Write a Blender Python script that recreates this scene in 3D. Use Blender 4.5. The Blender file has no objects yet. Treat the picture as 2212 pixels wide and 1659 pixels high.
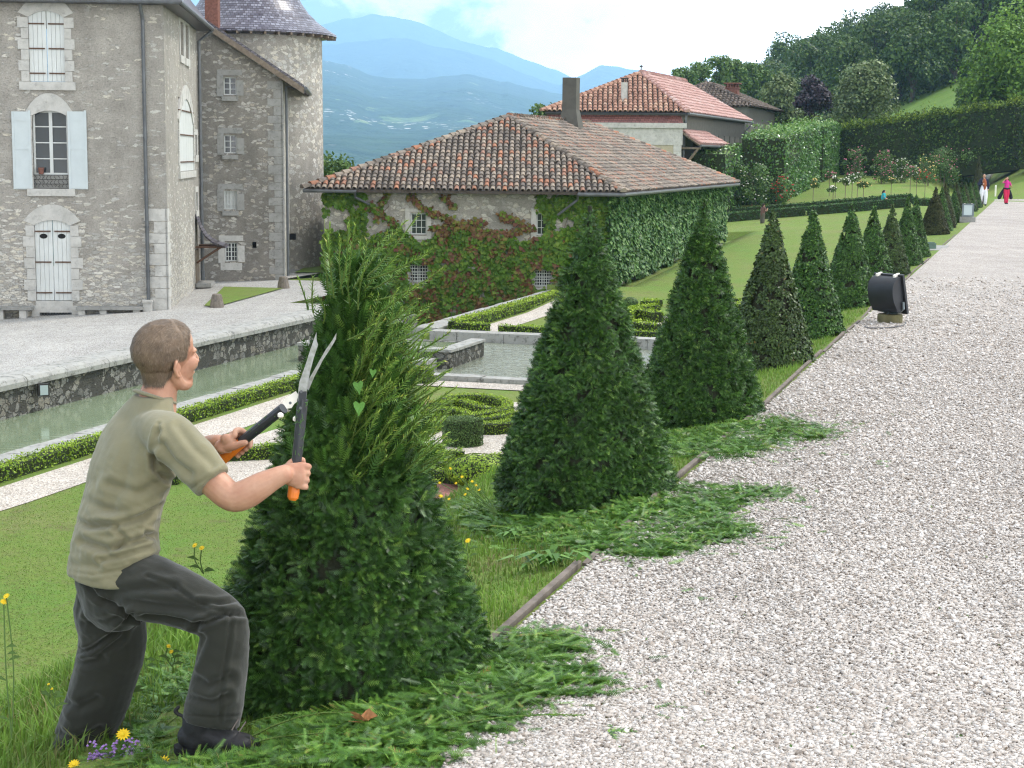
import bpy, math, random
import numpy as np
from mathutils import Vector, Matrix, noise as mn
SC = bpy.context.scene; COL = SC.collection
rs = np.random.RandomState(11); random.seed(5)
R = math.radians; PI = math.pi
# ---------- camera model (reference frame of the measurements: 2212 x 1659) ----------
F_ = 3600.0; CU, CV = 1106.0, 829.5; PIT = R(7.83); ROL = R(0.5); EYE = 1.65
cr_, sr_ = math.cos(ROL), math.sin(ROL)
def ray(u, v):
    dx = (u-CU)/F_; dy = -(v-CV)/F_
    a = dx*cr_-dy*sr_; b = dx*sr_+dy*cr_
    return np.array((a, math.cos(PIT)+b*math.sin(PIT), -math.sin(PIT)+b*math.cos(PIT)))
def G(u, v, z):
    r = ray(u, v); k = (z-EYE)/r[2]; return np.array((r[0]*k, r[1]*k, z))
def PY(u, v, Y):
    r = ray(u, v); k = Y/r[1]; return np.array((r[0]*k, Y, EYE+r[2]*k))
def PC(u, v, zc):
    r = ray(u, v); return np.array((r[0]*zc, r[1]*zc, EYE+r[2]*zc))
AZ = R(16.8); AX = np.array((math.sin(AZ), math.cos(AZ))); NX = np.array((-math.cos(AZ), math.sin(AZ)))
def W(t, s): return AX*t+NX*s
def ts(x, y): return x*AX[0]+y*AX[1], x*NX[0]+y*NX[1]
def sstep(a, b, x):
    k = np.clip((x-a)/(b-a), 0, 1); return k*k*(3-2*k)
# ---------- objects ----------
WL = {}
def wl(o):
    v = np.zeros(3)
    while o is not None:
        v += np.array(o.location); o = o.parent
    return v
def props(o, label=None, cat=None, group=None, kind=None):
    if label: o['label'] = label
    if cat: o['category'] = cat
    if group: o['group'] = group
    if kind: o['kind'] = kind
    return o
def thing(name, label, cat, loc, group=None):
    o = bpy.data.objects.new(name, None); COL.objects.link(o); o.location = [float(c) for c in loc]; o.empty_display_size = .2
    return props(o, label, cat, group)
def mk(name, V, Fc, mat, parent=None, loc=None, smooth=False, rnd=None, label=None, cat=None, group=None, kind=None, col=None):
    """V world coordinates (n,3); Fc (m,k) array or list of tuples"""
    V = np.asarray(V, dtype=np.float64).reshape(-1, 3)
    base = np.zeros(3)
    if parent is not None: base = wl(parent)
    elif loc is not None: base = np.array(loc, dtype=float)
    V = V-base
    me = bpy.data.meshes.new(name)
    if isinstance(Fc, np.ndarray):
        m, k = Fc.shape
        me.vertices.add(len(V)); me.vertices.foreach_set('co', V.astype(np.float32).ravel())
        me.loops.add(m*k); me.loops.foreach_set('vertex_index', Fc.astype(np.int32).ravel())
        me.polygons.add(m); me.polygons.foreach_set('loop_start', np.arange(0, m*k, k, dtype=np.int32))
        me.update(calc_edges=True)
    else:
        me.from_pydata([tuple(v) for v in V], [], [tuple(int(i) for i in f) for f in Fc]); me.update()
    if smooth: me.polygons.foreach_set('use_smooth', np.ones(len(me.polygons), dtype=bool))
    if rnd is not None:
        a = me.attributes.new('rnd', 'FLOAT', 'FACE'); a.data.foreach_set('value', np.asarray(rnd, dtype=np.float32))
    if mat is not None: me.materials.append(mat)
    o = bpy.data.objects.new(name, me); COL.objects.link(o)
    if parent is not None: o.parent = parent
    elif loc is not None: o.location = [float(c) for c in loc]
    return props(o, label, cat, group, kind)
def dup(root, loc, scale=None, rotz=None, label=None, group=None):
    def cp(o, par):
        c = o.copy(); COL.objects.link(c); c.parent = par
        for ch in [x for x in bpy.data.objects if x.parent == o and x.name in names]: cp(ch, c)
        return c
    names = set(x.name for x in bpy.data.objects)
    r = cp(root, None); r.location = [float(c) for c in loc]
    if scale is not None: r.scale = scale if hasattr(scale, '__len__') else (scale,)*3
    if rotz is not None: r.rotation_euler = (0, 0, rotz)
    if label: r['label'] = label
    if group: r['group'] = group
    return r
class MB:
    def __init__(s): s.V = []; s.F = []; s.r = []; s.n = 0
    def add(s, V, Fc, r=0.5):
        V = np.asarray(V, dtype=float).reshape(-1, 3); s.V.append(V)
        for f in Fc: s.F.append(tuple(i+s.n for i in f)); s.r.append(r)
        s.n += len(V); return s
    def hexa(s, b, t, r=.5):   # b,t: 4 bottom and 4 top corners
        s.add(list(b)+list(t), [(3, 2, 1, 0), (4, 5, 6, 7), (0, 1, 5, 4), (1, 2, 6, 5), (2, 3, 7, 6), (3, 0, 4, 7)], r); return s
    def box(s, c, d, rz=0, r=.5, tilt=0):
        cx, cy, cz = c; dx, dy, dz = d[0]/2, d[1]/2, d[2]/2
        P = []
        for z in (-dz, dz):
            for x, y in ((-dx, -dy), (dx, -dy), (dx, dy), (-dx, dy)):
                P.append((cx+x*math.cos(rz)-y*math.sin(rz), cy+x*math.sin(rz)+y*math.cos(rz), cz+z))
        return s.hexa(P[:4], P[4:], r)
    def tube(s, P, rad, n=8, r=.5, cap=True):
        P = [np.asarray(p, float) for p in P]; m = len(P)
        if not hasattr(rad, '__len__'): rad = [rad]*m
        V = []; prev = None
        for i, p in enumerate(P):
            t = P[min(i+1, m-1)]-P[max(i-1, 0)]; t = t/(np.linalg.norm(t)+1e-12)
            if prev is None: a = np.array((0, 0, 1.)) if abs(t[2]) < .9 else np.array((1., 0, 0))
            else: a = prev
            a = a-t*np.dot(a, t); a /= np.linalg.norm(a)+1e-12; prev = a; b = np.cross(t, a)
            for k in range(n):
                an = 2*PI*k/n; V.append(p+rad[i]*(a*math.cos(an)+b*math.sin(an)))
        Fc = [(i*n+k, i*n+(k+1) % n, (i+1)*n+(k+1) % n, (i+1)*n+k) for i in range(m-1) for k in range(n)]
        if cap: Fc += [tuple(range(n))[::-1], tuple((m-1)*n+k for k in range(n))]
        return s.add(V, Fc, r)
    def lathe(s, c, prof, n=20, r=.5):   # prof [(radius,z)]
        V = [(c[0]+q*math.cos(2*PI*k/n), c[1]+q*math.sin(2*PI*k/n), c[2]+z) for q, z in prof for k in range(n)]
        m = len(prof)
        Fc = [(i*n+k, i*n+(k+1) % n, (i+1)*n+(k+1) % n, (i+1)*n+k) for i in range(m-1) for k in range(n)]
        Fc += [tuple(range(n))[::-1], tuple((m-1)*n+k for k in range(n))]
        return s.add(V, Fc, r)
    def build(s, name, mat, parent=None, **k):
        return mk(name, np.concatenate(s.V), s.F, mat, parent, rnd=s.r, **k)
# facade frame: P0 (x,y), unit dir e (2d) along the wall, n outward normal
class FR:
    def __init__(s, P0, e, n=None):
        s.P = np.array(P0[:2], float); s.e = np.array(e, float)/np.linalg.norm(e)
        s.n = np.array((s.e[1], -s.e[0])) if n is None else np.array(n, float)
        if n is None and np.dot(s.n, -s.P) < 0: s.n = -s.n
    def pt(s, w, z, d=0): p = s.P+s.e*w+s.n*d; return np.array((p[0], p[1], z))
    def px(s, u, v, d=0):   # pixel of the photograph measured -> (w,z) on the wall
        r = ray(u, v); P = s.P+s.n*d; k = np.dot(P, s.n)/np.dot(r[:2], s.n); q = r[:2]*k
        return float(np.dot(q-s.P, s.e)), float(EYE+r[2]*k)
    def bx(s, mb, w0, w1, z0, z1, d0, d1, r=.5):
        b = [s.pt(w0, z0, d0), s.pt(w1, z0, d0), s.pt(w1, z0, d1), s.pt(w0, z0, d1)]
        t = [s.pt(w0, z1, d0), s.pt(w1, z1, d0), s.pt(w1, z1, d1), s.pt(w0, z1, d1)]
        mb.hexa(b, t, r)
    def wall(s, mb, w0, w1, z0, z1, holes=(), dep=.25, r=.5):
        ws = sorted(set([w0, w1]+[h[i] for h in holes for i in (0, 1)])); zs = sorted(set([z0, z1]+[h[i] for h in holes for i in (2, 3)]))
        for i in range(len(ws)-1):
            for j in range(len(zs)-1):
                cw, cz = (ws[i]+ws[i+1])/2, (zs[j]+zs[j+1])/2
                if any(h[0] < cw < h[1] and h[2] < cz < h[3] for h in holes): continue
                mb.add([s.pt(ws[i], zs[j]), s.pt(ws[i+1], zs[j]), s.pt(ws[i+1], zs[j+1]), s.pt(ws[i], zs[j+1])], [(0, 1, 2, 3)], r)
        for h in holes:
            a, b, c, d = h[:4]; q = [(a, c), (b, c), (b, d), (a, d)]
            for k in range(4):
                p, o = q[k], q[(k+1) % 4]
                mb.add([s.pt(*p), s.pt(*o), s.pt(*o, -dep), s.pt(*p, -dep)], [(0, 1, 2, 3)], r)
# ---------- numpy noise ----------
def _h(ix, iy, iz, sd):
    n = (ix*374761393+iy*668265263+iz*1274126177+sd*982451653) & 0xffffffff
    n = ((n ^ (n >> 13))*1274126177) & 0xffffffff; n = n ^ (n >> 16)
    return (n & 0xffff)/65535.0
def vnoise(P, sc=1.0, sd=0):
    P = np.asarray(P, float)*sc; i = np.floor(P).astype(np.int64); f = P-i; f = f*f*(3-2*f); out = 0
    for dx in (0, 1):
        for dy in (0, 1):
            for dz in (0, 1):
                w = (f[:, 0] if dx else 1-f[:, 0])*(f[:, 1] if dy else 1-f[:, 1])*(f[:, 2] if dz else 1-f[:, 2])
                out = out+w*_h(i[:, 0]+dx, i[:, 1]+dy, i[:, 2]+dz, sd)
    return out
def fbm(P, sc=1.0, o=4, sd=0):
    a = .5; r = 0
    for k in range(o): r = r+a*vnoise(P, sc*2**k, sd+k); a *= .5
    return r/(1-.5**o)
def nrm(v): return v/(np.linalg.norm(v, axis=-1, keepdims=True)+1e-12)
# ---------- materials ----------
class NT:
    def __init__(s, tree): s.t = tree; s.t.nodes.clear()
    def n(s, ty, i=None, **p):
        nd = s.t.nodes.new(ty)
        for k, v in p.items(): setattr(nd, k, v)
        for k, v in (i or {}).items():
            sk = nd.inputs[k]
            if isinstance(v, bpy.types.NodeSocket): s.t.links.new(v, sk)
            elif isinstance(v, bpy.types.Node): s.t.links.new(v.outputs[0], sk)
            else: sk.default_value = (tuple(v)+(1,))[:4] if hasattr(v, '__len__') and sk.type == 'RGBA' else v
        return nd
    def noise(s, sc, det=3, co=None, rough=.55, dist=0):
        d = {'Scale': sc, 'Detail': det, 'Roughness': rough, 'Distortion': dist}
        if co is not None: d['Vector'] = co
        return s.n('ShaderNodeTexNoise', d).outputs['Fac']
    def vor(s, sc, co=None, feat='F1', out='Distance', rnd=1):
        d = {'Scale': sc, 'Randomness': rnd}
        if co is not None: d['Vector'] = co
        return s.n('ShaderNodeTexVoronoi', d, feature=feat).outputs[out]
    def ramp(s, f, stops, interp='LINEAR'):
        nd = s.n('ShaderNodeValToRGB', {'Fac': f}); e = nd.color_ramp.elements; nd.color_ramp.interpolation = interp
        while len(e) > 1: e.remove(e[-1])
        e[0].position = stops[0][0]; e[0].color = tuple(stops[0][1])+(1,) if hasattr(stops[0][1], '__len__') else (stops[0][1],)*3+(1,)
        for p, c in stops[1:]:
            q = e.new(p); q.color = tuple(c)+(1,) if hasattr(c, '__len__') else (c, c, c, 1)
        return nd.outputs[0]
    def mix(s, f, a, b, bl='MIX'):
        nd = s.n('ShaderNodeMix', data_type='RGBA', blend_type=bl)
        for sk, v in ((nd.inputs[0], f), (nd.inputs[6], a), (nd.inputs[7], b)):
            if isinstance(v, bpy.types.NodeSocket): s.t.links.new(v, sk)
            else: sk.default_value = (tuple(v)+(1,))[:4] if hasattr(v, '__len__') else v
        return nd.outputs[2]
    def math(s, op, a, b=0, c=None, clamp=False):
        nd = s.n('ShaderNodeMath', operation=op, use_clamp=clamp)
        for k, v in enumerate((a, b) if c is None else (a, b, c)):
            if isinstance(v, bpy.types.NodeSocket): s.t.links.new(v, nd.inputs[k])
            else: nd.inputs[k].default_value = v
        return nd.outputs[0]
    def co(s, sc=(1, 1, 1), rot=(0, 0, 0), out='Object'):
        tc = s.n('ShaderNodeTexCoord')
        return s.n('ShaderNodeMapping', {'Vector': tc.outputs[out], 'Scale': sc, 'Rotation': rot}).outputs[0]
    def bump(s, h, st=.5, d=.02, nrm=None):
        i = {'Height': h, 'Strength': st, 'Distance': d}
        if nrm is not None: i['Normal'] = nrm
        return s.n('ShaderNodeBump', i).outputs[0]
    def attr(s, nm='rnd'): return s.n('ShaderNodeAttribute', attribute_name=nm).outputs['Fac']
    def pr(s, col, rough=.7, nrm=None, spec=.3, metal=0, trans=None, tcol=None, **k):
        i = {'Base Color': col, 'Roughness': rough, 'Specular IOR Level': spec, 'Metallic': metal}
        if nrm is not None: i['Normal'] = nrm
        i.update(k); b = s.n('ShaderNodeBsdfPrincipled', i)
        if trans:
            tr = s.n('ShaderNodeBsdfTranslucent', {'Color': tcol if tcol is not None else col})
            b = s.n('ShaderNodeMixShader', {0: trans, 1: b.outputs[0], 2: tr.outputs[0]})
        s.n('ShaderNodeOutputMaterial', {'Surface': b.outputs[0]}); return b
def newmat(name):
    m = bpy.data.materials.new(name); m.use_nodes = True; return m, NT(m.node_tree)
def plain(name, col, rough=.6, var=.18, sc=12, metal=0, bump=.15, bsc=60, spec=.3, bd=.005):
    m, n = newmat(name); co = n.co()
    f = n.noise(sc, 4, co)
    dark = tuple(c*(1-var) for c in col); lite = tuple(min(1, c*(1+var)) for c in col)
    c = n.ramp(f, [(.3, dark), (.7, lite)])
    n.pr(c, rough, n.bump(n.noise(bsc, 3, co), bump, bd) if bump else None, spec, metal); return m
def leafm(name, stops, trans=.18, rough=.5, spec=.25, big=2.0, bigamt=.35):
    """leaf colours from the random number each leaf carries, plus real patches of older and younger growth"""
    m, n = newmat(name)
    c = n.ramp(n.attr(), stops)
    f = n.ramp(n.noise(big, 3, n.co()), [(.3, 1-bigamt), (.7, 1+bigamt*.6)])
    c = n.mix(1, c, f, 'MULTIPLY')
    n.pr(c, rough, None, spec, 0, trans, c); return m
# ---------- camera, world, sun ----------
DEN = True
cam = bpy.data.cameras.new('camera'); camo = bpy.data.objects.new('camera', cam); COL.objects.link(camo)
cam.sensor_width = 36; cam.lens = 36*F_/2212; cam.clip_start = .1; cam.clip_end = 40000
rx = Vector((1, 0, 0)); uy = Vector((0, math.sin(PIT), math.cos(PIT))); fw = Vector((0, math.cos(PIT), -math.sin(PIT)))
Rv = rx*cr_+uy*sr_; Uv = -rx*sr_+uy*cr_
mw = Matrix((( Rv.x, Uv.x, -fw.x, 0), (Rv.y, Uv.y, -fw.y, 0), (Rv.z, Uv.z, -fw.z, EYE), (0, 0, 0, 1)))
camo.matrix_world = mw; SC.camera = camo
SUN_EL, SUN_AZ = R(52), R(62)      # azimuth clockwise from +Y (the view direction)
w = bpy.data.worlds.new('World'); SC.world = w; w.use_nodes = True
n = NT(w.node_tree)
sky = n.n('ShaderNodeTexSky', sky_type='NISHITA', sun_disc=False, sun_elevation=SUN_EL, sun_rotation=SUN_AZ, air_density=1.0, dust_density=.6, ozone_density=1.5)
tc = n.n('ShaderNodeTexCoord').outputs['Generated']
sp = n.n('ShaderNodeSeparateXYZ', {0: tc}); X_, Y_, Z_ = sp.outputs
mp = n.n('ShaderNodeMapping', {'Vector': tc, 'Scale': (1, 1, 1.7)}).outputs[0]
cl = n.noise(15, 8, mp, .6, .3)
cl2 = n.noise(2.2, 5, n.n('ShaderNodeMapping', {'Vector': tc, 'Location': (3.1, 1.7, .4)}).outputs[0], .55, .2)
# blue gaps between the clouds low over the valley (left), full white cloud to the right and above
side = n.math('MULTIPLY_ADD', X_, 4.6, .63)
up = n.math('MULTIPLY', n.math('SUBTRACT', Z_, .075), 7.0)
cov = n.math('ADD', side, n.math('MAXIMUM', up, 0.0), clamp=True)
low = n.math('ADD', n.math('MULTIPLY', cov, .36), cl)
mask = n.ramp(low, [(.56, 0), (.68, 1)])
highm = n.ramp(n.math('ADD', n.math('MULTIPLY', cl2, 1.0), .16), [(.48, .35), (.62, 1)])
far = n.ramp(Z_, [(.14, 0), (.30, 1)])
mask = n.mix(far, mask, highm)
cc = n.mix(n.ramp(cl, [(.3, 0), (.7, 1)]), (13.5, 14, 14.6), (19.5, 19.5, 19.5))
glow = n.n('ShaderNodeMapRange', {0: n.math('SUBTRACT', X_, n.math('MULTIPLY', Z_, .9)), 1: -.12, 2: .16, 3: 1.35, 4: 2.9}).outputs[0]
glow = n.math('ADD', n.math('MULTIPLY', glow, n.math('SUBTRACT', 1.0, n.ramp(Z_, [(.12, 0), (.34, 1)]))), n.ramp(Z_, [(.12, 0), (.34, 1)]))
cc = n.n('ShaderNodeVectorMath', {0: cc, 3: glow}, operation='SCALE').outputs[0]
sk = n.mix(mask, sky.outputs[0], cc)
bg = n.n('ShaderNodeBackground', {'Color': sk, 'Strength': .1})
n.n('ShaderNodeOutputWorld', {'Surface': bg.outputs[0]})
sl = bpy.data.lights.new('sun', 'SUN'); sl.energy = 3.1; sl.angle = R(6); sl.color = (1, .96, .9)
so = bpy.data.objects.new('sun', sl); COL.objects.link(so)
sd = Vector((math.sin(SUN_AZ)*math.cos(SUN_EL), math.cos(SUN_AZ)*math.cos(SUN_EL), math.sin(SUN_EL)))
so.rotation_euler = sd.to_track_quat('Z', 'Y').to_euler(); so.location = (30, -10, 60)
SC.view_settings.view_transform = 'Standard'; SC.view_settings.look = 'None'; SC.view_settings.exposure = .1; SC.view_settings.gamma = 1
SC.cycles.use_denoising = DEN; SC.cycles.denoising_prefilter = 'NONE'; SC.cycles.denoising_input_passes = 'RGB_ALBEDO_NORMAL'; SC.cycles.pixel_filter_type = 'BLACKMAN_HARRIS'; SC.cycles.filter_width = 1.25; SC.cycles.max_bounces = 6; SC.cycles.diffuse_bounces = 3; SC.cycles.glossy_bounces = 2
SC.cycles.transmission_bounces = 3; SC.cycles.transparent_max_bounces = 4; SC.cycles.volume_bounces = 2
SC.render.film_transparent = False
try: SC.cycles.use_adaptive_sampling = True; SC.cycles.adaptive_threshold = .015
except Exception: pass
# ---------- materials of the setting ----------
def m_lawn(name, a, b, c, tall=1.0):
    m, n = newmat(name); co = n.co()
    f1 = n.noise(.35, 4, co, .6); f2 = n.noise(5, 5, co, .65); f3 = n.noise(38, 4, co, .75)
    k = n.math('ADD', n.math('MULTIPLY', f1, .6), n.math('MULTIPLY', f2, .4))
    col = n.ramp(k, [(.36, b), (.5, a), (.62, c)])
    col = n.mix(n.ramp(f3, [(.38, .75), (.60, 0)]), col, tuple(x*.5 for x in b))
    br = n.ramp(n.noise(1.3, 5, co, .7), [(.55, 0), (.70, .7)])
    col = n.mix(br, col, (.16, .13, .07))
    n.pr(col, .85, n.bump(n.math('ADD', f3, n.noise(150, 2, co)), .7, .03*tall), .15); return m
M_LAWN = m_lawn('lawn_grass', (.19, .28, .052), (.235, .265, .085), (.15, .285, .045))
M_BANK = m_lawn('rough_grass', (.085, .17, .024), (.07, .12, .02), (.12, .21, .035), 1.6)
M_MEADOW = m_lawn('meadow_grass', (.13, .23, .04), (.11, .19, .035), (.16, .26, .05))
def m_gravel(name, cols, sc, bs=.8, disp=.02, far=False):
    m, n = newmat(name); co = n.co()
    vd = n.n('ShaderNodeTexVoronoi', {'Vector': co, 'Scale': sc}); cell = vd.outputs['Color']; d = vd.outputs['Distance']
    g = n.n('ShaderNodeSeparateColor', {0: cell}).outputs[0]
    col = n.ramp(g, [(0, cols[0]), (.25, cols[1]), (.6, cols[2]), (1, cols[3])])
    gap = n.ramp(d, [(.45, 0), (.75, 1)])
    col = n.mix(n.math('MULTIPLY', gap, .7), col, (.13, .115, .10))
    big = n.ramp(n.noise(.5, 5, co, .65), [(.3, .84), (.5, .96), (.7, 1.05)])
    col = n.mix(1, col, big, 'MULTIPLY')
    tr = n.noise(1.6, 4, n.n('ShaderNodeMapping', {'Vector': n.n('ShaderNodeTexCoord').outputs['Object'], 'Rotation': (0, 0, AZ), 'Scale': (1, .10, 1)}).outputs[0], .6)
    col = n.mix(1, col, n.ramp(tr, [(.35, .93), (.6, 1.03)]), 'MULTIPLY')
    col = n.mix(1, col, n.ramp(n.noise(3.5, 5, co, .75), [(.3, .86), (.7, 1.05)]), 'MULTIPLY')
    h = n.math('SUBTRACT', 1.0, n.math('MULTIPLY', d, n.math('ADD', g, .6)))
    n.pr(col, .8, n.bump(n.math('ADD', h, n.math('MULTIPLY', n.noise(sc*3, 2, co), .3)), bs, disp), .2); return m
GC = [(.30, .25, .21), (.455, .40, .355), (.54, .49, .445), (.62, .575, .54)]
M_PATH = m_gravel('white_gravel', GC, 58, .6, .015)
M_COURT = m_gravel('pale_gravel', [(.30, .285, .26), (.42, .405, .375), (.5, .485, .455), (.58, .57, .545)], 40, .5, .02)
M_GPATH = m_gravel('garden_gravel', [(.36, .31, .26), (.55, .48, .41), (.66, .59, .51), (.76, .71, .64)], 40, .5, .02)
M_RED = m_gravel('crushed_brick', [(.22, .085, .06), (.30, .12, .09), (.36, .16, .125), (.42, .21, .17)], 60, .4, .015)
def m_water(name, col, sc, st, dist, rough=.04):
    m, n = newmat(name); co = n.co((1, 1, 1), (0, 0, -AZ))
    mp = n.n('ShaderNodeMapping', {'Vector': co, 'Scale': (1, 1.9, 1)}).outputs[0]
    h = n.noise(sc, 2, mp, .5, .6)
    c = n.ramp(n.noise(.4, 3, co), [(.3, tuple(x*.85 for x in col)), (.7, col)])
    n.pr(c, rough, n.bump(h, st, dist), .5, IOR=1.333); return m
M_CANAL = m_water('calm_green_water', (.20, .25, .155), 2.2, .12, .03, .07)
M_POOL = m_water('rippled_water', (.22, .24, .18), 4.0, 1.0, .09, .02)
# ---------- terrain ----------
def zp(t): return -.01*t
def gheight(x, y):
    x = np.asarray(x, float); y = np.asarray(y, float)
    t = x*AX[0]+y*AX[1]; s = x*NX[0]+y*NX[1]; z0 = -.01*np.clip(t, -50, 118)
    strip = z0-.0-.2*np.maximum(s-1.72, 0)*(1-.55*sstep(12, 50, t))
    zs = z0-.2*1.5*(1-.55*sstep(12, 50, t))
    gb = np.interp(t, [-30, 50, 60, 84, 97, 105, 135, 160, 230], [-3.25, -3.25, -2.85, -2.1, -1.82, -1.3, 0, .9, 2.5])
    gb = gb-.1*(s-11.5)*sstep(70, 97, t)*(1-sstep(104, 112, t))
    gb = gb-.25*np.maximum(s-22, 0)*sstep(60, 80, t)
    wdt = 3.4+2*sstep(60, 90, t)
    k = sstep(3.2-.35*sstep(6, 9, t), 3.2+wdt, s)
    z = np.where(s < 1.72, z0, np.where(s < 3.2, strip, zs+(np.minimum(gb, zs)-zs)*k))
    z = np.where((s > 6) & (t > 100), gb, z)
    z = np.where((s > 3.2) & (t > 118), np.maximum(z, gb*k+z0*(1-k)), z)
    # canal bed, sunken yard, pool bed, castle court base
    z = np.where((s > 15.55) & (t < 57.5), -4.2, z)
    z = np.where((s > 16.1) & (t > 43) & (t < 62), -4.5, z)
    z = np.where((s > 5.2) & (s < 16) & (t > 34.4) & (t < 42.7), -4.0, z)
    z = np.where((s > 13.0) & (t > 57.6) & (t < 86), np.minimum(z, -2.1)-.4, z)
    z = np.where((s > 18.3) & (t <= 57.5), -4.5, z)
    # bank at the end of the path, rising into the hillside
    b = .127*np.maximum(t-119, 0)*sstep(4.5, -1.0, s)
    z = np.where(t > 119, np.maximum(z, z0+b), z)
    hill = .42*np.maximum(x-33, 0)*sstep(135, 205, y)
    hill = hill-.6*np.maximum(-x-5, 0)*sstep(90, 140, y)*.1
    return np.where(hill > .01, np.maximum(z, hill), z)
def grid(xs, ys, fn, name, mat, tsframe=True, **k):
    A, B = np.meshgrid(xs, ys, indexing='ij')
    if tsframe: X = AX[0]*A+NX[0]*B; Y = AX[1]*A+NX[1]*B
    else: X, Y = A, B
    Z = fn(X, Y); V = np.stack([X, Y, Z], -1).reshape(-1, 3); a, b = A.shape
    i = np.arange(a*b).reshape(a, b); q = np.stack([i[:-1, :-1], i[1:, :-1], i[1:, 1:], i[:-1, 1:]], -1).reshape(-1, 4)
    if tsframe: q = q[:, ::-1]
    q = np.ascontiguousarray(q)
    v0 = V[q[:, 1]]-V[q[:, 0]]; v1 = V[q[:, 3]]-V[q[:, 0]]
    if np.mean(v0[:, 0]*v1[:, 1]-v0[:, 1]*v1[:, 0]) < 0: q = np.ascontiguousarray(q[:, ::-1])
    return mk(name, V, q, mat, smooth=True, **k)
tt = np.concatenate([np.arange(-14, 12, .25), np.arange(12, 34.3, .5), [34.38, 34.42], np.arange(34.8, 42.6, .5), [42.68, 42.72, 42.98, 43.02], np.arange(43.5, 57.4, .5), [57.48, 57.52, 57.58, 57.62], np.arange(58, 85.9, 1), [85.98, 86.02], np.arange(87, 190, 2.5)])
ss = np.concatenate([np.arange(-90, -12, 6), np.arange(-12, 1.4, .6), [1.5, 1.7, 1.73], np.arange(1.9, 5.1, .25), [5.18, 5.22], np.arange(5.5, 12.9, .5), [12.98, 13.02], np.arange(13.5, 15.5, .5), [15.53, 15.57, 15.98, 16.02, 16.08, 16.12], np.arange(16.5, 18.2, .5), [18.28, 18.32], np.arange(19, 40, 1.5), np.arange(40, 70, 5)])
def gnear(X, Y):
    Z = gheight(X, Y); t, s = ts(X, Y)
    P = np.stack([X.ravel(), Y.ravel(), 0*X.ravel()], -1)
    nz = (fbm(P, .8, 3)-.5).reshape(X.shape)*.07*sstep(1.8, 2.6, s)*(t < 60)
    return Z+nz*(s < 6.5)*(1-sstep(5.5, 6.5, s))
grid(tt, ss, gnear, 'ground', M_LAWN, kind='structure')
def ghill(X, Y):
    Z = gheight(X, Y); P = np.stack([X.ravel(), Y.ravel(), 0*X.ravel()], -1)
    t, s = ts(X, Y)
    Z = Z+((fbm(P, .02, 3, 4)-.5)*5).reshape(X.shape)*sstep(190, 240, Y)
    Z = Z-6*sstep(150, 420, Y)*sstep(30, -40, X)
    Z = Z-.6*(1-sstep(178, 200, t))*(t < 188)-.3*(s > 3)*(t < 180)*0
    return Z
grid(np.arange(120, 760, 8.), np.arange(-190, 400, 6.), lambda X, Y: np.where(ts(X, Y)[0] < 150, ghill(X, Y)-1.5, ghill(X, Y)), 'hillside', M_MEADOW, kind='structure')
# distant valley and mountain ranges
def prof(us, vs, Yd):
    az = [(u-1106)/F_ for u in us]; el = [(335+(u-1106)*.0087-v)/F_ for u, v in zip(us, vs)]
    return az, [EYE+e*Yd for e in el]
def ridge(name, us, vs, Yr, Y0, z0, seed, rough, mat, backz, label=None):
    az, zz = prof(us, vs, Yr)
    ny, nx = 110, 260
    a = np.linspace(-.5, .095, nx); yy = np.linspace(0, 1.25, ny)
    A, B = np.meshgrid(a, yy, indexing='ij')
    Y = Y0+(Yr-Y0)*B; X = A*Y
    zr = np.interp(A, az, zz)+Yr*.0022*(fbm(np.stack([A.ravel()*60, 0*A.ravel(), 0*A.ravel()], -1), 1., 4, seed)-.5).reshape(A.shape)*2
    k = np.clip(B, 0, 1)
    Z = z0+(zr-z0)*(k**1.15)
    Z = np.where(B > 1, zr+(backz-zr)*sstep(1, 1.25, B), Z)
    P = np.stack([X.ravel(), Y.ravel(), 0*X.ravel()], -1)
    nz = (fbm(P, 1/900., 5, seed)-.5).reshape(A.shape)
    nz2 = (1-np.abs(fbm(P, 1/1500., 4, seed+9)-.5)*2).reshape(A.shape)-.8
    Z = Z+rough*(nz*1.2+nz2*.6)*np.sin(np.clip(B, 0, 1)*PI*.93)
    Z = Z+rough*.16*(fbm(P, 1/240., 4, seed+3)-.5).reshape(A.shape)
    V = np.stack([X, Y, Z], -1).reshape(-1, 3); i = np.arange(nx*ny).reshape(nx, ny)
    q = np.ascontiguousarray(np.stack([i[:-1, :-1], i[1:, :-1], i[1:, 1:], i[:-1, 1:]], -1).reshape(-1, 4))
    mk(name, V, q, mat, smooth=True, kind='structure')
def m_mtn(name, fields):
    m, n = newmat(name); co = n.co()
    f = n.noise(1/260., 6, co, .65); base = n.ramp(n.noise(1/90., 5, co, .7), [(.35, (.012, .03, .012)), (.65, (.04, .075, .028))])
    fld = n.ramp(n.noise(1/230., 5, n.co((1, .4, 1)), .65, .8), [(.62, 0), (.66, .75)])
    col = n.mix(n.math('MULTIPLY', fld, fields), base, n.ramp(f, [(.35, (.12, .2, .06)), (.65, (.26, .3, .12))]))
    vd = n.n('ShaderNodeTexVoronoi', {'Vector': co, 'Scale': 1/26.})
    spk = n.math('MULTIPLY', n.ramp(vd.outputs['Distance'], [(.24, 1), (.30, 0)]), n.ramp(n.noise(1/500., 3, n.co((1, 1, 1), (0, 0, 1.3))), [(.56, 0), (.64, 1)]))
    spk = n.math('MULTIPLY', spk, fields)
    col = n.mix(spk, col, (.75, .7, .65))
    n.pr(col, .9, n.bump(n.noise(1/60., 4, co), 1, 25), .05); return m
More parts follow.
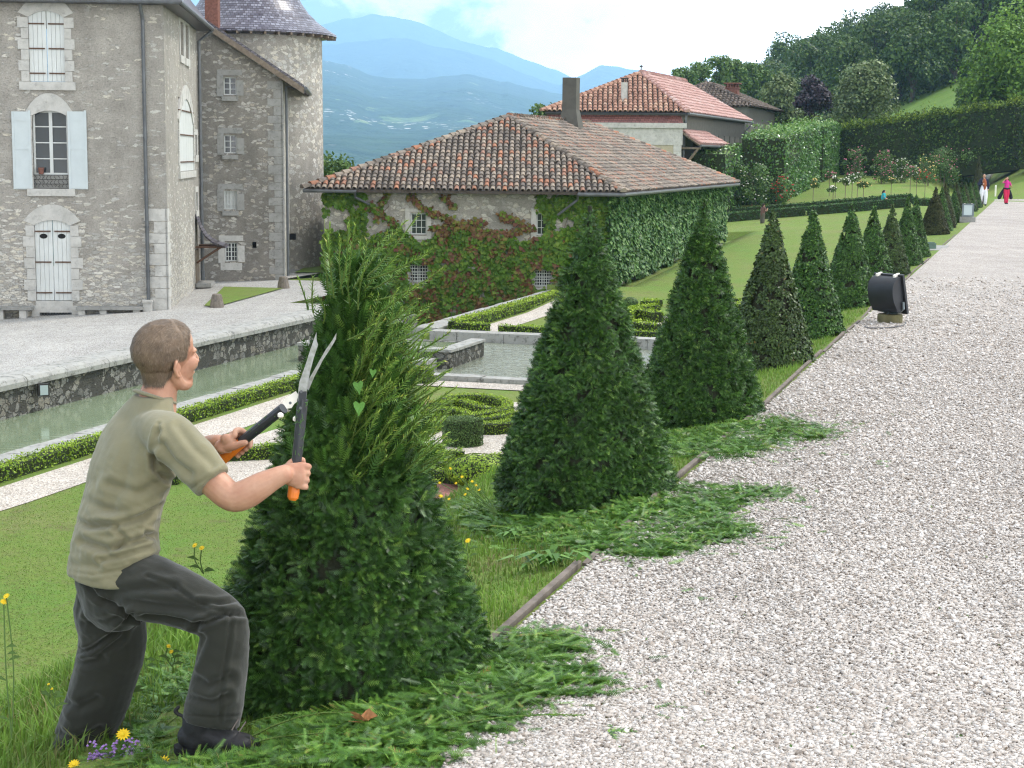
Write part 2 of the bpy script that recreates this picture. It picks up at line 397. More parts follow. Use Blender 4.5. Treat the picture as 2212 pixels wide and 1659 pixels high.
ridge('valley_mountain', [-2000, 300, 700, 760, 830, 900, 1000, 1090, 1160, 1230, 1330, 1500, 1700, 2300, 4000], [120, 120, 138, 150, 166, 172, 163, 176, 196, 212, 240, 262, 300, 330, 330], 6200, 1500, -75, 3, 90, m_mtn('far_wooded_slope', 1.0), -100)
ridge('second_mountain', [-2000, 300, 690, 760, 830, 900, 960, 1010, 1060, 1110, 1160, 1200, 1250, 1290, 1330, 1380, 1430, 1600, 2300, 4000], [100, 110, 105, 95, 88, 92, 108, 118, 128, 150, 172, 186, 166, 148, 150, 162, 180, 230, 300, 330], 9000, 6500, -60, 12, 150, m_mtn('farther_slope', .2), 0)
ridge('highest_mountain', [-2000, 300, 640, 700, 760, 800, 850, 900, 950, 1010, 1100, 1180, 1300, 1600, 4000], [100, 85, 72, 56, 44, 36, 40, 54, 74, 98, 124, 155, 195, 260, 330], 11500, 9300, -60, 22, 260, m_mtn('highest_slope', 0), 0)
valley = MB(); valley.add([(-6000, 160, -78), (1100, 160, -78), (1100, 12200, -78), (-6000, 12200, -78)], [(0, 1, 2, 3)])
valley.build('valley_floor', bpy.data.materials['far_wooded_slope'], kind='structure')
HAZE = MB(); HAZE.hexa([(-6500, -400, -130), (1150, -400, -130), (1150, 12500, -130), (-6500, 12500, -130)], [(-6500, -400, 1090), (1150, -400, 1090), (1150, 12500, 1090), (-6500, 12500, 1090)])
m, n = newmat('haze_air')
pv = n.n('ShaderNodeVolumePrincipled', {'Color': (.42, .69, 1.0), 'Density': 1.5e-4, 'Anisotropy': 0.0, 'Absorption Color': (0, 0, 0)})
n.n('ShaderNodeOutputMaterial', {'Volume': pv.outputs[0]})
HAZE.build('haze', m, kind='stuff')
# ---------- gravel, courts, water ----------
def sheet(name, ts_list, mat, dz=.004, zf=None, step=1.0, kind='structure', nx=1):
    """strip following the terrain: ts_list = list of (t, s0, s1)"""
    V = []; cols = 9
    for (t, s0, s1) in ts_list:
        for k in range(cols):
            s = s0+(s1-s0)*k/(cols-1); x, y = W(t, s); z = (zf(t, s) if zf else float(gheight(x, y)))+dz; V.append((x, y, z))
    m_ = len(ts_list); Fc = np.array([(i*cols+k, (i+1)*cols+k, (i+1)*cols+k+1, i*cols+k+1) for i in range(m_-1) for k in range(cols-1)])
    V = np.array(V); a = V[Fc[0][1]]-V[Fc[0][0]]; b = V[Fc[0][3]]-V[Fc[0][0]]
    if a[0]*b[1]-a[1]*b[0] < 0: Fc = Fc[:, ::-1].copy()
    return mk(name, V, Fc, mat, kind=kind)
def jit(k): return (float(vnoise(np.array([[k*.9, 0, 0]]))[0])-.5)
sheet('gravel_path', [(t, -14, 1.66+(0 if t < 100 else 0)) for t in np.concatenate([np.arange(-12, 60, 1.), np.arange(60, 121, 2.)])], M_PATH, .010)
def zflat(z): return lambda t, s: z
def polysheet(name, px, z, mat, dz=.006, **k):
    V = [G(u, v, z)+np.array((0, 0, dz)) for u, v in px]
    a = 0
    for i in range(len(V)): a += V[i-1][0]*V[i][1]-V[i][0]*V[i-1][1]
    if a < 0: V = V[::-1]
    return mk(name, V, [tuple(range(len(V)))], mat, kind='structure', **k)
def tspoly(name, pts, z, mat, kind='structure'):
    V = [np.append(W(t, s), z) for t, s in pts]; a = sum(V[i-1][0]*V[i][1]-V[i][0]*V[i-1][1] for i in range(len(V)))
    if a < 0: V = V[::-1]
    return mk(name, V, [tuple(range(len(V)))], mat, kind=kind)
GZ = -3.25
sheet('garden_path', [(t, 13.15+.1*jit(t), 14.1) for t in np.arange(4, 34, .5)], M_GPATH, .01)
sheet('garden_path', [(t, 13.75, 14.6) for t in np.arange(43.3, 57.4, .5)], M_GPATH, .01)
circ = [(26.15+5.45*math.cos(a), 8.75+(3.3+.5*abs(math.sin(a)))*math.sin(a)) for a in np.linspace(0, 2*PI, 48)[:-1]]
tspoly('garden_path', circ, GZ+.014, M_GPATH)
circ2 = [(51.5+5.6*math.cos(a), 8.75+3.8*math.sin(a)) for a in np.linspace(0, 2*PI, 48)[:-1]]
tspoly('garden_path', circ2, GZ+.014, M_GPATH)
tspoly('garden_path', [(33.1, 5), (33.1, 15), (33.95, 15), (33.95, 5)], GZ+.018, M_GPATH)
for q in ([(925, 1040), (985, 1045), (1040, 1062), (1035, 1090), (1000, 1100), (930, 1075)], [(905, 862), (935, 868), (925, 880), (900, 880)], [(975, 900), (1000, 903), (995, 915), (970, 912)], [(1340, 698), (1395, 702), (1395, 712), (1342, 708)]):
    polysheet('crushed_brick_bed', q, GZ, M_RED, .022)
# courtyard sheet with a slight fall towards the left
def zc_(x): return -2.63+.055*np.minimum(0, x+9.43)
V = []; TT = np.arange(-6, 64, 2.); SS = np.array([18.15, 20, 22, 24, 27, 30, 34, 40, 48])
for t in TT:
    for s in SS: x, y = W(t, s); V.append((x, y, zc_(x)))
nS = len(SS); Fc = np.array([(i*nS+k, (i)*nS+k+1, (i+1)*nS+k+1, (i+1)*nS+k)[::-1] for i in range(len(TT)-1) for k in range(nS-1) if not (TT[i] > 42 and SS[k] < 20) and not (TT[i] > 51 and SS[k] < 24)])
a = np.array(V)[Fc[0]]; c_ = np.cross(a[1]-a[0], a[2]-a[0])
if c_[2] < 0: Fc = Fc[:, ::-1].copy()
mk('courtyard', V, Fc, M_COURT, kind='structure')
tspoly('canal_water', [(-8, 15.5), (-8, 18.3), (43.2, 18.3), (43.2, 15.5)], -3.36, M_CANAL)
tspoly('pool_water', [(34.3, 5.0), (34.3, 15.5), (42.9, 15.5), (42.9, 5.0)], -3.38, M_POOL)
gl = [(442, 662), (483, 621), (612, 622), (465, 664)]
polysheet('small_lawn', [(441, 662), (484, 621), (612, 624), (468, 664)], -2.63, M_LAWN, .03)
polysheet('small_lawn', [(636, 590), (660, 578), (700, 573), (700, 590)], -2.63, M_LAWN, .03)
# ---------- leaf scattering ----------
def leaves(P, Nn, size, asp=.55, spread=.6, droop=.0, fold=0, sd=0):
    """one rhombic leaf per point; the blade lies roughly across the normal, tilted at random"""
    r = np.random.RandomState(sd); n_ = len(P)
    Nn = nrm(Nn+r.normal(0, spread, (n_, 3))); T = r.normal(0, 1, (n_, 3)); T[:, 2] -= droop
    T = nrm(T-Nn*np.sum(T*Nn, 1, keepdims=True)); B = np.cross(Nn, T)
    s = (size*r.uniform(.65, 1.35, n_))[:, None]
    mid = P+T*s*.45
    if fold: Q = np.stack([P, mid+B*s*asp*.5+Nn*s*fold, P+T*s, mid-B*s*asp*.5+Nn*s*fold], 1)
    else: Q = np.stack([P, mid+B*s*asp*.5, P+T*s, mid-B*s*asp*.5], 1)
    return Q.reshape(-1, 3), np.arange(n_*4).reshape(-1, 4)
# ---------- building materials ----------
def m_rubble(name, mortar, stone, sc=3.2, zlo=None, zhi=None, expo_lo=.75, expo_hi=.2, flat=1.9, stain=.35, bump=.6):
    m, n = newmat(name); co = n.co((1, 1, flat)); raw = n.n('ShaderNodeTexCoord').outputs['Object']
    wv = n.n('ShaderNodeVectorMath', {0: co, 1: n.n('ShaderNodeVectorMath', {0: n.n('ShaderNodeTexNoise', {'Vector': co, 'Scale': sc*1.2, 'Detail': 2}).outputs['Color'], 3: .22}, operation='SCALE').outputs[0]}, operation='ADD').outputs[0]
    vd = n.n('ShaderNodeTexVoronoi', {'Vector': wv, 'Scale': sc}, feature='F1'); ve = n.n('ShaderNodeTexVoronoi', {'Vector': wv, 'Scale': sc}, feature='DISTANCE_TO_EDGE').outputs['Distance']
    cell = n.n('ShaderNodeSeparateColor', {0: vd.outputs['Color']}); cr = cell.outputs[0]; cg = cell.outputs[1]
    z = n.n('ShaderNodeSeparateXYZ', {0: raw}).outputs[2]
    if zlo is None: ex = expo_lo
    else: ex = n.n('ShaderNodeMapRange', {0: z, 1: zlo, 2: zhi, 3: expo_lo, 4: expo_hi}).outputs[0]
    pres = n.ramp(n.math('SUBTRACT', n.math('ADD', ex, n.math('MULTIPLY', n.noise(1.1, 3, co), .5)), n.math('ADD', cr, .25)), [(.0, 0), (.06, 1)])
    edge = n.ramp(ve, [(.02, 0), (.09, 1)])
    k = n.math('MULTIPLY', pres, edge)
    sc1 = n.ramp(cg, [(0, tuple(c*.68 for c in stone)), (.5, stone), (.75, tuple(c*d for c, d in zip(stone, (1.02, .96, .86)))), (1, tuple(min(.8, c*1.2) for c in stone))])
    fine = n.ramp(n.noise(26, 5, raw, .7), [(.3, .72), (.7, 1.12)])
    mo = n.ramp(n.noise(2.2, 5, raw, .7), [(.3, tuple(c*.8 for c in mortar)), (.7, tuple(c*1.12 for c in mortar))])
    col = n.mix(k, mo, sc1); col = n.mix(1, col, fine, 'MULTIPLY')
    st = n.ramp(n.noise(.55, 5, n.co((1, 1, .35)), .65), [(.45, 0), (.68, stain)])
    col = n.mix(st, col, (.085, .08, .07))
    pit = n.ramp(n.noise(14, 3, n.co((1, 1, 3.2)), .6), [(.60, 0), (.66, .55)])
    col = n.mix(pit, col, tuple(c*.38 for c in mortar))
    h = n.math('ADD', n.math('MULTIPLY', k, .6), n.math('SUBTRACT', n.math('MULTIPLY', n.noise(30, 4, raw), .5), n.math('MULTIPLY', pit, .6)))
    n.pr(col, .9, n.bump(h, bump, .04), .15); return m
M_CAST = m_rubble('castle_rubble', (.36, .335, .295), (.54, .52, .475), 5.4, .2, 3.4, 1.05, .12, 2.6, .25)
M_WING = m_rubble('wing_rubble', (.25, .23, .20), (.44, .42, .38), 5.5, None, None, .38, 0, 1.9, .55)
M_TOWR = m_rubble('tower_rubble', (.37, .345, .30), (.56, .54, .49), 5.5, None, None, .5, 0, 1.4, .25)
M_IVYW = m_rubble('cottage_rubble', (.34, .32, .28), (.50, .48, .43), 4.5, None, None, .5, 0, 1.5, .25)
M_RETW = m_rubble('mossy_wall', (.08, .078, .068), (.27, .265, .24), 5.5, None, None, .62, 0, 1.2, .6, 1.0)
def m_ashlar(name, c, blot=.5):
    m, n = newmat(name); co = n.co()
    col = n.ramp(n.noise(3, 6, co, .7), [(.3, tuple(x*.75 for x in c)), (.6, c)])
    bl = n.ramp(n.noise(7, 6, co, .75), [(.52, 0), (.66, blot)])
    col = n.mix(bl, col, (.10, .10, .09))
    n.pr(col, .85, n.bump(n.noise(40, 5, co, .7), .4, .01), .2); return m
M_WSTONE = m_ashlar('white_stone', (.50, .485, .45), .35)
M_COPE = m_ashlar('weathered_coping', (.36, .355, .33), .9)
M_GREYST = m_ashlar('grey_stone', (.30, .295, .275), .6)
M_WPAINT = plain('white_paint', (.55, .565, .545), .5, .06, 3, bump=.05)
M_BLPAINT = plain('pale_blue_paint', (.48, .525, .53), .5, .05, 3, bump=.05)
M_IRON = plain('dark_iron', (.045, .042, .04), .6, .3, 30)
M_RUST = plain('rusty_iron', (.10, .055, .035), .8, .3, 30)
M_GLASS, n = newmat('dark_glass'); n.pr((.035, .042, .045), .08, None, .6)
M_PIPE = plain('zinc_pipe', (.11, .115, .12), .45, .2, 5, metal=.3)
M_DARK = plain('dark_interior', (.012, .011, .01), .9, .1, bump=0)
M_WOOD = plain('old_wood', (.17, .135, .10), .8, .3, 9, bump=.5)
M_BRICK = plain('red_brick', (.17, .075, .055), .85, .3, 14, bump=.5)
M_CONC = m_ashlar('grey_render', (.15, .145, .125), .6)
M_PLASTER = m_ashlar('ochre_plaster', (.42, .37, .27), .12)
def m_slate(name, cols, cx, cy, rad, bw=.16, bh=.09):
    m, n = newmat(name); raw = n.n('ShaderNodeTexCoord').outputs['Object']; s_ = n.n('ShaderNodeSeparateXYZ', {0: raw})
    if rad: a = n.math('MULTIPLY', n.math('ARCTAN2', s_.outputs[1], s_.outputs[0]), rad)
    else: a = n.math('ADD', s_.outputs[0], n.math('MULTIPLY', s_.outputs[1], .7))
    v = n.n('ShaderNodeCombineXYZ', {0: a, 1: s_.outputs[2]}).outputs[0]
    b = n.n('ShaderNodeTexBrick', {'Vector': v, 'Color1': (0, 0, 0, 1), 'Color2': (1, 1, 1, 1), 'Mortar': (.1, .1, .1, 1), 'Scale': 1, 'Mortar Size': .012, 'Mortar Smooth': .1, 'Brick Width': bw, 'Row Height': bh})
    f = n.ramp(n.math('ADD', n.math('MULTIPLY', b.outputs[0], .6), n.math('MULTIPLY', n.noise(1.6, 4, raw), .4)), [(.2, cols[0]), (.5, cols[1]), (.85, cols[2])])
    col = n.mix(b.outputs['Fac'], f, tuple(c*.4 for c in cols[0]))
    n.pr(col, .38, n.bump(n.math('SUBTRACT', b.outputs[0], n.math('MULTIPLY', b.outputs['Fac'], 2)), .5, .02), .5); return m
M_SLATE = m_slate('tower_slate', [(.065, .055, .075), (.12, .115, .15), (.26, .26, .31)], 0, 0, 2.6)
M_SLATE2 = m_slate('castle_slate', [(.06, .05, .06), (.10, .09, .11), (.16, .15, .17)], 0, 0, 0)
def zq(x, y): return x*.42886, y*.42886          # enlarged view 1 -> reference frame
def zr(x, y): return 643.8+x*.4443, 135.5+y*.4443  # enlarged view 2 -> reference frame
# ---------- castle, main block ----------
BZ = -2.9
CF = FR((-9.43, 45.58), (-.9957, -.0924)); CR = FR((-9.43, 45.58), (-.0924, .9957), (.9957, .0924))
castle = thing('castle', 'large grey stone castle block with white shutters and a white plank door', 'castle', (-12.4, 48.5, -2.65))
def rect(fr, x0, y0, x1, y1, f=zq, d=0):
    a = fr.px(*f(x0, y0), d); b = fr.px(*f(x1, y1), d); c = fr.px(*f(x0, y1), d); e = fr.px(*f(x1, y0), d)
    w0, w1 = sorted(((a[0]+c[0])/2, (b[0]+e[0])/2)); z0, z1 = sorted(((b[1]+c[1])/2, (a[1]+e[1])/2)); return w0, w1, z0, z1
hT = rect(CF, 145, 55, 325, 412); hM = rect(CF, 165, 557, 342, 950); hD = rect(CF, 178, 1108, 358, 1515); hG = rect(CF, 200, 1562, 362, 1598)
hG = (hG[0], hG[1], hG[2]+.04, hG[3])
ZT = PY(365, 10, 45.4)[2]; CWID = 9.5; CDEP = 9.25
mb = MB(); CF.wall(mb, 0, CWID, BZ-.4, ZT, [hT, hM, hD, hG], .22); mb.build('wall', M_CAST, castle)
sh = rect(CR, 900, 500, 972, 862)
rw = [rect(CR, 905, 112, 922, 280), rect(CR, 931, 130, 947, 296), rect(CR, 980, 680, 990, 780), rect(CR, 984, 968, 993, 1060)]
mb = MB(); CR.wall(mb, 0, CDEP, BZ, ZT, [sh]+rw, .2)
p0_, p1_ = CR.pt(CDEP, 0), CF.pt(CWID, 0)
mb.build('wall', M_CAST, castle, label='sunlit return wall of the castle block')
def surround(fr, h, side, top, arch=True, sillh=.16, proud=.035, mat=M_WSTONE, par=castle, jamb=True, rise=.35, out=None, sw=None):
    """dressed stone round an opening: jamb blocks, segmental arch of voussoirs, sill"""
    w0, w1, z0, z1 = h; mb = MB(); r = random.Random(int(w0*100)); cx = (w0+w1)/2; hw = (w1-w0)/2
    if jamb:
        nb = max(3, int((z1-z0)/.3)); zz = [z0+(z1-(rise*hw if arch else 0)-z0)*i/nb for i in range(nb+1)]
        for sgn in (-1, 1):
            for i in range(nb):
                ext = side*(1.0 if i % 2 else .72)*r.uniform(.92, 1.08); a = cx+sgn*hw; b = cx+sgn*(hw+ext)
                fr.bx(mb, min(a, b), max(a, b), zz[i]+.006, zz[i+1]-.006, -.10, proud+r.uniform(-.006, .006), r.random())
    if arch:
        zb = z1-rise*hw; N_ = 9; oh = top; R0 = hw+side*.95
        for i in range(N_):
            a0, a1 = -1+2*i/N_, -1+2*(i+1)/N_
            def inn(a): return cx+a*hw*1.0, zb+(z1-zb)*(1-a*a)
            def ou(a): return cx+a*R0, zb+(z1-zb+oh)*(1-abs(a)**2.2)+(.12 if abs(a) > .99 else .12)
            q = [inn(a0), inn(a1), ou(a1), ou(a0)]; pr_ = proud+r.uniform(-.006, .006)
            b = [fr.pt(w, z, -.12) for w, z in q]; t = [fr.pt(w, z, pr_) for w, z in q]; mb.hexa(b, t, r.random())
    if sillh: fr.bx(mb, w0-(sw or side), w1+(sw or side), z0-sillh, z0-.004, -.12, proud+.03, .5)
    return mb.build('window_surround', mat, par)
def shutter_pair(fr, h, par, name, d=-.02, planks=4, mat=M_WPAINT, bars=(.17, .5, .87), arch=.3, holes=False):
    w0, w1, z0, z1 = h; cx = (w0+w1)/2
    for sgn in (-1, 1):
        a, b = (w0, cx-.006) if sgn < 0 else (cx+.006, w1)
        mb = MB()
        for k in range(planks):
            x0 = a+(b-a)*k/planks; x1 = a+(b-a)*(k+1)/planks-.007
            def zt(x): return z1-arch*(w1-w0)/2*((x-cx)/((w1-w0)/2))**2
            bq = [fr.pt(x0, z0+.01, d-.04), fr.pt(x1, z0+.01, d-.04), fr.pt(x1, z0+.01, d), fr.pt(x0, z0+.01, d)]
            tq = [fr.pt(x0, zt(x0), d-.04), fr.pt(x1, zt(x1), d-.04), fr.pt(x1, zt(x1), d), fr.pt(x0, zt(x0), d)]
            mb.hexa(bq, tq, .3+.1*k)
        sh_ = mb.build(name, mat, par)
        for f in bars:
            mb = MB(); z = z1-(z1-z0)*f; o = (w0-.05, cx-.05) if sgn < 0 else (cx+.05, w1+.05)
            fr.bx(mb, o[0], o[1], z-.018, z+.018, d+.002, d+.03); mb.build('strap_hinge', M_RUST, sh_)
        if holes:
            mb = MB(); wc = (a+b)/2; z = z1-(z1-z0)*.2; N_ = 16
            mb.add([fr.pt(wc+.105*math.cos(2*PI*k/N_), z+.068*math.sin(2*PI*k/N_), d+.004) for k in range(N_)], [tuple(range(N_))])
            mb.build('ventilation_hole', M_DARK, sh_)
surround(CF, hT, .27, .30, sillh=.22); shutter_pair(CF, hT, castle, 'shutter', bars=(.18, .53, .88))
surround(CF, hD, .30, .30, sillh=.0, rise=.3); shutter_pair(CF, hD, castle, 'door_leaf', bars=(.14, .52, .9), holes=True)
mb = MB(); CF.bx(mb, hD[0]-.02, hD[1]+.02, hD[2]-.32, hD[2], -.1, .03); mb.build('door_sill', M_WSTONE, castle)
mb = MB()
for k in range(11):
    w_ = hG[0]+(hG[1]-hG[0])*(k+.5)/11; mb.tube([CF.pt(w_, hG[2], -.03), CF.pt(w_, hG[3]-.02, -.03)], .012, 6)
for f in (.3, .75): mb.tube([CF.pt(hG[0], hG[2]+(hG[3]-hG[2])*f, -.03), CF.pt(hG[1], hG[2]+(hG[3]-hG[2])*f, -.03)], .012, 6)
mb.build('basement_grille', M_PIPE, castle)
mb = MB(); CF.bx(mb, hG[0]-.1, hG[1]+.1, hG[2]-.3, hG[3], -.30, -.215); mb.build('dark_opening', M_DARK, castle)
for sgn, a in ((0, hG[0]), (1, hG[1])):
    mb = MB(); CF.bx(mb, *( (a-.2, a) if not sgn else (a, a+.2)), hG[2]-.1, hG[3]+.12, -.05, .035); mb.build('grille_surround', M_WSTONE, castle)
# middle window: arch, open shutters, glazed frame
surround(CF, hM, .16, .34, sillh=.20, jamb=True, sw=.17, rise=.3)
def window(fr, h, par, nx, nz, d=-.14, mat=M_WPAINT, bar=.022, frame=.05, mull=0, glass=M_GLASS, name='window_frame', arch=0):
    w0, w1, z0, z1 = h; mb = MB()
    fr.bx(mb, w0, w0+frame, z0, z1, d-.04, d); fr.bx(mb, w1-frame, w1, z0, z1, d-.04, d)
    fr.bx(mb, w0+frame, w1-frame, z0, z0+frame, d-.04, d); fr.bx(mb, w0+frame, w1-frame, z1-frame, z1, d-.04, d)
    for k in range(1, nx):
        w_ = w0+(w1-w0)*k/nx; b_ = bar+(mull if nx % 2 == 0 and k == nx//2 else 0); fr.bx(mb, w_-b_/2, w_+b_/2, z0+frame, z1-frame, d-.03, d-.002)
    for k in range(1, nz):
        z_ = z0+(z1-z0)*k/nz; fr.bx(mb, w0+frame, w1-frame, z_-bar/2, z_+bar/2, d-.03, d-.005)
    f = mb.build(name, mat, par)
    mb = MB(); mb.add([fr.pt(w0, z0, d-.05), fr.pt(w1, z0, d-.05), fr.pt(w1, z1, d-.05), fr.pt(w0, z1, d-.05)], [(0, 1, 2, 3)]); mb.build('pane', glass, f)
    return f
gzb = rect(CF, 165, 557, 342, 880)
window(CF, (hM[0], hM[1], gzb[2], hM[3]), castle, 2, 4, mull=.06, bar=.03)
mb = MB(); CF.bx(mb, hM[0], hM[1], hM[2], gzb[2], -.13, -.10); mb.build('window_apron', M_GREYST, castle)
mb = MB()
for f in (0.02, .33, .66, .98):
    z = hM[2]+(gzb[2]-hM[2])*f; mb.tube([CF.pt(hM[0], z, .0), CF.pt(hM[1], z, .0)], .009, 6)
for k in range(9):
    w_ = hM[0]+(hM[1]-hM[0])*(k+.5)/9; zz = [hM[2]+.04+(gzb[2]-hM[2]-.06)*i/8 for i in range(9)]
    mb.tube([CF.pt(w_+.03*math.sin(i*1.5+k), z, .0) for i, z in enumerate(zz)], .007, 5)
mb.build('balcony_grille', M_IRON, castle)
mb = MB(); pw, pz = CF.px(*zq(205, 815)); mb.lathe(CF.pt(pw, gzb[2]+.01, -.03), [(.06, 0), (.085, .17), (.09, .18), (.07, .17)], 14); fp = mb.build('flower_pot', M_BRICK, None, loc=CF.pt(pw, gzb[2]+.01, -.03), label='small terracotta flower pot on the sill of the open castle window', cat='flower pot')
for (x0, y0, x1, y1) in ((65, 552, 160, 953), (345, 552, 440, 953)):
    h = rect(CF, x0, y0, x1, y1); mb = MB(); CF.bx(mb, h[0], h[1], h[2], h[3]-.05, .02, .05)
    cx = (h[0]+h[1])/2
    s_ = mb.build('open_shutter', M_BLPAINT, castle); mb = MB()
    CF.bx(mb, h[0], h[0]+.06, h[2], h[3]-.02, .053, .063); CF.bx(mb, h[1]-.06, h[1], h[2], h[3]-.05, .053, .063)
    for f in (0.01, .5, .86): z = h[2]+(h[3]-h[2])*f; CF.bx(mb, h[0]+.06, h[1]-.06, z, z+.09, .053, .063)
    mb.build('shutter_rails', M_BLPAINT, s_)
# right return wall: shutters and slits
surround(CR, sh, .25, .3, sillh=.2); shutter_pair(CR, sh, castle, 'shutter', d=.0, planks=3)
for i, h in enumerate(rw):
    window(CR, h, castle, 1, 3, d=-.12); mb = MB()
    CR.bx(mb, h[0]-.12, h[1]+.12, h[2]-.22, h[2]-.004, -.1, .05); CR.bx(mb, h[0]-.2, h[0]-.004, h[2], h[3], -.1, .03); CR.bx(mb, h[1]+.004, h[1]+.2, h[2], h[3], -.1, .03); CR.bx(mb, h[0]-.2, h[1]+.2, h[3]+.004, h[3]+.18, -.1, .03)
    mb.build('window_surround', M_WSTONE, castle)
# quoins at the corner
mb = MB(); z = BZ-.1; k = 0
while z < ZT-.4:
    hh = random.uniform(.26, .36); a, b = (.62, .34) if k % 2 else (.36, .60)
    if z < 0.0:
        CF.bx(mb, .018, a, z+.008, z+hh-.008, -.05, .016, random.random()); CR.bx(mb, -.016, b, z+.008, z+hh-.008, -.05, .018, random.random())
    z += hh; k += 1
mb.build('corner_stones', M_WSTONE, castle)
# gutter, roof, drain pipes
mb = MB(); e0 = CF.pt(CWID, ZT, .45); e1 = CF.pt(-.5, ZT, .45); e2 = CR.pt(CDEP+.2, ZT, .5)
mb.tube([e0+np.array((0, 0, .06)), e1+np.array((0, 0, .06)), e2+np.array((0, 0, .06))], .07, 8); mb.build('gutter', M_PIPE, castle)
mb = MB(); A0 = CF.pt(CWID, ZT, .42); A1 = CF.pt(-.45, ZT, .42); A2 = CR.pt(CDEP+.4, ZT, .45); A3 = A2+(A0-A1)
ctr = (A0+A1+A2+A3)/4; up = np.array((0, 0, .13)); rid = np.array((0, 0, 5.5))
mb.hexa([A0, A1, A2, A3], [A0+up, A1+up, A2+up, A3+up]); mb.add([A0+up*1.1, A1+up*1.1, A2+up*1.1, A3+up*1.1, (A1+A2)/2+(A0-A1)*.4+rid, (A0+A3)/2-(A0-A1)*.4+rid], [(0, 1, 4, 5), (1, 2, 4), (2, 3, 5, 4), (3, 0, 5)])
mb.build('roof', M_SLATE2, castle)
pw, _ = CF.px(*zq(735, 800)); mb = MB(); mb.tube([CF.pt(pw+.02, ZT+.02, .42), CF.pt(pw+.02, ZT-.12, .3), CF.pt(pw, ZT-.4, .09), CF.pt(pw, -2.4, .09)], .05, 8)
for z in (-1.6, -.4, .8, 2.0, 3.2, 4.4): mb.lathe(CF.pt(pw, z, .09), [(.062, 0), (.062, .05)], 10)
mb.build('drain_pipe', M_PIPE, castle)
mb = MB(); mb.tube([CR.pt(CDEP+.1, ZT, .5), CR.pt(CDEP-.2, ZT-.35, .1), CR.pt(CDEP-.2, -2.2, .1)], .055, 8); mb.tube([CR.pt(CDEP-.2, -2.2, .1), CR.pt(CDEP-.2, -2.62, .1)], .07, 8)
mb.build('drain_pipe', M_PIPE, castle)
# canopy above the side door
cz = CR.px(*zq(1000, 1070)); c2 = CR.px(*zq(990, 1190)); mb = MB(); w0, w1 = CDEP-1.75, CDEP-.45
pr = [(0, 0), (.12, -.38), (.3, -.68), (.55, -.88), (.95, -1.02)]; zt = cz[1]
V = []; 
for (d, dz) in pr:
    k_ = d/.95; V += [CR.pt(w0+.0-.12*k_+.25*(1-k_), zt+dz, d+.02), CR.pt(w1+.12*k_-.25*(1-k_), zt+dz, d+.02)]
Fq = [(2*i, 2*i+1, 2*i+3, 2*i+2) for i in range(4)]; V2 = [v-np.array((0, 0, .06)) for v in V]; nn = len(V)
mb.add(V+V2, Fq+[tuple(j+nn for j in f[::-1]) for f in Fq]+[(8, 9, 19, 18)]+[(2*i, 2*i+2, 2*i+12, 2*i+10) for i in range(4)]+[(2*i+3, 2*i+1, 2*i+11, 2*i+13) for i in range(4)])
mb.build('door_canopy', M_SLATE2, castle)
for w_ in (w0+.1, w1-.1): mb = MB(); mb.tube([CR.pt(w_, zt-1.06, .8), CR.pt(w_, zt-1.55, .05)], .035, 6); mb.tube([CR.pt(w_, zt-1.05, .9), CR.pt(w_, zt-1.05, .02)], .035, 6); mb.build('canopy_bracket', M_RUST, castle)
mb = MB(); CR.bx(mb, w0+.15, w1-.1, -2.6, zt-1.15, .0, .03); mb.build('side_door', M_WOOD, castle)
mb = MB(); CR.bx(mb, w0, w1, -2.63, -2.5, .03, .5); mb.build('door_step', M_GREYST, castle)
# benches, plinth, guard stones
def bench(x0, x1, legs, y0, y1, lab):
    a = CF.px(*zq(x0, y0), .45); b = CF.px(*zq(x1, y0), .45); w0, w1 = sorted((a[0], b[0])); zt_ = a[1]+.03
    g = zc_(CF.pt((w0+w1)/2, 0)[0]); t = thing('stone_bench', lab, 'bench', CF.pt((w0+w1)/2, g, .3), 'stone benches along the castle wall')
    mb = MB(); CF.bx(mb, w0, w1, zt_-.075, zt_, .05, .48); mb.build('seat', M_GREYST, t)
    for lx in legs:
        w_ = CF.px(*zq(lx, y1), .4)[0]; mb = MB(); CF.bx(mb, w_-.09, w_+.09, g-.05, zt_-.078, .10, .42); mb.build('leg', M_WSTONE, t)
bench(-140, 158, (-110, 0, 115), 1553, 1600, 'grey stone bench left of the white door, cut by the left photo edge')
bench(382, 718, (412, 520, 688), 1553, 1600, 'long grey stone bench between the white door and the drain pipe plinth')
w0, _ = CF.px(*zq(775, 1560)); w1, _ = CF.px(*zq(724, 1560)); mb = MB(); g = zc_(CF.pt(w0, 0)[0])-.02
CF.bx(mb, w0+.02, w1-.02, g, -2.42, .04, .3); CF.bx(mb, w0, w1, -2.42, -2.36, .02, .34); mb.build('stone_plinth', M_WSTONE, None, loc=CF.pt(w0, g, .2), label='square stone plinth at the foot of the castle drain pipe', cat='plinth')
for (x, y, lab) in ((1093, 1548, 'dark conical guard stone at the near corner of the small lawn'), (1428, 1452, 'dark conical guard stone at the far corner of the small lawn')):
    c = G(*zq(x, y), -2.63); mb = MB(); mb.lathe(c, [(.2, -.02), (.19, .1), (.15, .28), (.13, .36), (.09, .38)], 14)
    mb.build('guard_stone', plain('guard_stone', (.17, .145, .12), .9, .3) if 'guard_stone' not in bpy.data.materials else bpy.data.materials['guard_stone'], None, loc=c, smooth=False, label=lab, cat='guard stone', group='guard stones at the small lawn')
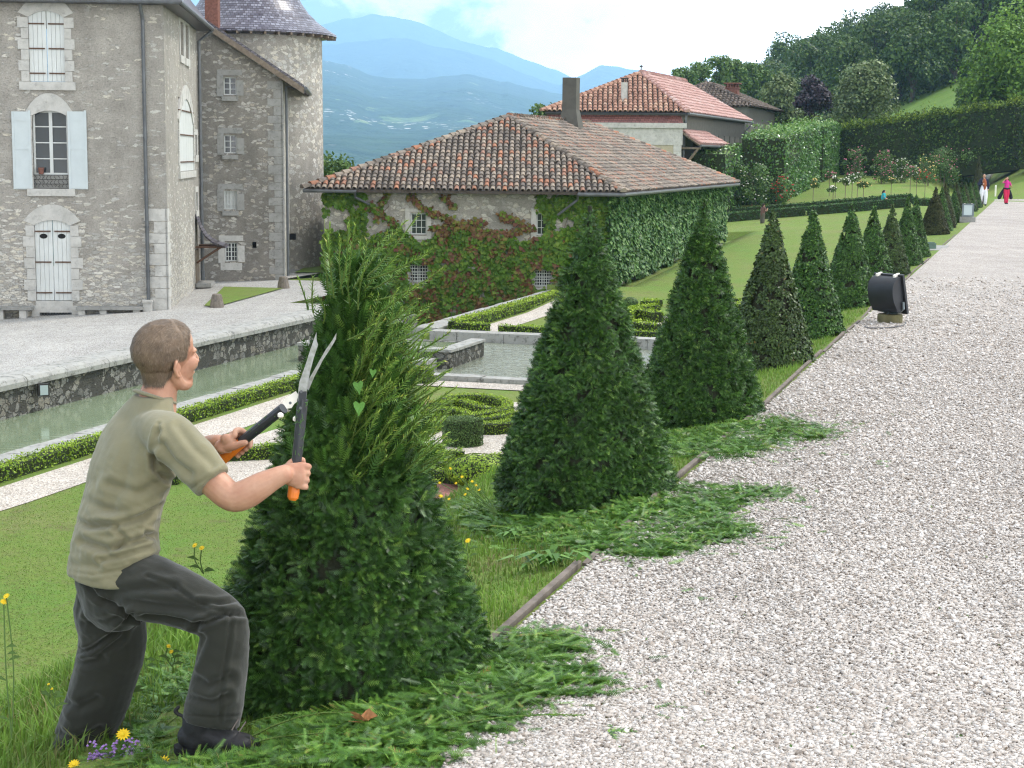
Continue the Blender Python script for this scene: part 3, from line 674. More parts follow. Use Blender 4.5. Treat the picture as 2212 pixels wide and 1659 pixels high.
# ---------- castle wing ----------
wing = thing('castle_wing', 'narrow dark rubble stair wing with four small windows between castle block and round tower', 'building', (-9.2, 58, -2.65))
WF = FR((-10.28, 56.3), (.9957, .0924)); wr = WF.px(*zq(1430, 1200))[0]; WS = FR(WF.pt(wr, 0)[:2], (-.0924, .9957), (.9957, -.0924))
WS.n = np.array((.9957, .0924))
hw_ = [rect(WF, 1125, 388, 1190, 478), rect(WF, 1128, 680, 1192, 772), rect(WF, 1128, 962, 1194, 1055), rect(WF, 1133, 1222, 1196, 1316), rect(WF, 1270, 1218, 1292, 1250)]
zr_ = WF.px(*zq(1422, 372))[1]; zl_ = WF.px(*zq(1100, 155))[1]; wl_ = WF.px(*zq(1100, 155))[0]
mb = MB(); WF.wall(mb, -.6, wr, -3, zr_, hw_, .2)
mb.add([WF.pt(-.6, zr_), WF.pt(wr, zr_), WF.pt(wl_, zl_), WF.pt(-.6, zl_+.5)], [(0, 1, 2, 3)]); mb.build('wall', M_WING, wing)
mb = MB(); WS.wall(mb, 0, 5, -3, zr_, [], .1); mb.build('wall', M_TOWR, wing)  # sunlight on the wing's side face is put into this lighter stone colour
for i, h in enumerate(hw_[:4]):
    mb = MB(); WF.bx(mb, h[0]-.22, h[0]-.004, h[2]-.05, h[3]+.05, -.1, .03); WF.bx(mb, h[1]+.004, h[1]+.24, h[2]-.02, h[3]-.1, -.1, .028)
    WF.bx(mb, h[0]-.2, h[1]+.2, h[3]+.055, h[3]+.24, -.1, .026)
    if i == 3: WF.bx(mb, h[0]-.15, h[1]+.15, h[2]-.3, h[2]-.055, -.1, .03)
    mb.build('window_surround', M_WSTONE if i == 3 else M_GREYST, wing)
    if i < 3: mb = MB(); WF.bx(mb, h[0]-.05, h[1]+.05, h[2]-.2, h[2]-.055, -.1, .14); mb.build('window_sill', M_GREYST, wing)
    window(WF, h, wing, 4 if i > 1 else 2, 4 if i > 1 else 3, d=-.1, bar=.02, frame=.035, mull=.02, glass=M_GLASS if i != 2 else M_WPAINT)
mb = MB(); h = hw_[4]; WF.bx(mb, h[0]-.02, h[1]+.02, h[2], h[3], -.25, -.19); mb.build('dark_opening', M_DARK, wing)
mb = MB(); z = -2.7
k = 0
while z < zr_-.35:
    hh = random.uniform(.24, .34); a = .5 if k % 2 else .3; WF.bx(mb, wr-a, wr-.018, z+.008, z+hh-.008, -.05, .016, random.random()); WS.bx(mb, -.016, .5-a+.3, z+.008, z+hh-.008, -.05, .018); z += hh; k += 1
mb.build('corner_stones', M_GREYST, wing)
q0 = WF.pt(wl_-.5, zl_+.42, .35); q1 = WF.pt(*WF.px(*zq(1532, 428), .35), .35); bk = np.append(-WF.n*6.5, 0); th = np.array((0, 0, .16))
mb = MB(); mb.hexa([q0-th, q1-th, q1+bk-th, q0+bk-th], [q0, q1, q1+bk, q0+bk]); mb.build('roof', M_SLATE2, wing)
mb = MB(); u_ = np.append(WF.n*.03, 0); mb.hexa([q0-th*1.9+u_*.2, q1-th*1.9+u_*.2, q1-th*1.9+u_, q0-th*1.9+u_], [q0-th*.6+u_*.2, q1-th*.6+u_*.2, q1-th*.6+u_, q0-th*.6+u_]); mb.build('verge_board', M_WOOD, wing)
mb = MB(); mb.tube([q1+np.array((.05, 0, -.1)), q1+bk*.9+np.array((.05, 0, -.1))], .06, 8)
mb.tube([q1+np.array((.0, .1, -.2)), WF.pt(wr+.12, zr_-.4, -.2), WF.pt(wr+.12, -2.5, -.2)], .045, 8); mb.build('drain_pipe', M_PIPE, wing)
# ---------- round tower ----------
tc_ = np.array(((545-1106)/F_*64+.02, 64.0)); tower = thing('round_tower', 'round light stone tower with a bell shaped slate roof behind the stair wing', 'tower', (tc_[0], tc_[1], -2.7))
mb = MB(); mb.lathe((tc_[0], tc_[1], 0), [(2.72, -3), (2.68, 2), (2.66, 6.0)], 64); o = mb.build('wall', M_TOWR, tower)
mb = MB(); mb.lathe((tc_[0], tc_[1], 0), [(2.6, 5.9), (3.22, 5.98), (3.2, 6.06), (2.85, 6.28), (2.6, 6.45), (2.36, 6.66)], 64); mb.build('roof_skirt', M_SLATE, tower)
mb = MB(); mb.lathe((tc_[0], tc_[1], 0), [(2.42, 6.62), (2.18, 6.84), (1.92, 7.2), (1.74, 7.56), (1.5, 8.3), (.8, 10.8), (.05, 13)], 64); mb.build('roof_cone', M_SLATE, tower)
mb = MB()
for k in range(40):
    a = 2*PI*k/40; p = np.array((tc_[0]+3.02*math.cos(a), tc_[1]+3.02*math.sin(a), 5.93)); mb = MB(); mb.box(p, (.34, .08, .1), a); (mb.build('rafter_end', M_WOOD, tower) if math.sin(a) < .3 else None)
c = PY(*zq(1475, 1192), 61.3); mb = MB(); mb.box(c, (.2, .3, .22)); mb.build('dark_opening', M_DARK, tower)
c = PY(*zq(1070, 60), 60.5); mb = MB(); mb.box((c[0]-.05, c[1]+.3, c[2]-.2), (.46, .5, 5.5)); mb.box((c[0]-.05, c[1]+.3, c[2]+2.3), (.56, .6, .1)); mb.build('brick_chimney', M_BRICK, None, loc=(c[0], c[1], c[2]-3), label='red brick chimney left of the tower roof at the top of the photo', cat='chimney')
# ---------- tiled roofs ----------
def m_tile(name, stops, big=.4):
    m, n = newmat(name); co = n.co(); c = n.ramp(n.attr(), stops)
    c = n.mix(1, c, n.ramp(n.noise(9, 5, co, .7), [(.3, .7), (.7, 1.15)]), 'MULTIPLY')
    c = n.mix(n.ramp(n.noise(1.1, 5, co, .7), [(.5, 0), (.72, big)]), c, (.075, .07, .055))
    c = n.mix(n.ramp(n.noise(22, 4, co, .7), [(.6, 0), (.7, .45)]), c, (.30, .29, .24))
    n.pr(c, .85, n.bump(n.noise(45, 4, co), .35, .01), .15); return m
M_TILE = m_tile('old_roof_tile', [(0, (.12, .10, .085)), (.25, (.20, .17, .145)), (.48, (.27, .225, .185)), (.66, (.34, .28, .22)), (.76, (.30, .17, .125)), (.88, (.34, .16, .10)), (1, (.42, .20, .12))])
M_TILE2 = m_tile('orange_roof_tile', [(0, (.26, .14, .10)), (.4, (.36, .20, .145)), (.7, (.42, .25, .18)), (1, (.50, .34, .25))], .15)
M_TILE3 = m_tile('pink_roof_tile', [(0, (.36, .21, .18)), (.4, (.42, .25, .22)), (.7, (.47, .30, .265)), (1, (.55, .42, .38))], .15)
M_TILEB = plain('roof_underside', (.08, .065, .055), .9, .3)
M_TILE4 = m_tile('dark_roof_tile', [(0, (.08, .065, .055)), (.5, (.14, .11, .09)), (1, (.22, .17, .14))], .4)
def tile_slope(mb, poly, pw=.215, pl=.30, rad=.083, ln=.43, sd=0, lift=.03, bias=0.0):
    """poly[0]->poly[1] is the eave; barrel tiles laid in the plane of poly"""
    P = [np.asarray(p, float) for p in poly]; r = np.random.RandomState(sd)
    e = P[1]-P[0]; L = np.linalg.norm(e); e = e/L; nn = np.cross(e, P[-1]-P[0]); nn /= np.linalg.norm(nn)
    if nn[2] < 0: nn = -nn
    g = np.cross(nn, e); g = g if g[2] > 0 else -g
    q = [(np.dot(p-P[0], e), np.dot(p-P[0], g)) for p in P]
    def inside(a, b):
        c = False; j = len(q)-1
        for i in range(len(q)):
            if (q[i][1] > b) != (q[j][1] > b) and a < (q[j][0]-q[i][0])*(b-q[i][1])/(q[j][1]-q[i][1])+q[i][0]: c = not c
            j = i
        return c
    bmax = max(b for a, b in q); amin = min(a for a, b in q); amax = max(a for a, b in q); K = 6
    ang = np.linspace(0, PI, K+1)
    for i in range(int((amax-amin)/pw)+1):
        a0 = amin+(i+.5)*pw
        for j in range(int(bmax/pl)+1):
            b0 = j*pl
            if not inside(a0, b0+.12): continue
            a = a0+r.normal(0, .008); b = b0-.05+r.normal(0, .012); yaw = r.normal(0, .025); l1 = ln
            V = []
            for (bb, rr, h) in ((b, rad*1.08, lift+.025), (b+l1, rad*.82, lift-.012)):
                for t in ang: V.append(P[0]+e*(a+rr*math.cos(t)+yaw*(bb-b))+g*bb+nn*(h+rr*math.sin(t)*.9))
            for t in ang: V.append(P[0]+e*(a+rad*.86*math.cos(t))+g*b+nn*(lift+.025+rad*.86*math.sin(t)*.9-.005))
            Fc = [(k, k+1, K+2+k, K+1+k) for k in range(K)]+[(2*(K+1)+k, 2*(K+1)+k+1, k+1, k) for k in range(K)]
            mb.add(V, Fc, float(np.clip(r.beta(1.5, 1.7)+bias, 0, 1)))
    return e, g, nn
def ridge_tiles(mb, A, B, rad=.13, pl=.36, sd=3):
    A = np.asarray(A, float); B = np.asarray(B, float); d = B-A; L = np.linalg.norm(d); d /= L; s = np.cross(d, (0, 0, 1)); s /= np.linalg.norm(s); u = np.cross(s, d); r = np.random.RandomState(sd)
    for i in range(int(L/pl)):
        V = []
        for (x, rr, h) in ((i*pl-.04, rad*1.08, .05), (i*pl+pl+.02, rad*.85, .02)):
            for t in np.linspace(-.1, PI+.1, 8): V.append(A+d*x+s*rr*math.cos(t)+u*(h+rr*math.sin(t)))
        mb.add(V, [(k, k+1, 9+k, 8+k) for k in range(7)]+[tuple(range(8))[::-1]], r.rand())
# ---------- cottage with creeper ----------
cot = thing('creeper_cottage', 'low stone outbuilding under a wide old hipped tile roof, walls grown over with creeper', 'building', (-1, 66, -3.4))
EZ = PY(655, 408, 60)[2]; eL = np.array((PY(655, 408, 60)[0], 60, EZ)); eR = np.array((PY(1345, 410, 59.9)[0], 59.9, EZ-.03)); Lc = 25.4
a3 = np.array((AX[0], AX[1], 0)); fR = eR+a3*Lc; fL = eL+a3*Lc
ap = (eL+eR)/2+a3*6.1; ap[2] = PY(1100, 248, ap[1])[2]-.1; ap[0] = PY(1100, 248, ap[1])[0]; re = ap+a3*12.6
mb = MB(); tile_slope(mb, [eL, eR, ap], sd=1); tile_slope(mb, [eR, fR, re, ap], sd=2, bias=-.06); tile_slope(mb, [fL, eL, ap, re], sd=6, pw=.3, pl=.45)
ridge_tiles(mb, eR, ap); ridge_tiles(mb, eL, ap, sd=5); ridge_tiles(mb, ap, re, sd=6); ridge_tiles(mb, fR, re, sd=7)
rf = mb.build('roof', M_TILE, cot)
mb = MB(); dn = np.array((0, 0, .10)); mb.add([eL, eR, fR, fL, ap, re], [(0, 1, 4), (1, 2, 5, 4), (2, 3, 5), (3, 0, 4, 5)]); mb.add([eL-dn, eR-dn, fR-dn, fL-dn], [(0, 1, 2, 3)]); mb.add([eL, eR, fR, fL, eL-dn, eR-dn, fR-dn, fL-dn], [(0, 1, 5, 4), (1, 2, 6, 5), (2, 3, 7, 6), (3, 0, 4, 7)])
mb.build('roof_boarding', M_TILEB, rf)
IF_ = FR((eR[0]-.55, 60.55), (-1, .0)); IF_.n = np.array((0, -1.)); IW = FR((eR[0]-.55, 60.55), AX, (AX[1], -AX[0]))
Wc = IF_.px(702, 500)[0]
hI = [rect(IF_, 548, 732, 625, 835, zr), rect(IF_, 1160, 732, 1230, 838, zr), rect(IF_, 542, 978, 630, 1068, zr), rect(IF_, 1150, 1003, 1232, 1090, zr)]
mb = MB(); IF_.wall(mb, 0, Wc, -4.6, EZ-.05, hI, .22); mb.build('wall', M_IVYW, cot)
mb = MB(); IW.wall(mb, 0, Lc-1.1, -3.6, EZ-.05, [], .2); pL = IF_.pt(Wc, 0)
LW = FR(pL[:2], AX, (-AX[1], AX[0])); LW.wall(mb, 0, Lc-1.1, -4.6, EZ-.05, [], .2); mb.build('wall', M_IVYW, cot)
for i, h in enumerate(hI):
    mb = MB(); IF_.bx(mb, h[0]-.17, h[0]-.004, h[2]-.05, h[3]+.05, -.1, .03); IF_.bx(mb, h[1]+.004, h[1]+.2, h[2]-.05, h[3]+.05, -.1, .03); IF_.bx(mb, h[0]-.17, h[1]+.2, h[3]+.055, h[3]+.17, -.1, .025); IF_.bx(mb, h[0]-.17, h[1]+.2, h[2]-.18, h[2]-.055, -.1, .03)
    mb.build('window_surround', M_WSTONE, cot)
    if i < 2: window(IF_, h, cot, 3, 3, d=-.12, bar=.022, frame=.04)
    else:
        f = window(IF_, h, cot, 2, 2, d=-.17, bar=.02, frame=.03); mb = MB()
        for k in range(1, 7): w_ = h[0]+(h[1]-h[0])*k/7; mb.tube([IF_.pt(w_, h[2], -.06), IF_.pt(w_, h[3], -.06)], .014, 5)
        for k in range(0, 6): z_ = h[2]+(h[3]-h[2])*(k+.5)/6; mb.tube([IF_.pt(h[0], z_, -.06), IF_.pt(h[1], z_, -.06)], .014, 5)
        mb.build('window_bars', M_WPAINT, f)
mb = MB(); g0 = eL+np.array((.0, -.08, -.06)); mb.tube([g0, g0+np.array((1.9, 0, -.02))], .06, 8); p = g0+np.array((1.85, 0, -.03)); mb.tube([p, p+np.array((0, .2, -.2)), p+np.array((.5, .4, -.45))], .045, 8)
g1 = eR+np.array((-1.6, -.08, -.08)); mb.tube([g1, eR+np.array((.05, -.05, -.08)), fR+np.array((.08, 0, -.08))], .07, 8); mb.tube([g1, g1+np.array((0, .2, -.2)), g1+np.array((-.7, .4, -.75))], .045, 8)
mb.build('gutter', M_PIPE, cot)
cb = PY(1233, 253, 73.5); mb = MB(); ct = PY(1233, 168, 73.5)[2]; mb.box((cb[0], 73.5, (ct+cb[2]-1.2)/2+.35), (.62, .62, ct-cb[2]+.5), -AZ)
mb.hexa(*[[np.array((cb[0]+a*math.cos(AZ)+b*math.sin(AZ), 73.5-a*math.sin(AZ)+b*math.cos(AZ), z)) for a, b in ((-s, -s), (s, -s), (s, s), (-s, s))] for s, z in ((.55, cb[2]-.9), (.305, cb[2]+.35))])
mb.build('tall_chimney', m_ashlar('dark_render', (.105, .10, .085), .6), cot)
# creeper on the front: density map in the wall plane
def seg(px, py, L): # distance to polyline (reference zoom coordinates)
    d = np.full(px.shape, 1e9)
    for (x0, y0), (x1, y1) in zip(L[:-1], L[1:]):
        vx, vy = x1-x0, y1-y0; t = np.clip(((px-x0)*vx+(py-y0)*vy)/(vx*vx+vy*vy), 0, 1); d = np.minimum(d, np.hypot(px-x0-t*vx, py-y0-t*vy))
    return d
def creeper(n_, seed):
    r = np.random.RandomState(seed); X = r.uniform(120, 1560, n_); Y = r.uniform(615, 1300, n_); P = np.stack([X, Y, 0*X], -1)
    nz = fbm(P, 1/70., 4, 5); nz2 = fbm(P, 1/28., 3, 8)
    dens = np.zeros(n_)
    dens = np.maximum(dens, (Y > 835+90*(fbm(P, 1/120., 2, 3)-.5)*2)*(nz*.6+nz2*.5 > .37))
    dens = np.maximum(dens, ((X < 370) & (Y < 860))*(nz > .40+.25*(X > 330)))
    dens = np.maximum(dens, (X > 1165+60*(nz-.5)+.0*Y)*(nz > .30))
    vines = [[(550, 650), (640, 720), (740, 760), (830, 790), (880, 830)], [(700, 640), (750, 690)], [(640, 800), (740, 795), (850, 770), (890, 775)], [(340, 690), (430, 750), (470, 780)], [(890, 820), (980, 840), (1060, 815), (1140, 800)], [(990, 740), (1060, 765), (1120, 800)], [(430, 640), (400, 700), (380, 760)], [(740, 760), (735, 800), (700, 860)]]
    dv = np.min([seg(X, Y, v) for v in vines], 0); dens = np.maximum(dens, (dv < 17*nz2+4)*.9)
    for (x0, y0, x1, y1) in ((536, 720, 636, 842), (1150, 725, 1200, 842), (532, 968, 640, 1076), (1142, 995, 1238, 1098)): dens *= 1-((X > x0) & (X < x1) & (Y > y0) & (Y < y1))
    keep = dens > r.rand(n_)*.98; X, Y, dv = X[keep], Y[keep], dv[keep]; P = P[keep]
    red = np.clip((fbm(P, 1/38., 4, 21)-.5)*4.0+(Y-1030)/620*1.0+.10*((X > 560) & (X < 1330))+.14, 0, .85)
    red = np.where((X < 420) & (Y < 870), red*.2, red); red = np.where((X > 1165) & (Y < 900), red*.12, red); red = np.where(dv < 22, .85, red)
    red = np.where((X < 540), red*.55, red)
    pts = np.array([IF_.pt(*IF_.px(*zr(x, y)), .02+.10*r.rand()) for x, y in zip(X, Y)])
    return pts, red, X
cp, red, cx_ = creeper(30000, 3)
ok = (cp[:, 0] < eR[0]-.5) & (cp[:, 2] < EZ-.1) & (cp[:, 2] > -4.5); cp, red = cp[ok], red[ok]; r_ = np.random.RandomState(4)
V, Fc = leaves(cp, np.tile((0, -1., .35), (len(cp), 1)), .155, .85, .38, 1.2, .08, 5)
M_CREEP = leafm('creeper_leaf', [(0, (.06, .14, .012)), (.3, (.11, .21, .02)), (.46, (.17, .25, .03)), (.55, (.20, .19, .04)), (.7, (.20, .11, .04)), (1, (.17, .065, .042))], .2, .5)
isred = r_.rand(len(cp)) < red; rn = np.where(isred, r_.uniform(.5, 1, len(cp)), r_.uniform(0, .48, len(cp)))
creep = thing('wall_creeper', 'green and red Virginia creeper covering the front wall of the stone outbuilding', 'creeper', (-1, 60.4, -4))
mk('leaves', V, Fc, M_CREEP, creep, rnd=rn)
mb = MB()
for vv in [[(550, 650), (640, 720), (740, 760), (830, 790), (880, 830)], [(640, 800), (740, 795), (850, 770)], [(340, 690), (430, 750), (470, 780)], [(430, 640), (440, 700), (380, 760)], [(990, 740), (1060, 765), (1120, 800)], [(900, 1180), (880, 1000), (830, 850)], [(480, 1250), (560, 1050), (500, 850), (380, 700)], [(1300, 1200), (1260, 900), (1330, 700)]]:
    mb.tube([IF_.pt(*IF_.px(*zr(x, y)), .02) for x, y in vv], .014, 5)
mb.build('stems', M_WOOD, creep)
# ivy on the long right wall
N_ = 34000; r = np.random.RandomState(9); wv = r.uniform(-.3, Lc-1.0, N_); gz_ = gheight(*(np.array([IW.pt(a, 0)[:2] for a in wv]).T+np.array([[.4], [-.1]])))
hh = r.rand(N_); top = EZ-.12; pr_ = np.array([IW.pt(a, 0, 0) for a in wv]); zz = gz_+.15*r.rand(N_)+(top-gz_)*hh
bul = .12+.22*(1-hh)*fbm(np.stack([wv, zz, 0*wv], -1), .8, 3, 2)+.08*r.rand(N_); off = IW.n[None, :]*bul[:, None]
low = zz < gz_+.5*fbm(np.stack([wv, 0*wv, 0*wv], -1), 1.2, 2, 7); keep = ~low
P = np.stack([pr_[:, 0]+off[:, 0], pr_[:, 1]+off[:, 1], zz], -1)[keep]
V, Fc = leaves(P, np.tile((IW.n[0], IW.n[1], .5), (len(P), 1)), .17, .8, .4, 1.5, .1, 6)
M_IVY = leafm('ivy_leaf', [(0, (.035, .095, .02)), (.5, (.08, .18, .042)), (.82, (.15, .27, .075)), (1, (.26, .38, .14))], .14, .5, .22)
ivy = thing('wall_ivy', 'dark green glossy ivy covering the long side wall of the stone outbuilding', 'ivy', (6.5, 68, -2.8))
mk('leaves', V, Fc, M_IVY, ivy, rnd=r.rand(len(P)))
# ---------- farm buildings behind ----------
farm = thing('farm_building', 'farm building with orange tile roof, red tiled band and slit windows', 'building', (12, 112, -1.8))
c0 = PY(1490, 243, 100); zE = c0[2]; BF = FR((c0[0]-.15, 100.2), (-.9985, .055)); BS = FR((c0[0]-.45, 100.5), AX, (AX[1], -AX[0]))
zc1 = PY(1480, 266, 100)[2]; zc2 = PY(1480, 277, 100)[2]; FWd = 8.3; FL = 25.
mb = MB(); BF.wall(mb, .3, FWd, -3, zc2, [], .1); mb.build('wall', M_PLASTER, farm)
mb = MB(); BF.bx(mb, .0, FWd+.2, zc2, zc1, -.3, .18); BF.bx(mb, .22, FWd, zc2-1.0, zc2-.005, -.2, .05); mb.build('cornice', M_WSTONE, farm)
mb = MB(); q = [BF.pt(.2, zc1, .08), BF.pt(FWd, zc1, .08), BF.pt(FWd, zE-.15, -.12), BF.pt(.35, zE-.15, -.12)]; bq = [p+np.append(-BF.n*.3, 0) for p in q]; mb.hexa([bq[0], bq[1], q[1], q[0]], [bq[3], bq[2], q[2], q[3]]); mb.build('tiled_band', m_slate('red_scale_tile', [(.17, .06, .05), (.22, .08, .07), (.28, .11, .09)], 0, 0, 0, .22, .12), farm)
mb = MB(); BF.bx(mb, .1, FWd+.1, zE-.17, zE-.02, -.1, .06); BF.bx(mb, -.02, .1, zc1, zE-.02, -.1, .1); mb.build('gutter', M_PIPE, farm)
mb = MB(); z = -3
while z < zc2-1.1: BF.bx(mb, .28, .75, z+.01, z+.44, -.05, .04, random.random()); z += .45
mb.build('corner_stones', M_WSTONE, farm)
ns = 10; hs = [(1.6+k*2.25, 1.95+k*2.25, 2.15, 3.05) for k in range(10)]
mb = MB(); BS.wall(mb, 0, FL-1, -3, zE-.1, hs, .25); mb.build('wall', M_CONC, farm)
mb = MB(); BS.bx(mb, .1, FL-1.2, 1.9, 3.3, -.4, -.255); mb.build('dark_opening', M_DARK, farm)
P0 = BF.pt(0, zE, .3); P1 = BF.pt(FWd+.3, zE, .3); P3 = P0+a3*FL; P2 = P1+a3*FL; pk = (P0+P1)/2+a3*5; pk = PY(1385, 158, pk[1]); rg = pk+a3*14.5+np.array((0, 0, .1))
mb = MB(); tile_slope(mb, [P1, P0, pk], sd=11, pw=.30, pl=.38, rad=.12, ln=.5); ridge_tiles(mb, P1, pk, .16); rf = mb.build('roof', M_TILE2, farm, label='orange barrel tile hip facing the camera')
mb = MB(); tile_slope(mb, [P0, P3, rg, pk], sd=12, pw=.30, pl=.40, rad=.12, ln=.5); ridge_tiles(mb, P0, pk, .17); ridge_tiles(mb, pk, rg, .17); mb.build('roof', M_TILE3, farm, label='long pinkish tile roof slope')
mb = MB(); mb.add([P0, P1, P2, P3, pk, rg], [(0, 1, 4), (1, 2, 5, 4), (3, 0, 4, 5), (2, 3, 5)]); mb.add([P0-dn, P1-dn, P2-dn, P3-dn], [(0, 1, 2, 3)]); mb.build('roof_boarding', M_TILEB, rf)
mb = MB(); mb.tube([P0+np.array((.1, 0, -.08)), P3+np.array((.1, 0, -.08))], .09, 8); mb.tube([P0+np.array((.05, .3, -.1)), BS.pt(.3, zE-.7, .12), BS.pt(.3, -1.5, .12)], .06, 8); e_ = BS.pt(FL-1.3, zE-.7, .12); mb.tube([P3+np.array((.1, -.3, -.1)), e_, e_-np.array((0, 0, 5))], .07, 8); mb.build('gutter', M_PIPE, farm)
mb = MB(); fc = PY(1348, 226, 101.6); tp = PY(1348, 178, 101.6)[2]; mb.box((fc[0], 101.6, (fc[2]+tp)/2-.3), (.36, .4, tp-fc[2]+.6)); mb.box((fc[0], 101.6, fc[2]+.02), (.5, .5, .12)); ch = mb.build('chimney', M_WSTONE, farm)
mb = MB(); [mb.box((fc[0]+a, 101.6, tp+.12), (.05, .3, .2)) for a in (-.15, -.05, .05, .15)]; mb.box((fc[0], 101.6, tp+.24), (.46, .46, .05)); mb.build('chimney_cap', M_IRON, ch)
mb = MB(); mb.tube([pk, pk+np.array((0, 0, .5))], .03, 6); mb.lathe(pk+np.array((0, 0, .35)), [(.02, 0), (.12, .05), (.02, .14)], 10); mb.build('roof_finial', M_IRON, farm)
# lean-to porch
zt1 = 3.15; zb1 = 2.38; A_ = BS.pt(.2, zt1, 0); B_ = BS.pt(8.2, zt1, 0); C_ = BS.pt(9.4, zb1, 1.25); D_ = BS.pt(-.2, zb1, 1.25)
mb = MB(); tile_slope(mb, [D_, C_, B_, A_], sd=14, pw=.30, pl=.4, rad=.12, ln=.5); mb.hexa([D_-dn, C_-dn, B_-dn, A_-dn], [D_, C_, B_, A_]); po = mb.build('porch_roof', M_TILE3, farm)
mb = MB(); mb.tube([D_-dn, C_-dn], .08, 8); mb.build('gutter', M_PIPE, po); 
for w_ in (.1, 8.4): mb = MB(); mb.tube([BS.pt(w_, zb1-.2, 1.1), BS.pt(w_, zb1-1.5, .1)], .08, 6); mb.tube([BS.pt(w_, zb1-.25, 1.2), BS.pt(w_, zb1-.25, 0)], .07, 6); mb.tube([BS.pt(w_, zb1-.1, 1.15), BS.pt(w_, zt1-.1, .05)], .07, 6); mb.build('brace', M_WOOD, po)
mb = MB(); BS.bx(mb, .5, 8.5, -2, 2.2, .01, .05); mb.build('dark_barn_opening', M_DARK, farm)  # near-black sheet on the wall: shade of the barn opening put into its colour
old = thing('old_barn', 'barn with dark weathered roof and brick chimney half hidden behind the pink roof', 'building', (18, 134, -1))
Yb = 134; b0 = PY(1632, 230, Yb); b1 = PY(1500, 236, Yb); bt = PY(1510, 176, Yb+7); dd = a3*16
b1 = b0+np.array((-9, 2.7, 0)); pkb = (b0+b1)/2+a3*4.5; pkb[2] = bt[2]-.2; rgb = pkb+a3*7
mb = MB(); tile_slope(mb, [b1, b0, pkb], sd=15, pw=.34, pl=.45, rad=.13, ln=.55); tile_slope(mb, [b0, b0+dd, rgb, pkb], sd=16, pw=.34, pl=.45, rad=.13, ln=.55); mb.add([b0, b1, b1+dd, b0+dd, pkb, rgb], [(0, 1, 4), (1, 2, 5, 4), (3, 0, 4, 5), (2, 3, 5)]); ridge_tiles(mb, b0, pkb, .18); ridge_tiles(mb, b1, pkb, .18); mb.build('roof', M_TILE4, old)
OB = FR(b0[:2]+np.array((-.5, .5)), (-9, 2.7)); mb = MB(); OB.wall(mb, 0, 8.4, -2, b0[2]-.05, []); OS = FR(b0[:2]+np.array((-.5, .5)), AX, (AX[1], -AX[0])); OS.wall(mb, 0, 15, -2, b0[2]-.05, []); mb.build('wall', M_CONC, old)
cc_ = PY(1582, 208, Yb+5); mb = MB(); tp = PY(1582, 190, Yb+5)[2]; mb.box((cc_[0], cc_[1], (cc_[2]-1.5+tp)/2), (1.0, .9, tp-cc_[2]+1.5), -AZ)
for k in range(5): mb.box((cc_[0]-.45+.225*k, cc_[1]-.45+.06*k, tp+.16), (.1, .12, .32), -AZ); mb.box((cc_[0]-.45+.225*k, cc_[1]+.4, tp+.16), (.1, .12, .32), -AZ)
mb.box((cc_[0], cc_[1], tp+.36), (1.3, 1.2, .1), -AZ); mb.box((cc_[0], cc_[1], tp-.02), (1.15, 1.05, .08), -AZ); mb.build('chimney', M_BRICK, old)
# ---------- retaining walls, kerbs, pool ----------
def tsb(mb, t0, t1, s0, s1, z0, z1, r=.5):
    q = [W(t0, s0), W(t0, s1), W(t1, s1), W(t1, s0)]; q = q[::-1]
    mb.hexa([np.append(p, z0) for p in q], [np.append(p, z1) for p in q], r)
rw_ = thing('retaining_wall', 'mossy rubble retaining wall with pale rounded coping along the far side of the canal', 'wall', np.append(W(25, 18.2), -3.4))
mb = MB(); tsb(mb, -8, 43.2, 18.06, 18.6, -4.2, -2.80); tsb(mb, 43.2, 43.7, 15.98, 18.6, -4.2, -2.80); mb.build('wall', M_RETW, rw_)
mb = MB(); t = -8
while t < 43:
    l = random.uniform(1.1, 1.7); e = random.uniform(-.006, .006)
    V = []; prf = [(17.96+e, -2.80), (17.95+e, -2.70), (18.0+e, -2.63), (18.1, -2.595), (18.55, -2.585), (18.72, -2.62), (18.72, -2.8)]
    for tt_ in (t+.008, min(t+l, 43.3)-.008):
        for s_, z_ in prf: V.append(np.append(W(tt_, s_), z_))
    k = len(prf); mb.add(V, [(i, i+1, i+1+k, i+k) for i in range(k-1)]+[tuple(range(k))[::-1], tuple(range(k, 2*k))], random.random()); t += l
mb.build('coping', M_COPE, rw_)
mb = MB(); t = -8
while t < 34: l = random.uniform(.8, 1.4); tsb(mb, t+.006, t+l-.006, 14.86+random.uniform(-.02, .02), 15.5, -3.6, -3.20+random.uniform(-.012, .012), random.random()); t += l
mb.build('canal_edge', M_COPE, None, loc=np.append(W(20, 15.2), -3.3), label='flat weathered stone edging between the canal and the box hedge', cat='stone edging')
mb = MB(); t = 43.3
while t < 58: l = random.uniform(.8, 1.4); tsb(mb, t+.006, t+l-.006, 15.25+random.uniform(-.02, .02), 15.98, -4.6, -3.12+random.uniform(-.012, .012), random.random()); t += l
mb.build('terrace_wall', M_COPE, None, loc=np.append(W(50, 15.6), -4.4), label='pale stone terrace wall running from the pool towards the creeper covered outbuilding', cat='wall')
mb = MB(); s = 5.0
while s < 14.9: l = random.uniform(.9, 1.5); tsb(mb, 34.0, 34.42, s+.006, min(s+l, 14.86)-.006, -3.9, -3.13+random.uniform(-.012, .012), random.random()); s += l
s = 5.0
while s < 15.2: l = random.uniform(.9, 1.5); tsb(mb, 42.64, 43.2, s+.006, min(s+l, 15.24)-.006, -3.9, -3.12+random.uniform(-.012, .012), random.random()); s += l
tsb(mb, 34.42, 42.7, 4.7, 5.1, -3.9, -3.08)
mb.build('pool_kerb', M_COPE, None, loc=np.append(W(38, 10), -3.3), label='weathered low stone kerb around the rippled garden pool', cat='kerb')
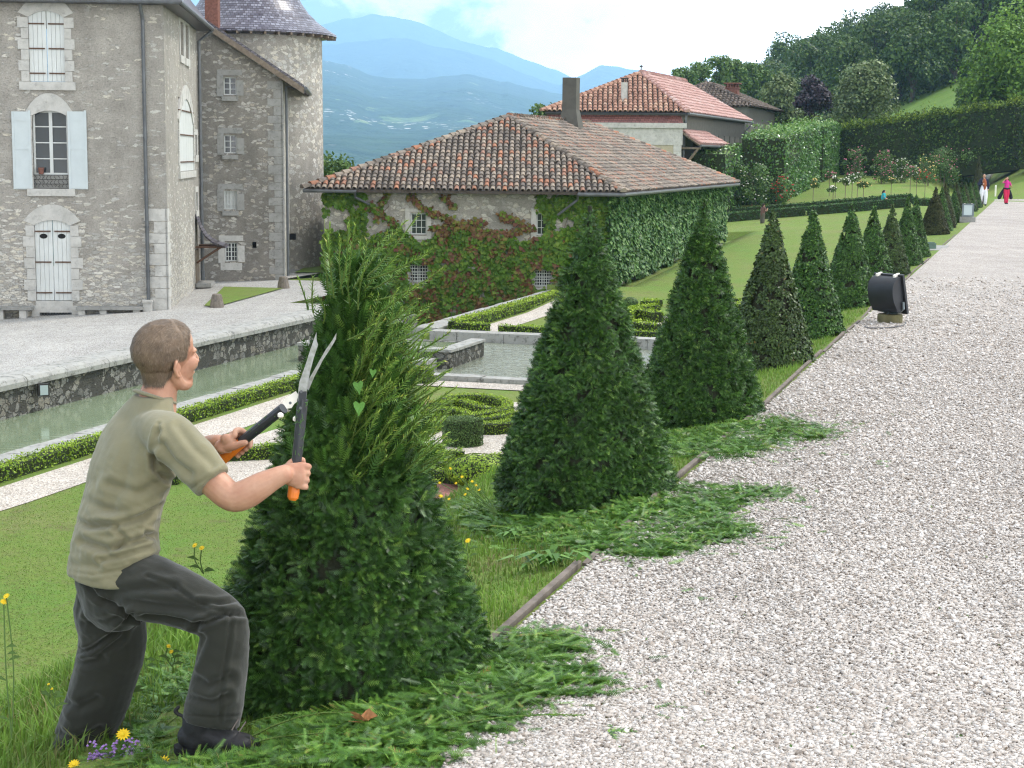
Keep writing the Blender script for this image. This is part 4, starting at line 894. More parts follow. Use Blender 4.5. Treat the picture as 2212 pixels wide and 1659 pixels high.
cas = thing('cascade_basin', 'small raised stone basin and step where the canal meets the pool', 'stone basin', np.append(W(38, 14), -3.6))
mb = MB(); tsb(mb, 37.0, 37.4, 12.7, 16.2, -3.9, -2.99); tsb(mb, 37.41, 39.6, 12.7, 13.0, -3.9, -3.0); tsb(mb, 37.0, 39.6, 16.2, 16.6, -3.9, -2.985); tsb(mb, 39.3, 39.6, 13.01, 16.19, -3.9, -3.01); mb.build('basin_wall', M_RETW, cas)
mb = MB(); tsb(mb, 36.96, 37.42, 12.66, 16.25, -2.985, -2.92); tsb(mb, 37.43, 39.6, 12.66, 13.04, -2.995, -2.93); tsb(mb, 36.96, 39.6, 16.26, 16.62, -2.98, -2.91); mb.build('coping', M_COPE, cas)
mb = MB(); tsb(mb, 36.2, 36.9, 13.0, 15.4, -3.9, -3.12); mb.build('step', M_COPE, cas)
tspoly('basin_water', [(37.42, 13.02), (37.42, 16.2), (39.4, 16.2), (39.4, 13.02)], -3.02, M_CANAL)
# wall light on the retaining wall
def lamp_wall():
    c = np.append(W(*ts(*G(93, 842, -2.85)[:2])), -2.85); r_ = ray(93, 842)
    s0 = 17.9; k = None
    nrm_ = np.array((NX[0], NX[1])); k = s0/np.dot(r_[:2], nrm_); c = np.array((r_[0]*k, r_[1]*k, EYE+r_[2]*k))
    t = thing('wall_floodlight', 'small square floodlight fixed to the canal retaining wall', 'floodlight', c)
    mb = MB(); mb.box(c, (.2, .09, .24), R(28)); mb.build('housing', M_IRON, t)
    g, n = newmat('lamp_glass'); n.pr((.45, .52, .52), .15, None, .6)
    mb = MB(); mb.box(c+np.array((.035, -.055, 0)), (.15, .012, .19), R(28)); mb.build('glass', g, t)
    mb = MB(); mb.tube([c+np.array((-.09, .05, .0)), c+np.array((-.2, .16, .08)), c+np.array((-.12, .2, .0))], .012, 6); mb.build('bracket', M_IRON, t)
lamp_wall()
# ---------- vegetation ----------
def HIT(u, v, zoff=0):
    r_ = ray(u, v); lo = 2.0; k = lo
    ks = np.concatenate([np.arange(2, 40, .05), np.arange(40, 260, .25)])
    X, Y, Z = r_[0]*ks, r_[1]*ks, EYE+r_[2]*ks; g = gheight(X, Y)+zoff; i = np.argmax(Z <= g)
    k0, k1 = ks[max(i-1, 0)], ks[i]
    for _ in range(18):
        km = (k0+k1)/2
        if EYE+r_[2]*km <= float(gheight(r_[0]*km, r_[1]*km))+zoff: k1 = km
        else: k0 = km
    return np.array((r_[0]*k1, r_[1]*k1, EYE+r_[2]*k1))
def template(np_=9, ln=.36, wd=.075, curl=.06):
    V = []
    for i in range(np_):
        x = .06+.94*i/(np_-1); l = ln*(1-.35*abs(x-.45)/.55)*(1 if i < np_-1 else .8)
        for sg in (-1, 1):
            an = R(58-24*x)*sg; d = np.array((math.cos(an), math.sin(an), 0)); q = np.array((-d[1], d[0], 0)); b = np.array((x, 0, 0))
            V += [b-q*wd/2, b+q*wd/2, b+d*l+np.array((0, 0, -curl*l))]
    V += [np.array((0, -.012, .004)), np.array((0, .012, .004)), np.array((1.0, 0, 0))]
    return np.array(V)
TP9, TP6, TP4 = template(9), template(6, .4, .11), template(4, .46, .19)
def sprigs(P, T, Nn, size, tp, jit=.15, sd=0):
    r = np.random.RandomState(sd); T = nrm(T); Nn = nrm(Nn-T*np.sum(Nn*T, 1, keepdims=True)); B = np.cross(Nn, T)
    s = size if hasattr(size, '__len__') else size*r.uniform(.7, 1.3, len(P)); s = s[:, None, None]
    V = P[:, None, :]+s*(tp[None, :, 0:1]*T[:, None, :]+tp[None, :, 1:2]*B[:, None, :]+tp[None, :, 2:3]*Nn[:, None, :])
    k = len(tp)
    return V.reshape(-1, 3), np.arange(len(P)*k).reshape(-1, 3)
QF = np.array([0, .05, .2, .51, .815, .93, .975, 1.0]); QR = np.array([.005, .075, .235, .56, .89, 1.0, .97, .84])
def cone_r(h): return np.interp(1-h, QF, QR)
def cone_pts(n_, H, Rb, sd, band=.014, amp=.010):
    r = np.random.RandomState(sd); h = r.rand(n_*3); h = h[r.rand(n_*3) < cone_r(h)][:n_]; th = r.rand(len(h))*2*PI
    C = np.stack([np.cos(th)*2.2*cone_r(h), np.sin(th)*2.2*cone_r(h), h*7*H], -1)
    d = (fbm(C, 1.6, 3, sd)-.5)*2*amp+(fbm(C*np.array((1, 1, 2.2)), 3.2, 2, sd+3)-.5)*2*band
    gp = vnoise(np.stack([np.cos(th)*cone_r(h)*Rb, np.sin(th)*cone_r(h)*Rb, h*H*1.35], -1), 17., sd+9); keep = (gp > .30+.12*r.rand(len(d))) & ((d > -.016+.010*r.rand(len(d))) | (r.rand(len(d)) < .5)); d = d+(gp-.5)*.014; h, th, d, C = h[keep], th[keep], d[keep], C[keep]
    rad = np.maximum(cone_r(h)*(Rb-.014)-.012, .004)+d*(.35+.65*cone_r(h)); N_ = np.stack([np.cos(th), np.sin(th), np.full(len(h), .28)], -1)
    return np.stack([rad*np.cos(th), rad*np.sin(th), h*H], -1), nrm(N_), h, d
M_YEW = leafm('yew_needles', [(0, (.018, .048, .011)), (.35, (.032, .085, .015)), (.65, (.06, .145, .024)), (.88, (.11, .22, .038)), (1, (.19, .31, .06))], .12, .42, .3, 2.5, .25)
M_YEW2 = leafm('olive_yew_needles', [(0, (.02, .04, .012)), (.35, (.042, .075, .02)), (.7, (.07, .12, .028)), (.93, (.10, .16, .035)), (1, (.16, .11, .04))], .12, .42, .3, 3, .3)
M_YEWB = leafm('brown_yew_needles', [(0, (.022, .03, .013)), (.4, (.045, .052, .02)), (.75, (.07, .085, .026)), (1, (.11, .095, .035))], .1, .5, .2, 3, .3)
M_SHOOT = leafm('young_yew_needles', [(0, (.04, .10, .018)), (.5, (.11, .23, .03)), (.85, (.25, .38, .055)), (1, (.44, .42, .09))], .25, .42, .3, 3, .15)
M_TWIG = plain('yew_twigs', (.022, .026, .014), .9, .3, 30, bump=.8, bsc=60, bd=.01)
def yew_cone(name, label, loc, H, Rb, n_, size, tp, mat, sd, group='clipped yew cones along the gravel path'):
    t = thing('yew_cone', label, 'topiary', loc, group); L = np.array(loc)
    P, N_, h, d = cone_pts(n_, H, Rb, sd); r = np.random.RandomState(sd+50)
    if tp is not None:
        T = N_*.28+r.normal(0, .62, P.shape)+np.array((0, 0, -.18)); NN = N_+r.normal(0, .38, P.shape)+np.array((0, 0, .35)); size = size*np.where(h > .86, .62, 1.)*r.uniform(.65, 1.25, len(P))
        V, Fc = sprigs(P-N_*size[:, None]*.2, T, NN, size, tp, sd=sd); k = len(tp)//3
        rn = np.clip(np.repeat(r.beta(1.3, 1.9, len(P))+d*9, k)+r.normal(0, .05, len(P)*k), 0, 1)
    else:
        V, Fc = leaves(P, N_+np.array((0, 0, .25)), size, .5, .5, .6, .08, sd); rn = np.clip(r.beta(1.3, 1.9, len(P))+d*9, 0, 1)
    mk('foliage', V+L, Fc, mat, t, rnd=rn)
    K = 28; hs_ = np.linspace(0, 1, 22); prof = [(max(.012, float(cone_r(np.array([x]))[0])*Rb-.05), x*(H-.03)) for x in hs_]
    mb = MB(); mb.lathe(L, [(prof[0][0]*.6, -.02)]+prof, K); mb.lathe(L, [(.05, -.15), (.045, .1)], 8); mb.build('twigs', M_TWIG, t)
    return t
def base(u, v): p = HIT(u, v); return p
# first cone, half trimmed
c1 = np.array((-.545, 5.50, 0)); c1[2] = float(gheight(c1[0], c1[1]))-.02; H1 = 1.43
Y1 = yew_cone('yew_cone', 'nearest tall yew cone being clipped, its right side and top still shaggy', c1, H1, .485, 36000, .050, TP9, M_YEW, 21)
def shoot_mesh(lines, sd, ln=.025, step=.0046):
    r = np.random.RandomState(sd); VV = []; rn = []; mb = MB(); n0 = 0
    for A, B, bend in lines:
        A = np.asarray(A, float); B = np.asarray(B, float); L = np.linalg.norm(B-A); m_ = (A+B)/2+bend; nst = max(4, int(L/step)); tt_ = np.linspace(0, 1, nst)[:, None]
        P = (1-tt_)**2*A+2*tt_*(1-tt_)*m_+tt_**2*B; T = nrm(np.gradient(P, axis=0)); s0 = nrm(np.cross(T, r.normal(0, 1, 3))); u0 = np.cross(s0, T)
        ph = r.rand(nst)*.9+np.arange(nst)*PI+ (r.rand(nst) < .3)*PI/2; sd_ = s0*np.cos(ph)[:, None]+u0*np.sin(ph)[:, None]*.7
        fwd = .55+.7*tt_**3; D = nrm(T*fwd+sd_); l = ln*(1.05-.45*tt_**4)*r.uniform(.8, 1.15, (nst, 1)); q = nrm(np.cross(D, T))*.0026
        Tn = np.stack([P-q, P+q, P+D*l], 1).reshape(-1, 3); VV.append(Tn); rn.append(np.clip(.25+.55*tt_[:, 0]**1.5+r.normal(0, .12, nst), 0, 1))
        mb.tube([P[int(i)] for i in np.linspace(0, nst-1, 6)], list(np.linspace(.0032, .0015, 6)), 4, .3)
    V = np.concatenate(VV); return V, np.arange(len(V)).reshape(-1, 3), np.concatenate(rn), mb
zs_ = lambda x, y: (610+x*.3269, 440.5+y*.3269)
lines = []
HS = [(320, 640, 315, 130), (340, 620, 290, 180), (380, 560, 435, 130), (440, 520, 480, 140), (400, 600, 380, 210), (560, 480, 900, 60), (470, 560, 820, 110), (560, 500, 1010, 290), (600, 640, 1060, 430), (640, 720, 900, 540), (650, 760, 980, 660), (700, 930, 1000, 790), (800, 1000, 1110, 845), (800, 1050, 1060, 960), (780, 1120, 940, 870), (170, 700, 105, 490), (205, 720, 205, 480), (270, 790, 230, 610), (650, 1000, 740, 640), (580, 850, 640, 600), (430, 900, 640, 740), (690, 1330, 980, 1215), (640, 1330, 860, 1100), (820, 1400, 960, 1290), (860, 1500, 970, 1560), (520, 430, 700, 180), (480, 470, 560, 230), (540, 560, 760, 330), (600, 560, 840, 380), (680, 800, 900, 620), (720, 880, 960, 700), (500, 700, 560, 380), (450, 720, 420, 400), (300, 560, 260, 250), (560, 900, 760, 560)]
r = np.random.RandomState(77)
for (x0, y0, x1, y1) in HS:
    zc = 5.32+r.uniform(-.12, .12); A = PC(*zs_(x0, y0), zc+.05); B = PC(*zs_(x1, y1), zc-r.uniform(-.02, .12)); lines.append((A, B, np.array((r.normal(0, .01), 0, -.02+r.normal(0, .012)))))
for i in range(420):
    h = r.uniform(.50, .99); th = r.uniform(-PI*.52, PI*.42) if h < .86 else r.uniform(0, 2*PI); rr = float(cone_r(np.array([h]))[0])*.465-.03
    A = c1+np.array((rr*math.cos(th), rr*math.sin(th), h*H1)); L = (r.uniform(.07, .25) if h < .82 else r.uniform(.05, .13))*(1 if math.cos(th) > -.1 else .5)
    D = nrm(np.array((math.cos(th)*.5+.42, math.sin(th)*.4, r.uniform(.5, 1.3)))+r.normal(0, .16, 3)); lines.append((A, A+D*L, r.normal(0, .012, 3)))
V, Fc, rn, mb = shoot_mesh(lines, 5); sh_o = mk('untrimmed_shoots', V, Fc, M_SHOOT, Y1, rnd=rn); mb.build('shoot_twigs', plain('green_twig', (.10, .15, .03), .7, .2), Y1)
# inner dense foliage of the shaggy part
n_ = 2600; th = r.rand(n_)*2*PI; h = r.uniform(.5, .98, n_); rr = (cone_r(h)*.455+.012)*np.sqrt(r.rand(n_))
P = c1+np.stack([rr*np.cos(th)+.02, rr*np.sin(th), h*H1], -1); T = np.stack([np.cos(th)*.4+.25, np.sin(th)*.3, np.full(n_, .9)], -1)+r.normal(0, .25, (n_, 3))
V, Fc = sprigs(P, T, r.normal(0, 1, (n_, 3)), .075, TP9, sd=3); mk('inner_foliage', V, Fc, M_YEW, Y1, rnd=np.clip(np.repeat(r.beta(2, 2, n_), len(TP9)//3), 0, 1))
mb = MB()
def heart(mb, c, s, T, Nn):
    T = nrm(np.array(T, float)); Nn = np.array(Nn, float); Nn = nrm(Nn-T*np.dot(Nn, T)); B = np.cross(Nn, T); c = np.array(c)
    o = [(0, 0, 0), (-.22, .3, .05), (-.05, .5, .02), (.3, .42, .06), (.75, .15, .02), (1.1, 0, -.08), (.75, -.15, .02), (.3, -.42, .06), (-.05, -.5, .02), (-.22, -.3, .05)]
    V = [c+s*(a*T+b*B+d*Nn) for a, b, d in o]+[c+s*(.4*T-.03*Nn)]; mb.add(V, [(10, i, (i+1) % 10) for i in range(10)], .9)
bind = thing('bindweed', 'three pale heart shaped bindweed leaves on the nearest yew cone', 'climbing weed', PC(780, 860, 5.0))
for (u, v, s, t_) in ((773, 828, .032, (.15, -.05, -1)), (776, 872, .036, (-.05, -.05, -1)), (806, 800, .022, (-.1, 0, -1))):
    mb = MB(); heart(mb, PC(u, v, 5.02), s, t_, (.1, -1, .35)); mb.build('leaf', leafm('bindweed_leaf', [(0, (.09, .23, .05)), (1, (.13, .30, .06))], .3) if 'bindweed_leaf' not in bpy.data.materials else bpy.data.materials['bindweed_leaf'], bind)
# the other cones
c2 = W(8.42, 2.09); c2 = np.array((c2[0], c2[1], float(gheight(*c2))-.02)); c2[0] = .395
yew_cone('', 'second yew cone from the front, freshly clipped dark green with cut shoots round its foot', c2, 1.60, .490, 40000, .041, TP6, M_YEW, 22)
c3 = np.append(W(11.4, 2.07), 0); c3[2] = float(gheight(c3[0], c3[1]))-.02
yew_cone('', 'third yew cone from the front, dark green, wide round foot beside a tongue of clippings', c3, 1.57, .45, 34000, .040, TP4, M_YEW, 23)
specs = [(14.9, 2.09, 1.42, .385, M_YEW2, 'fourth yew cone from the front, olive green with bronze patches'), (17.6, 2.05, 1.40, .35, M_YEW, 'fifth yew cone from the front, slim and dark, close behind the olive one'),
         (21.8, 2.05, 1.36, .37, M_YEW, 'coarse leaved yew cone directly left of the black floodlight')]
for i, (t_, s_, H_, R_, m_, lb) in enumerate(specs):
    p = np.append(W(t_, s_), 0); p[2] = float(gheight(p[0], p[1]))-.02; yew_cone('', lb, p, H_+.02, R_+.03, 28000, .033, None, m_, 30+i)
M_CONES = [M_YEW, M_YEW2, M_YEWB]
proto = None
far_ = [(25.0, 2.03, 1.29, .36, 0, 'yew cone just behind the black floodlight, seventh from the front'), (28.8, 2.04, 1.25, .34, 1, 'olive tinted yew cone behind the floodlight, eighth from the front'),
        (32.1, 2.0, 1.33, .33, 0, 'dark slim yew cone, second before the stone crossing'), (35.4, 2.04, 1.32, .33, 0, 'last yew cone before the gap at the stone crossing'),
        (49.9, 2.33, 1.42, .44, 2, 'broad brownish yew cone standing first after the gap')]
def setmat(t, m):
    for ch in [o for o in bpy.data.objects if o.parent == t and o.name.startswith('foliage')]:
        ch.material_slots[0].link = 'OBJECT'; ch.material_slots[0].material = m
for i, (t_, s_, H_, R_, mi, lb) in enumerate(far_):
    p = np.append(W(t_, s_), 0); p[2] = float(gheight(p[0], p[1]))-.02
    if proto is None: proto = yew_cone('', lb, p, 1.4, .375, 19000, .036, None, M_CONES[mi], 40); proto.scale = (R_/.36, R_/.36, H_/1.4)
    else: c = dup(proto, p, (R_/.36, R_/.36, H_/1.4), i*1.3, lb); setmat(c, M_CONES[mi])
for i in range(14):
    t_ = 53.3+i*3.35; p = np.append(W(t_, 2.3+.05*(i % 3)), 0); p[2] = float(gheight(p[0], p[1]))-.02
    c = dup(proto, p, (1.05+.06*math.sin(i*2.1), 1.05+.06*math.sin(i*2.1), 1.0+.07*math.sin(i*1.7)), i*.9, 'one of the close row of distant yew cones behind the brownish first one', 'distant yew cones in the close far row'); setmat(c, M_CONES[(i*2) % 3])
p = np.append(W(107, 2.5), float(gheight(*W(107, 2.5)))-.05); c = dup(proto, p, (1.5, 1.5, 2.15), .4, 'tall dark narrow yew cone standing alone behind the walking man', 'clipped yew cones along the gravel path'); setmat(c, M_YEWB)
# ---------- hedges ----------
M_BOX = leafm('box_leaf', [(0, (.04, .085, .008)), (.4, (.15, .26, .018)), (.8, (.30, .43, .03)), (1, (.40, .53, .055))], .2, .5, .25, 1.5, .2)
M_BOXD = leafm('dark_box_leaf', [(0, (.035, .075, .018)), (.5, (.075, .14, .035)), (1, (.17, .25, .08))], .15, .5, .25, 6, .3)
M_HCORE = plain('hedge_twigs', (.025, .035, .012), .95, .3, 20, bump=.5)
def ribbon(pts, w, h, z0, dens, ls, mat, name='box_hedge', label='', group=None, cat='hedge', sd=0, zf=None, closed=False, topfuzz=0, core=M_HCORE, amp=.03, ramp_top=0.0, side_fn=None):
    """clipped hedge following a centre line: core body plus leaves on both sides, top and ends"""
    pts = np.array(pts, float); r = np.random.RandomState(sd+101)
    if closed: pts = np.vstack([pts, pts[:1]])
    d = np.diff(pts, axis=0); sl_ = np.hypot(d[:, 0], d[:, 1]); cum = np.concatenate([[0], np.cumsum(sl_)]); L = cum[-1]
    m_ = max(2, int(L/.25)) if h < 1 else max(2, int(L/1.0)); q = np.linspace(0, L, m_+1); cx = np.interp(q, cum, pts[:, 0]); cy = np.interp(q, cum, pts[:, 1])
    tx = np.gradient(cx); ty = np.gradient(cy); tl = np.hypot(tx, ty); tx, ty = tx/tl, ty/tl; nx_, ny_ = -ty, tx
    zz = np.array([zf(a, b) for a, b in zip(cx, cy)]) if zf else np.full(len(cx), z0)
    o_ = np.array((cx[0], cy[0], zz.min())); t = thing(name, label, cat, o_, group); hw = w/2-.02; V = []
    for i in range(len(q)):
        for (a, b) in ((-hw, -.3 if h > 1 else -.05), (hw, -.3 if h > 1 else -.05), (hw, h-.03), (-hw, h-.03)): V.append((cx[i]+nx_[i]*a, cy[i]+ny_[i]*a, zz[i]+b))
    Fq = [(i*4+k, i*4+(k+1) % 4, i*4+4+(k+1) % 4, i*4+4+k) for i in range(len(q)-1) for k in range(4)]
    if not closed: Fq += [(0, 3, 2, 1), tuple(4*(len(q)-1)+k for k in range(4))]
    mk('branches', V, Fq, core, t)
    per = 2*h+w; n_ = int(L*per*dens); a = r.rand(n_)*L; side = r.rand(n_)*per; e_ = 2*w*h; ne = 0 if closed else int(2*w*h*dens)
    X = np.interp(a, q, cx); Y = np.interp(a, q, cy); NX_ = np.interp(a, q, nx_); NY_ = np.interp(a, q, ny_); ZB = np.interp(a, q, zz)
    left = side < h; right = (side >= h) & (side < 2*h); top = side >= 2*h
    off = np.where(left, -w/2, np.where(right, w/2, (side-2*h)-w/2)); hz = np.where(left, side, np.where(right, side-h, h))
    P = np.stack([X+NX_*off, Y+NY_*off, ZB+hz], -1); N_ = np.stack([np.where(top, 0, np.sign(off)*NX_), np.where(top, 0, np.sign(off)*NY_), np.where(top, 1, .25)], -1)
    if ne:
        k = r.rand(ne) < .5; o2 = (r.rand(ne)-.5)*w; h2 = r.rand(ne)*h; i2 = np.where(k, 0, len(q)-1)
        P2 = np.stack([cx[i2]+nx_[i2]*o2, cy[i2]+ny_[i2]*o2, zz[i2]+h2], -1); s2 = np.where(k, -1, 1); N2 = np.stack([tx[i2]*s2, ty[i2]*s2, np.full(ne, .2)], -1); P = np.vstack([P, P2]); N_ = np.vstack([N_, N2])
    P = P+nrm(N_)*((fbm(P, 1.2/max(.3, w), 3, sd)-.5)*2*amp)[:, None]+r.normal(0, amp*.3, P.shape)
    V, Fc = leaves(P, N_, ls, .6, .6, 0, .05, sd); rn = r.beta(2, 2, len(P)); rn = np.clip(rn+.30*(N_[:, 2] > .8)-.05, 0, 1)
    if topfuzz:
        nf = int(L*w*topfuzz); a = r.rand(nf)*L; X = np.interp(a, q, cx); Y = np.interp(a, q, cy); ZB = np.interp(a, q, zz); oo = (r.rand(nf)-.5)*w*1.05
        NX_ = np.interp(a, q, nx_); NY_ = np.interp(a, q, ny_); P = np.stack([X+NX_*oo, Y+NY_*oo, ZB+h+np.abs(r.normal(0, .28, nf))*fbm(np.stack([a, oo, 0*a], -1), .9, 3, sd)*2], -1)
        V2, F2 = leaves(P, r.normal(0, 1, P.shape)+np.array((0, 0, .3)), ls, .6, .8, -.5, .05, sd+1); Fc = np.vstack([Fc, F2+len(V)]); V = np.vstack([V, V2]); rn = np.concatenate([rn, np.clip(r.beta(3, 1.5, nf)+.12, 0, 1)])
    mk('foliage', V, Fc, mat, t, rnd=rn); return t
def tsl(L): return [tuple(W(a, b)) for a, b in L]
BG = 'low box hedges of the parterre'
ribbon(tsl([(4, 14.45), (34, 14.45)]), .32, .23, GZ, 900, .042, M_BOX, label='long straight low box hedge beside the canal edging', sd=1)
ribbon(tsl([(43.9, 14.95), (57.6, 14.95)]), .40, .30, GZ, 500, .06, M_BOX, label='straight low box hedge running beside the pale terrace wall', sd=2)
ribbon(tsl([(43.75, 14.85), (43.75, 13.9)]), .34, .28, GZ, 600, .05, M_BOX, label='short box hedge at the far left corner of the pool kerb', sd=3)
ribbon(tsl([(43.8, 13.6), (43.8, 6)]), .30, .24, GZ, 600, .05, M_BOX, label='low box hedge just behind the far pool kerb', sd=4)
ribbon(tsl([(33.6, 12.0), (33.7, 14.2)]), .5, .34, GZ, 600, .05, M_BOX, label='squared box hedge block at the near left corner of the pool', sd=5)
zp3 = lambda x, y: tuple(G(847+.2042*x, 779+.2042*y, GZ+.20)[:2])
PH = [([(540, 400), (620, 372), (780, 360), (950, 362), (1110, 388), (1215, 430), (1232, 478), (1170, 512), (1000, 545), (860, 570), (765, 585), (745, 600)], 'tall looping'),
      ([(420, 432), (520, 452), (590, 425), (650, 408), (760, 425), (860, 455), (950, 485), (1060, 500)], 'wavy inner'),
      ([(300, 520), (400, 510), (560, 508), (690, 515), (760, 535), (800, 560)], 'long second'),
      ([(290, 600), (380, 575), (480, 590)], 'short'), ([(250, 680), (380, 650), (500, 625), (640, 605)], 'broad front left'),
      ([(770, 635), (900, 615), (1100, 590), (1240, 545), (1330, 535)], 'curved right'), ([(1330, 590), (1270, 640), (1080, 665), (900, 660), (800, 645)], 'thick front right'),
      ([(290, 960), (420, 925), (500, 895), (550, 910)], 'stepped'), ([(300, 1040), (450, 995), (600, 960), (745, 950)], 'diagonal'),
      ([(300, 1075), (450, 1068), (600, 1070), (715, 1085)], 'straight middle'), ([(750, 1080), (900, 1068), (1100, 1085), (1180, 1090)], 'straight right'),
      ([(290, 1130), (500, 1158), (700, 1180), (820, 1180)], 'longest front'), ([(1045, 1035), (1110, 1005), (1190, 985)], 'short right end'), ([(350, 1270), (455, 1262)], 'smallest near')]
for i, (L, a) in enumerate(PH):
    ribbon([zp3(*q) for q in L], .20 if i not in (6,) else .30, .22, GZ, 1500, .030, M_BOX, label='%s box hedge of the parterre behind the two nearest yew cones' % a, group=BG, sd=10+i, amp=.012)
for i, (L, a) in enumerate([([(21.8, 11.9), (23.6, 12.3), (24.4, 11.2), (23.9, 10.6)], 'hooked'), ([(24.3, 10.6), (24.4, 11.6)], 'stubby'), ([(25.2, 10.9), (26.5, 11.0)], 'square')]):
    ribbon(tsl(L), .3, .22, GZ, 1100, .035, M_BOX, label='%s box hedge seen between the gardener and the nearest cone' % a, group=BG, sd=30+i, amp=.02)
c = G(847+.2042*920, 779+.2042*1330, GZ)
def blob_plant(name, label, cat, c, rx, rz, mat, n_, ls, sd=0, prof='ball', group=None, h=None):
    t = thing(name, label, cat, c, group); r = np.random.RandomState(sd); c = np.array(c, float)
    if prof == 'ball':
        d = nrm(r.normal(0, 1, (n_, 3))); P = c+np.array((0, 0, rz))+d*np.array((rx, rx, rz)); N_ = d; mb = MB(); mb.lathe(c, [(rx*.1, .01), (rx*.7, rz*.35), (rx*.93, rz), (rx*.66, rz*1.68), (rx*.1, rz*1.93)], 20); mb.build('branches', M_HCORE, t)
    else:
        nt = int(n_*rx/(rx+2*h)); th = r.rand(n_)*2*PI; istop = np.arange(n_) < nt; rr = np.where(istop, rx*np.sqrt(r.rand(n_)), rx); z = np.where(istop, h, h*r.rand(n_)); rr = rr-np.where(~istop, .04*sstep(h-.06, h, z), 0)
        P = c+np.stack([rr*np.cos(th), rr*np.sin(th), z], -1); N_ = np.where(istop[:, None], np.array((0, 0, 1.)), np.stack([np.cos(th), np.sin(th), 0*th], -1)); mb = MB(); mb.lathe(c, [(rx-.03, -.02), (rx-.03, h-.03)], 24); mb.build('branches', M_HCORE, t)
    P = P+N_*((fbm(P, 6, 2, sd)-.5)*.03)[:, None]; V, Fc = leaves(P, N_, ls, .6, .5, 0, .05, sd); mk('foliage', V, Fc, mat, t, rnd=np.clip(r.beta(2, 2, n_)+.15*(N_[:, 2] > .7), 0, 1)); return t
blob_plant('box_mound', 'rounded yellow green box mound beside the crushed brick bed', 'topiary', c, .52, .24, M_BOX, 3200, .042, 3)
cy = G(1000, 962, GZ); blob_plant('box_drum', 'dark clipped box drum standing alone on pale gravel in the middle of the parterre', 'topiary', cy, .335, .2, M_BOXD, 5200, .03, 5, 'drum', h=.46)
cb_ = G(1362, 671, GZ); blob_plant('box_ball', 'clipped round box ball beside the far parterre', 'topiary', cb_, .24, .22, M_BOXD, 1500, .045, 6)
FP_ = [([(1342, 690), (1395, 700), (1420, 702)], 'front'), ([(1345, 672), (1370, 668), (1400, 672), (1420, 676)], 'middle'), ([(1345, 680), (1360, 668), (1400, 660), (1420, 661)], 'curling back'), ([(1395, 652), (1420, 648)], 'small end'), ([(1545, 648), (1590, 646)], 'far right'), ([(1548, 657), (1590, 655)], 'second far right'), ([(1550, 690), (1590, 688)], 'near right'), ([(1548, 672), (1585, 668)], 'thick right'), ([(1422, 645), (1430, 645)], 'tiny')]
for i, (L, a) in enumerate(FP_[:8]): ribbon([tuple(G(u, v, GZ+.3)[:2]) for u, v in L], .42 if 'thick' not in a else .7, .34 if 'thick' not in a else .5, GZ, 350, .07, M_BOX, label='%s hedge of the far parterre seen between the yew cones' % a, group='far parterre hedges', sd=50+i, amp=.03)
# low hedges and laurel blocks of the rose garden
M_LAUREL = leafm('laurel_leaf', [(0, (.03, .09, .016)), (.5, (.075, .18, .03)), (.85, (.14, .28, .05)), (1, (.26, .38, .11))], .15, .3, .5, .4, .25)
M_HORN = leafm('hornbeam_leaf', [(0, (.014, .035, .008)), (.45, (.035, .075, .014)), (.8, (.10, .17, .025)), (1, (.27, .36, .05))], .2, .5, .2, .6, .3)
M_DBOX = leafm('dark_hedge_leaf', [(0, (.015, .045, .012)), (.5, (.03, .08, .018)), (1, (.07, .15, .03))], .12, .5, .25, 1, .25)
gf = lambda x, y: float(gheight(x, y))
ribbon(tsl([(99.4, 6.3), (99.4, 11.9)]), .9, .5, 0, 160, .11, M_DBOX, label='dark low hedge in front of the rose garden, right hand length', sd=60, zf=gf, amp=.03)
ribbon(tsl([(99.4, 12.1), (99.4, 17.2)]), .9, .5, 0, 160, .11, M_DBOX, label='dark low hedge in front of the rose garden, left hand length by the ivy wall', sd=61, zf=gf, amp=.03)
ribbon(tsl([(103.2, 4.5), (103.2, 17.0)]), .7, .42, 0, 160, .11, M_DBOX, label='second dark low hedge just behind the first, across the rose garden', sd=62, zf=gf, amp=.03)
ribbon(tsl([(102, 18.3), (108, 18.3)]), 2.0, 4.0, 0, 50, .2, M_LAUREL, label='laurel hedge beside the tiled porch of the farm building', sd=63, zf=gf, amp=.12, name='laurel_hedge')
ribbon(tsl([(108, 15.9), (127, 15.9)]), 2.8, 4.2, 0, 85, .19, M_LAUREL, label='tall squared laurel hedge with dark front face and shining side', sd=64, zf=gf, amp=.12, name='laurel_hedge', topfuzz=14)
ribbon(tsl([(129.5, 15.9), (141, 15.9)]), 2.8, 4.2, 0, 85, .19, M_LAUREL, label='farther laurel hedge block behind the narrow dark gap', sd=65, zf=gf, amp=.12, name='laurel_hedge', topfuzz=14)
ribbon(tsl([(127, 16.6), (129.5, 16.6)]), 1.4, 4.0, 0, 50, .2, M_LAUREL, label='recessed piece of laurel hedge forming the narrow dark gap', sd=66, zf=gf, amp=.1, name='laurel_hedge')
hb0 = PY(1812, 386, 141); hb1 = PY(2200, 335, 131)
ribbon([(hb0[0], hb0[1]), (hb1[0], hb1[1])], 2.6, 4.6, 0, 85, .22, M_HORN, label='very long tall dark hornbeam hedge with light green untrimmed top', sd=67, zf=lambda x, y: np.interp(x, [hb0[0], hb1[0]], [-.8, 1.1]), amp=.22, name='hornbeam_hedge', topfuzz=300)
hb2 = PY(2206, 330, 128); ribbon([(hb2[0], hb2[1]), (hb2[0]+6, hb2[1]-2.0)], 2.4, 4.6, 0, 85, .22, M_HORN, label='next hornbeam hedge length at the right edge of the photo', sd=68, zf=lambda x, y: 1.2, amp=.2, name='hornbeam_hedge', topfuzz=120)
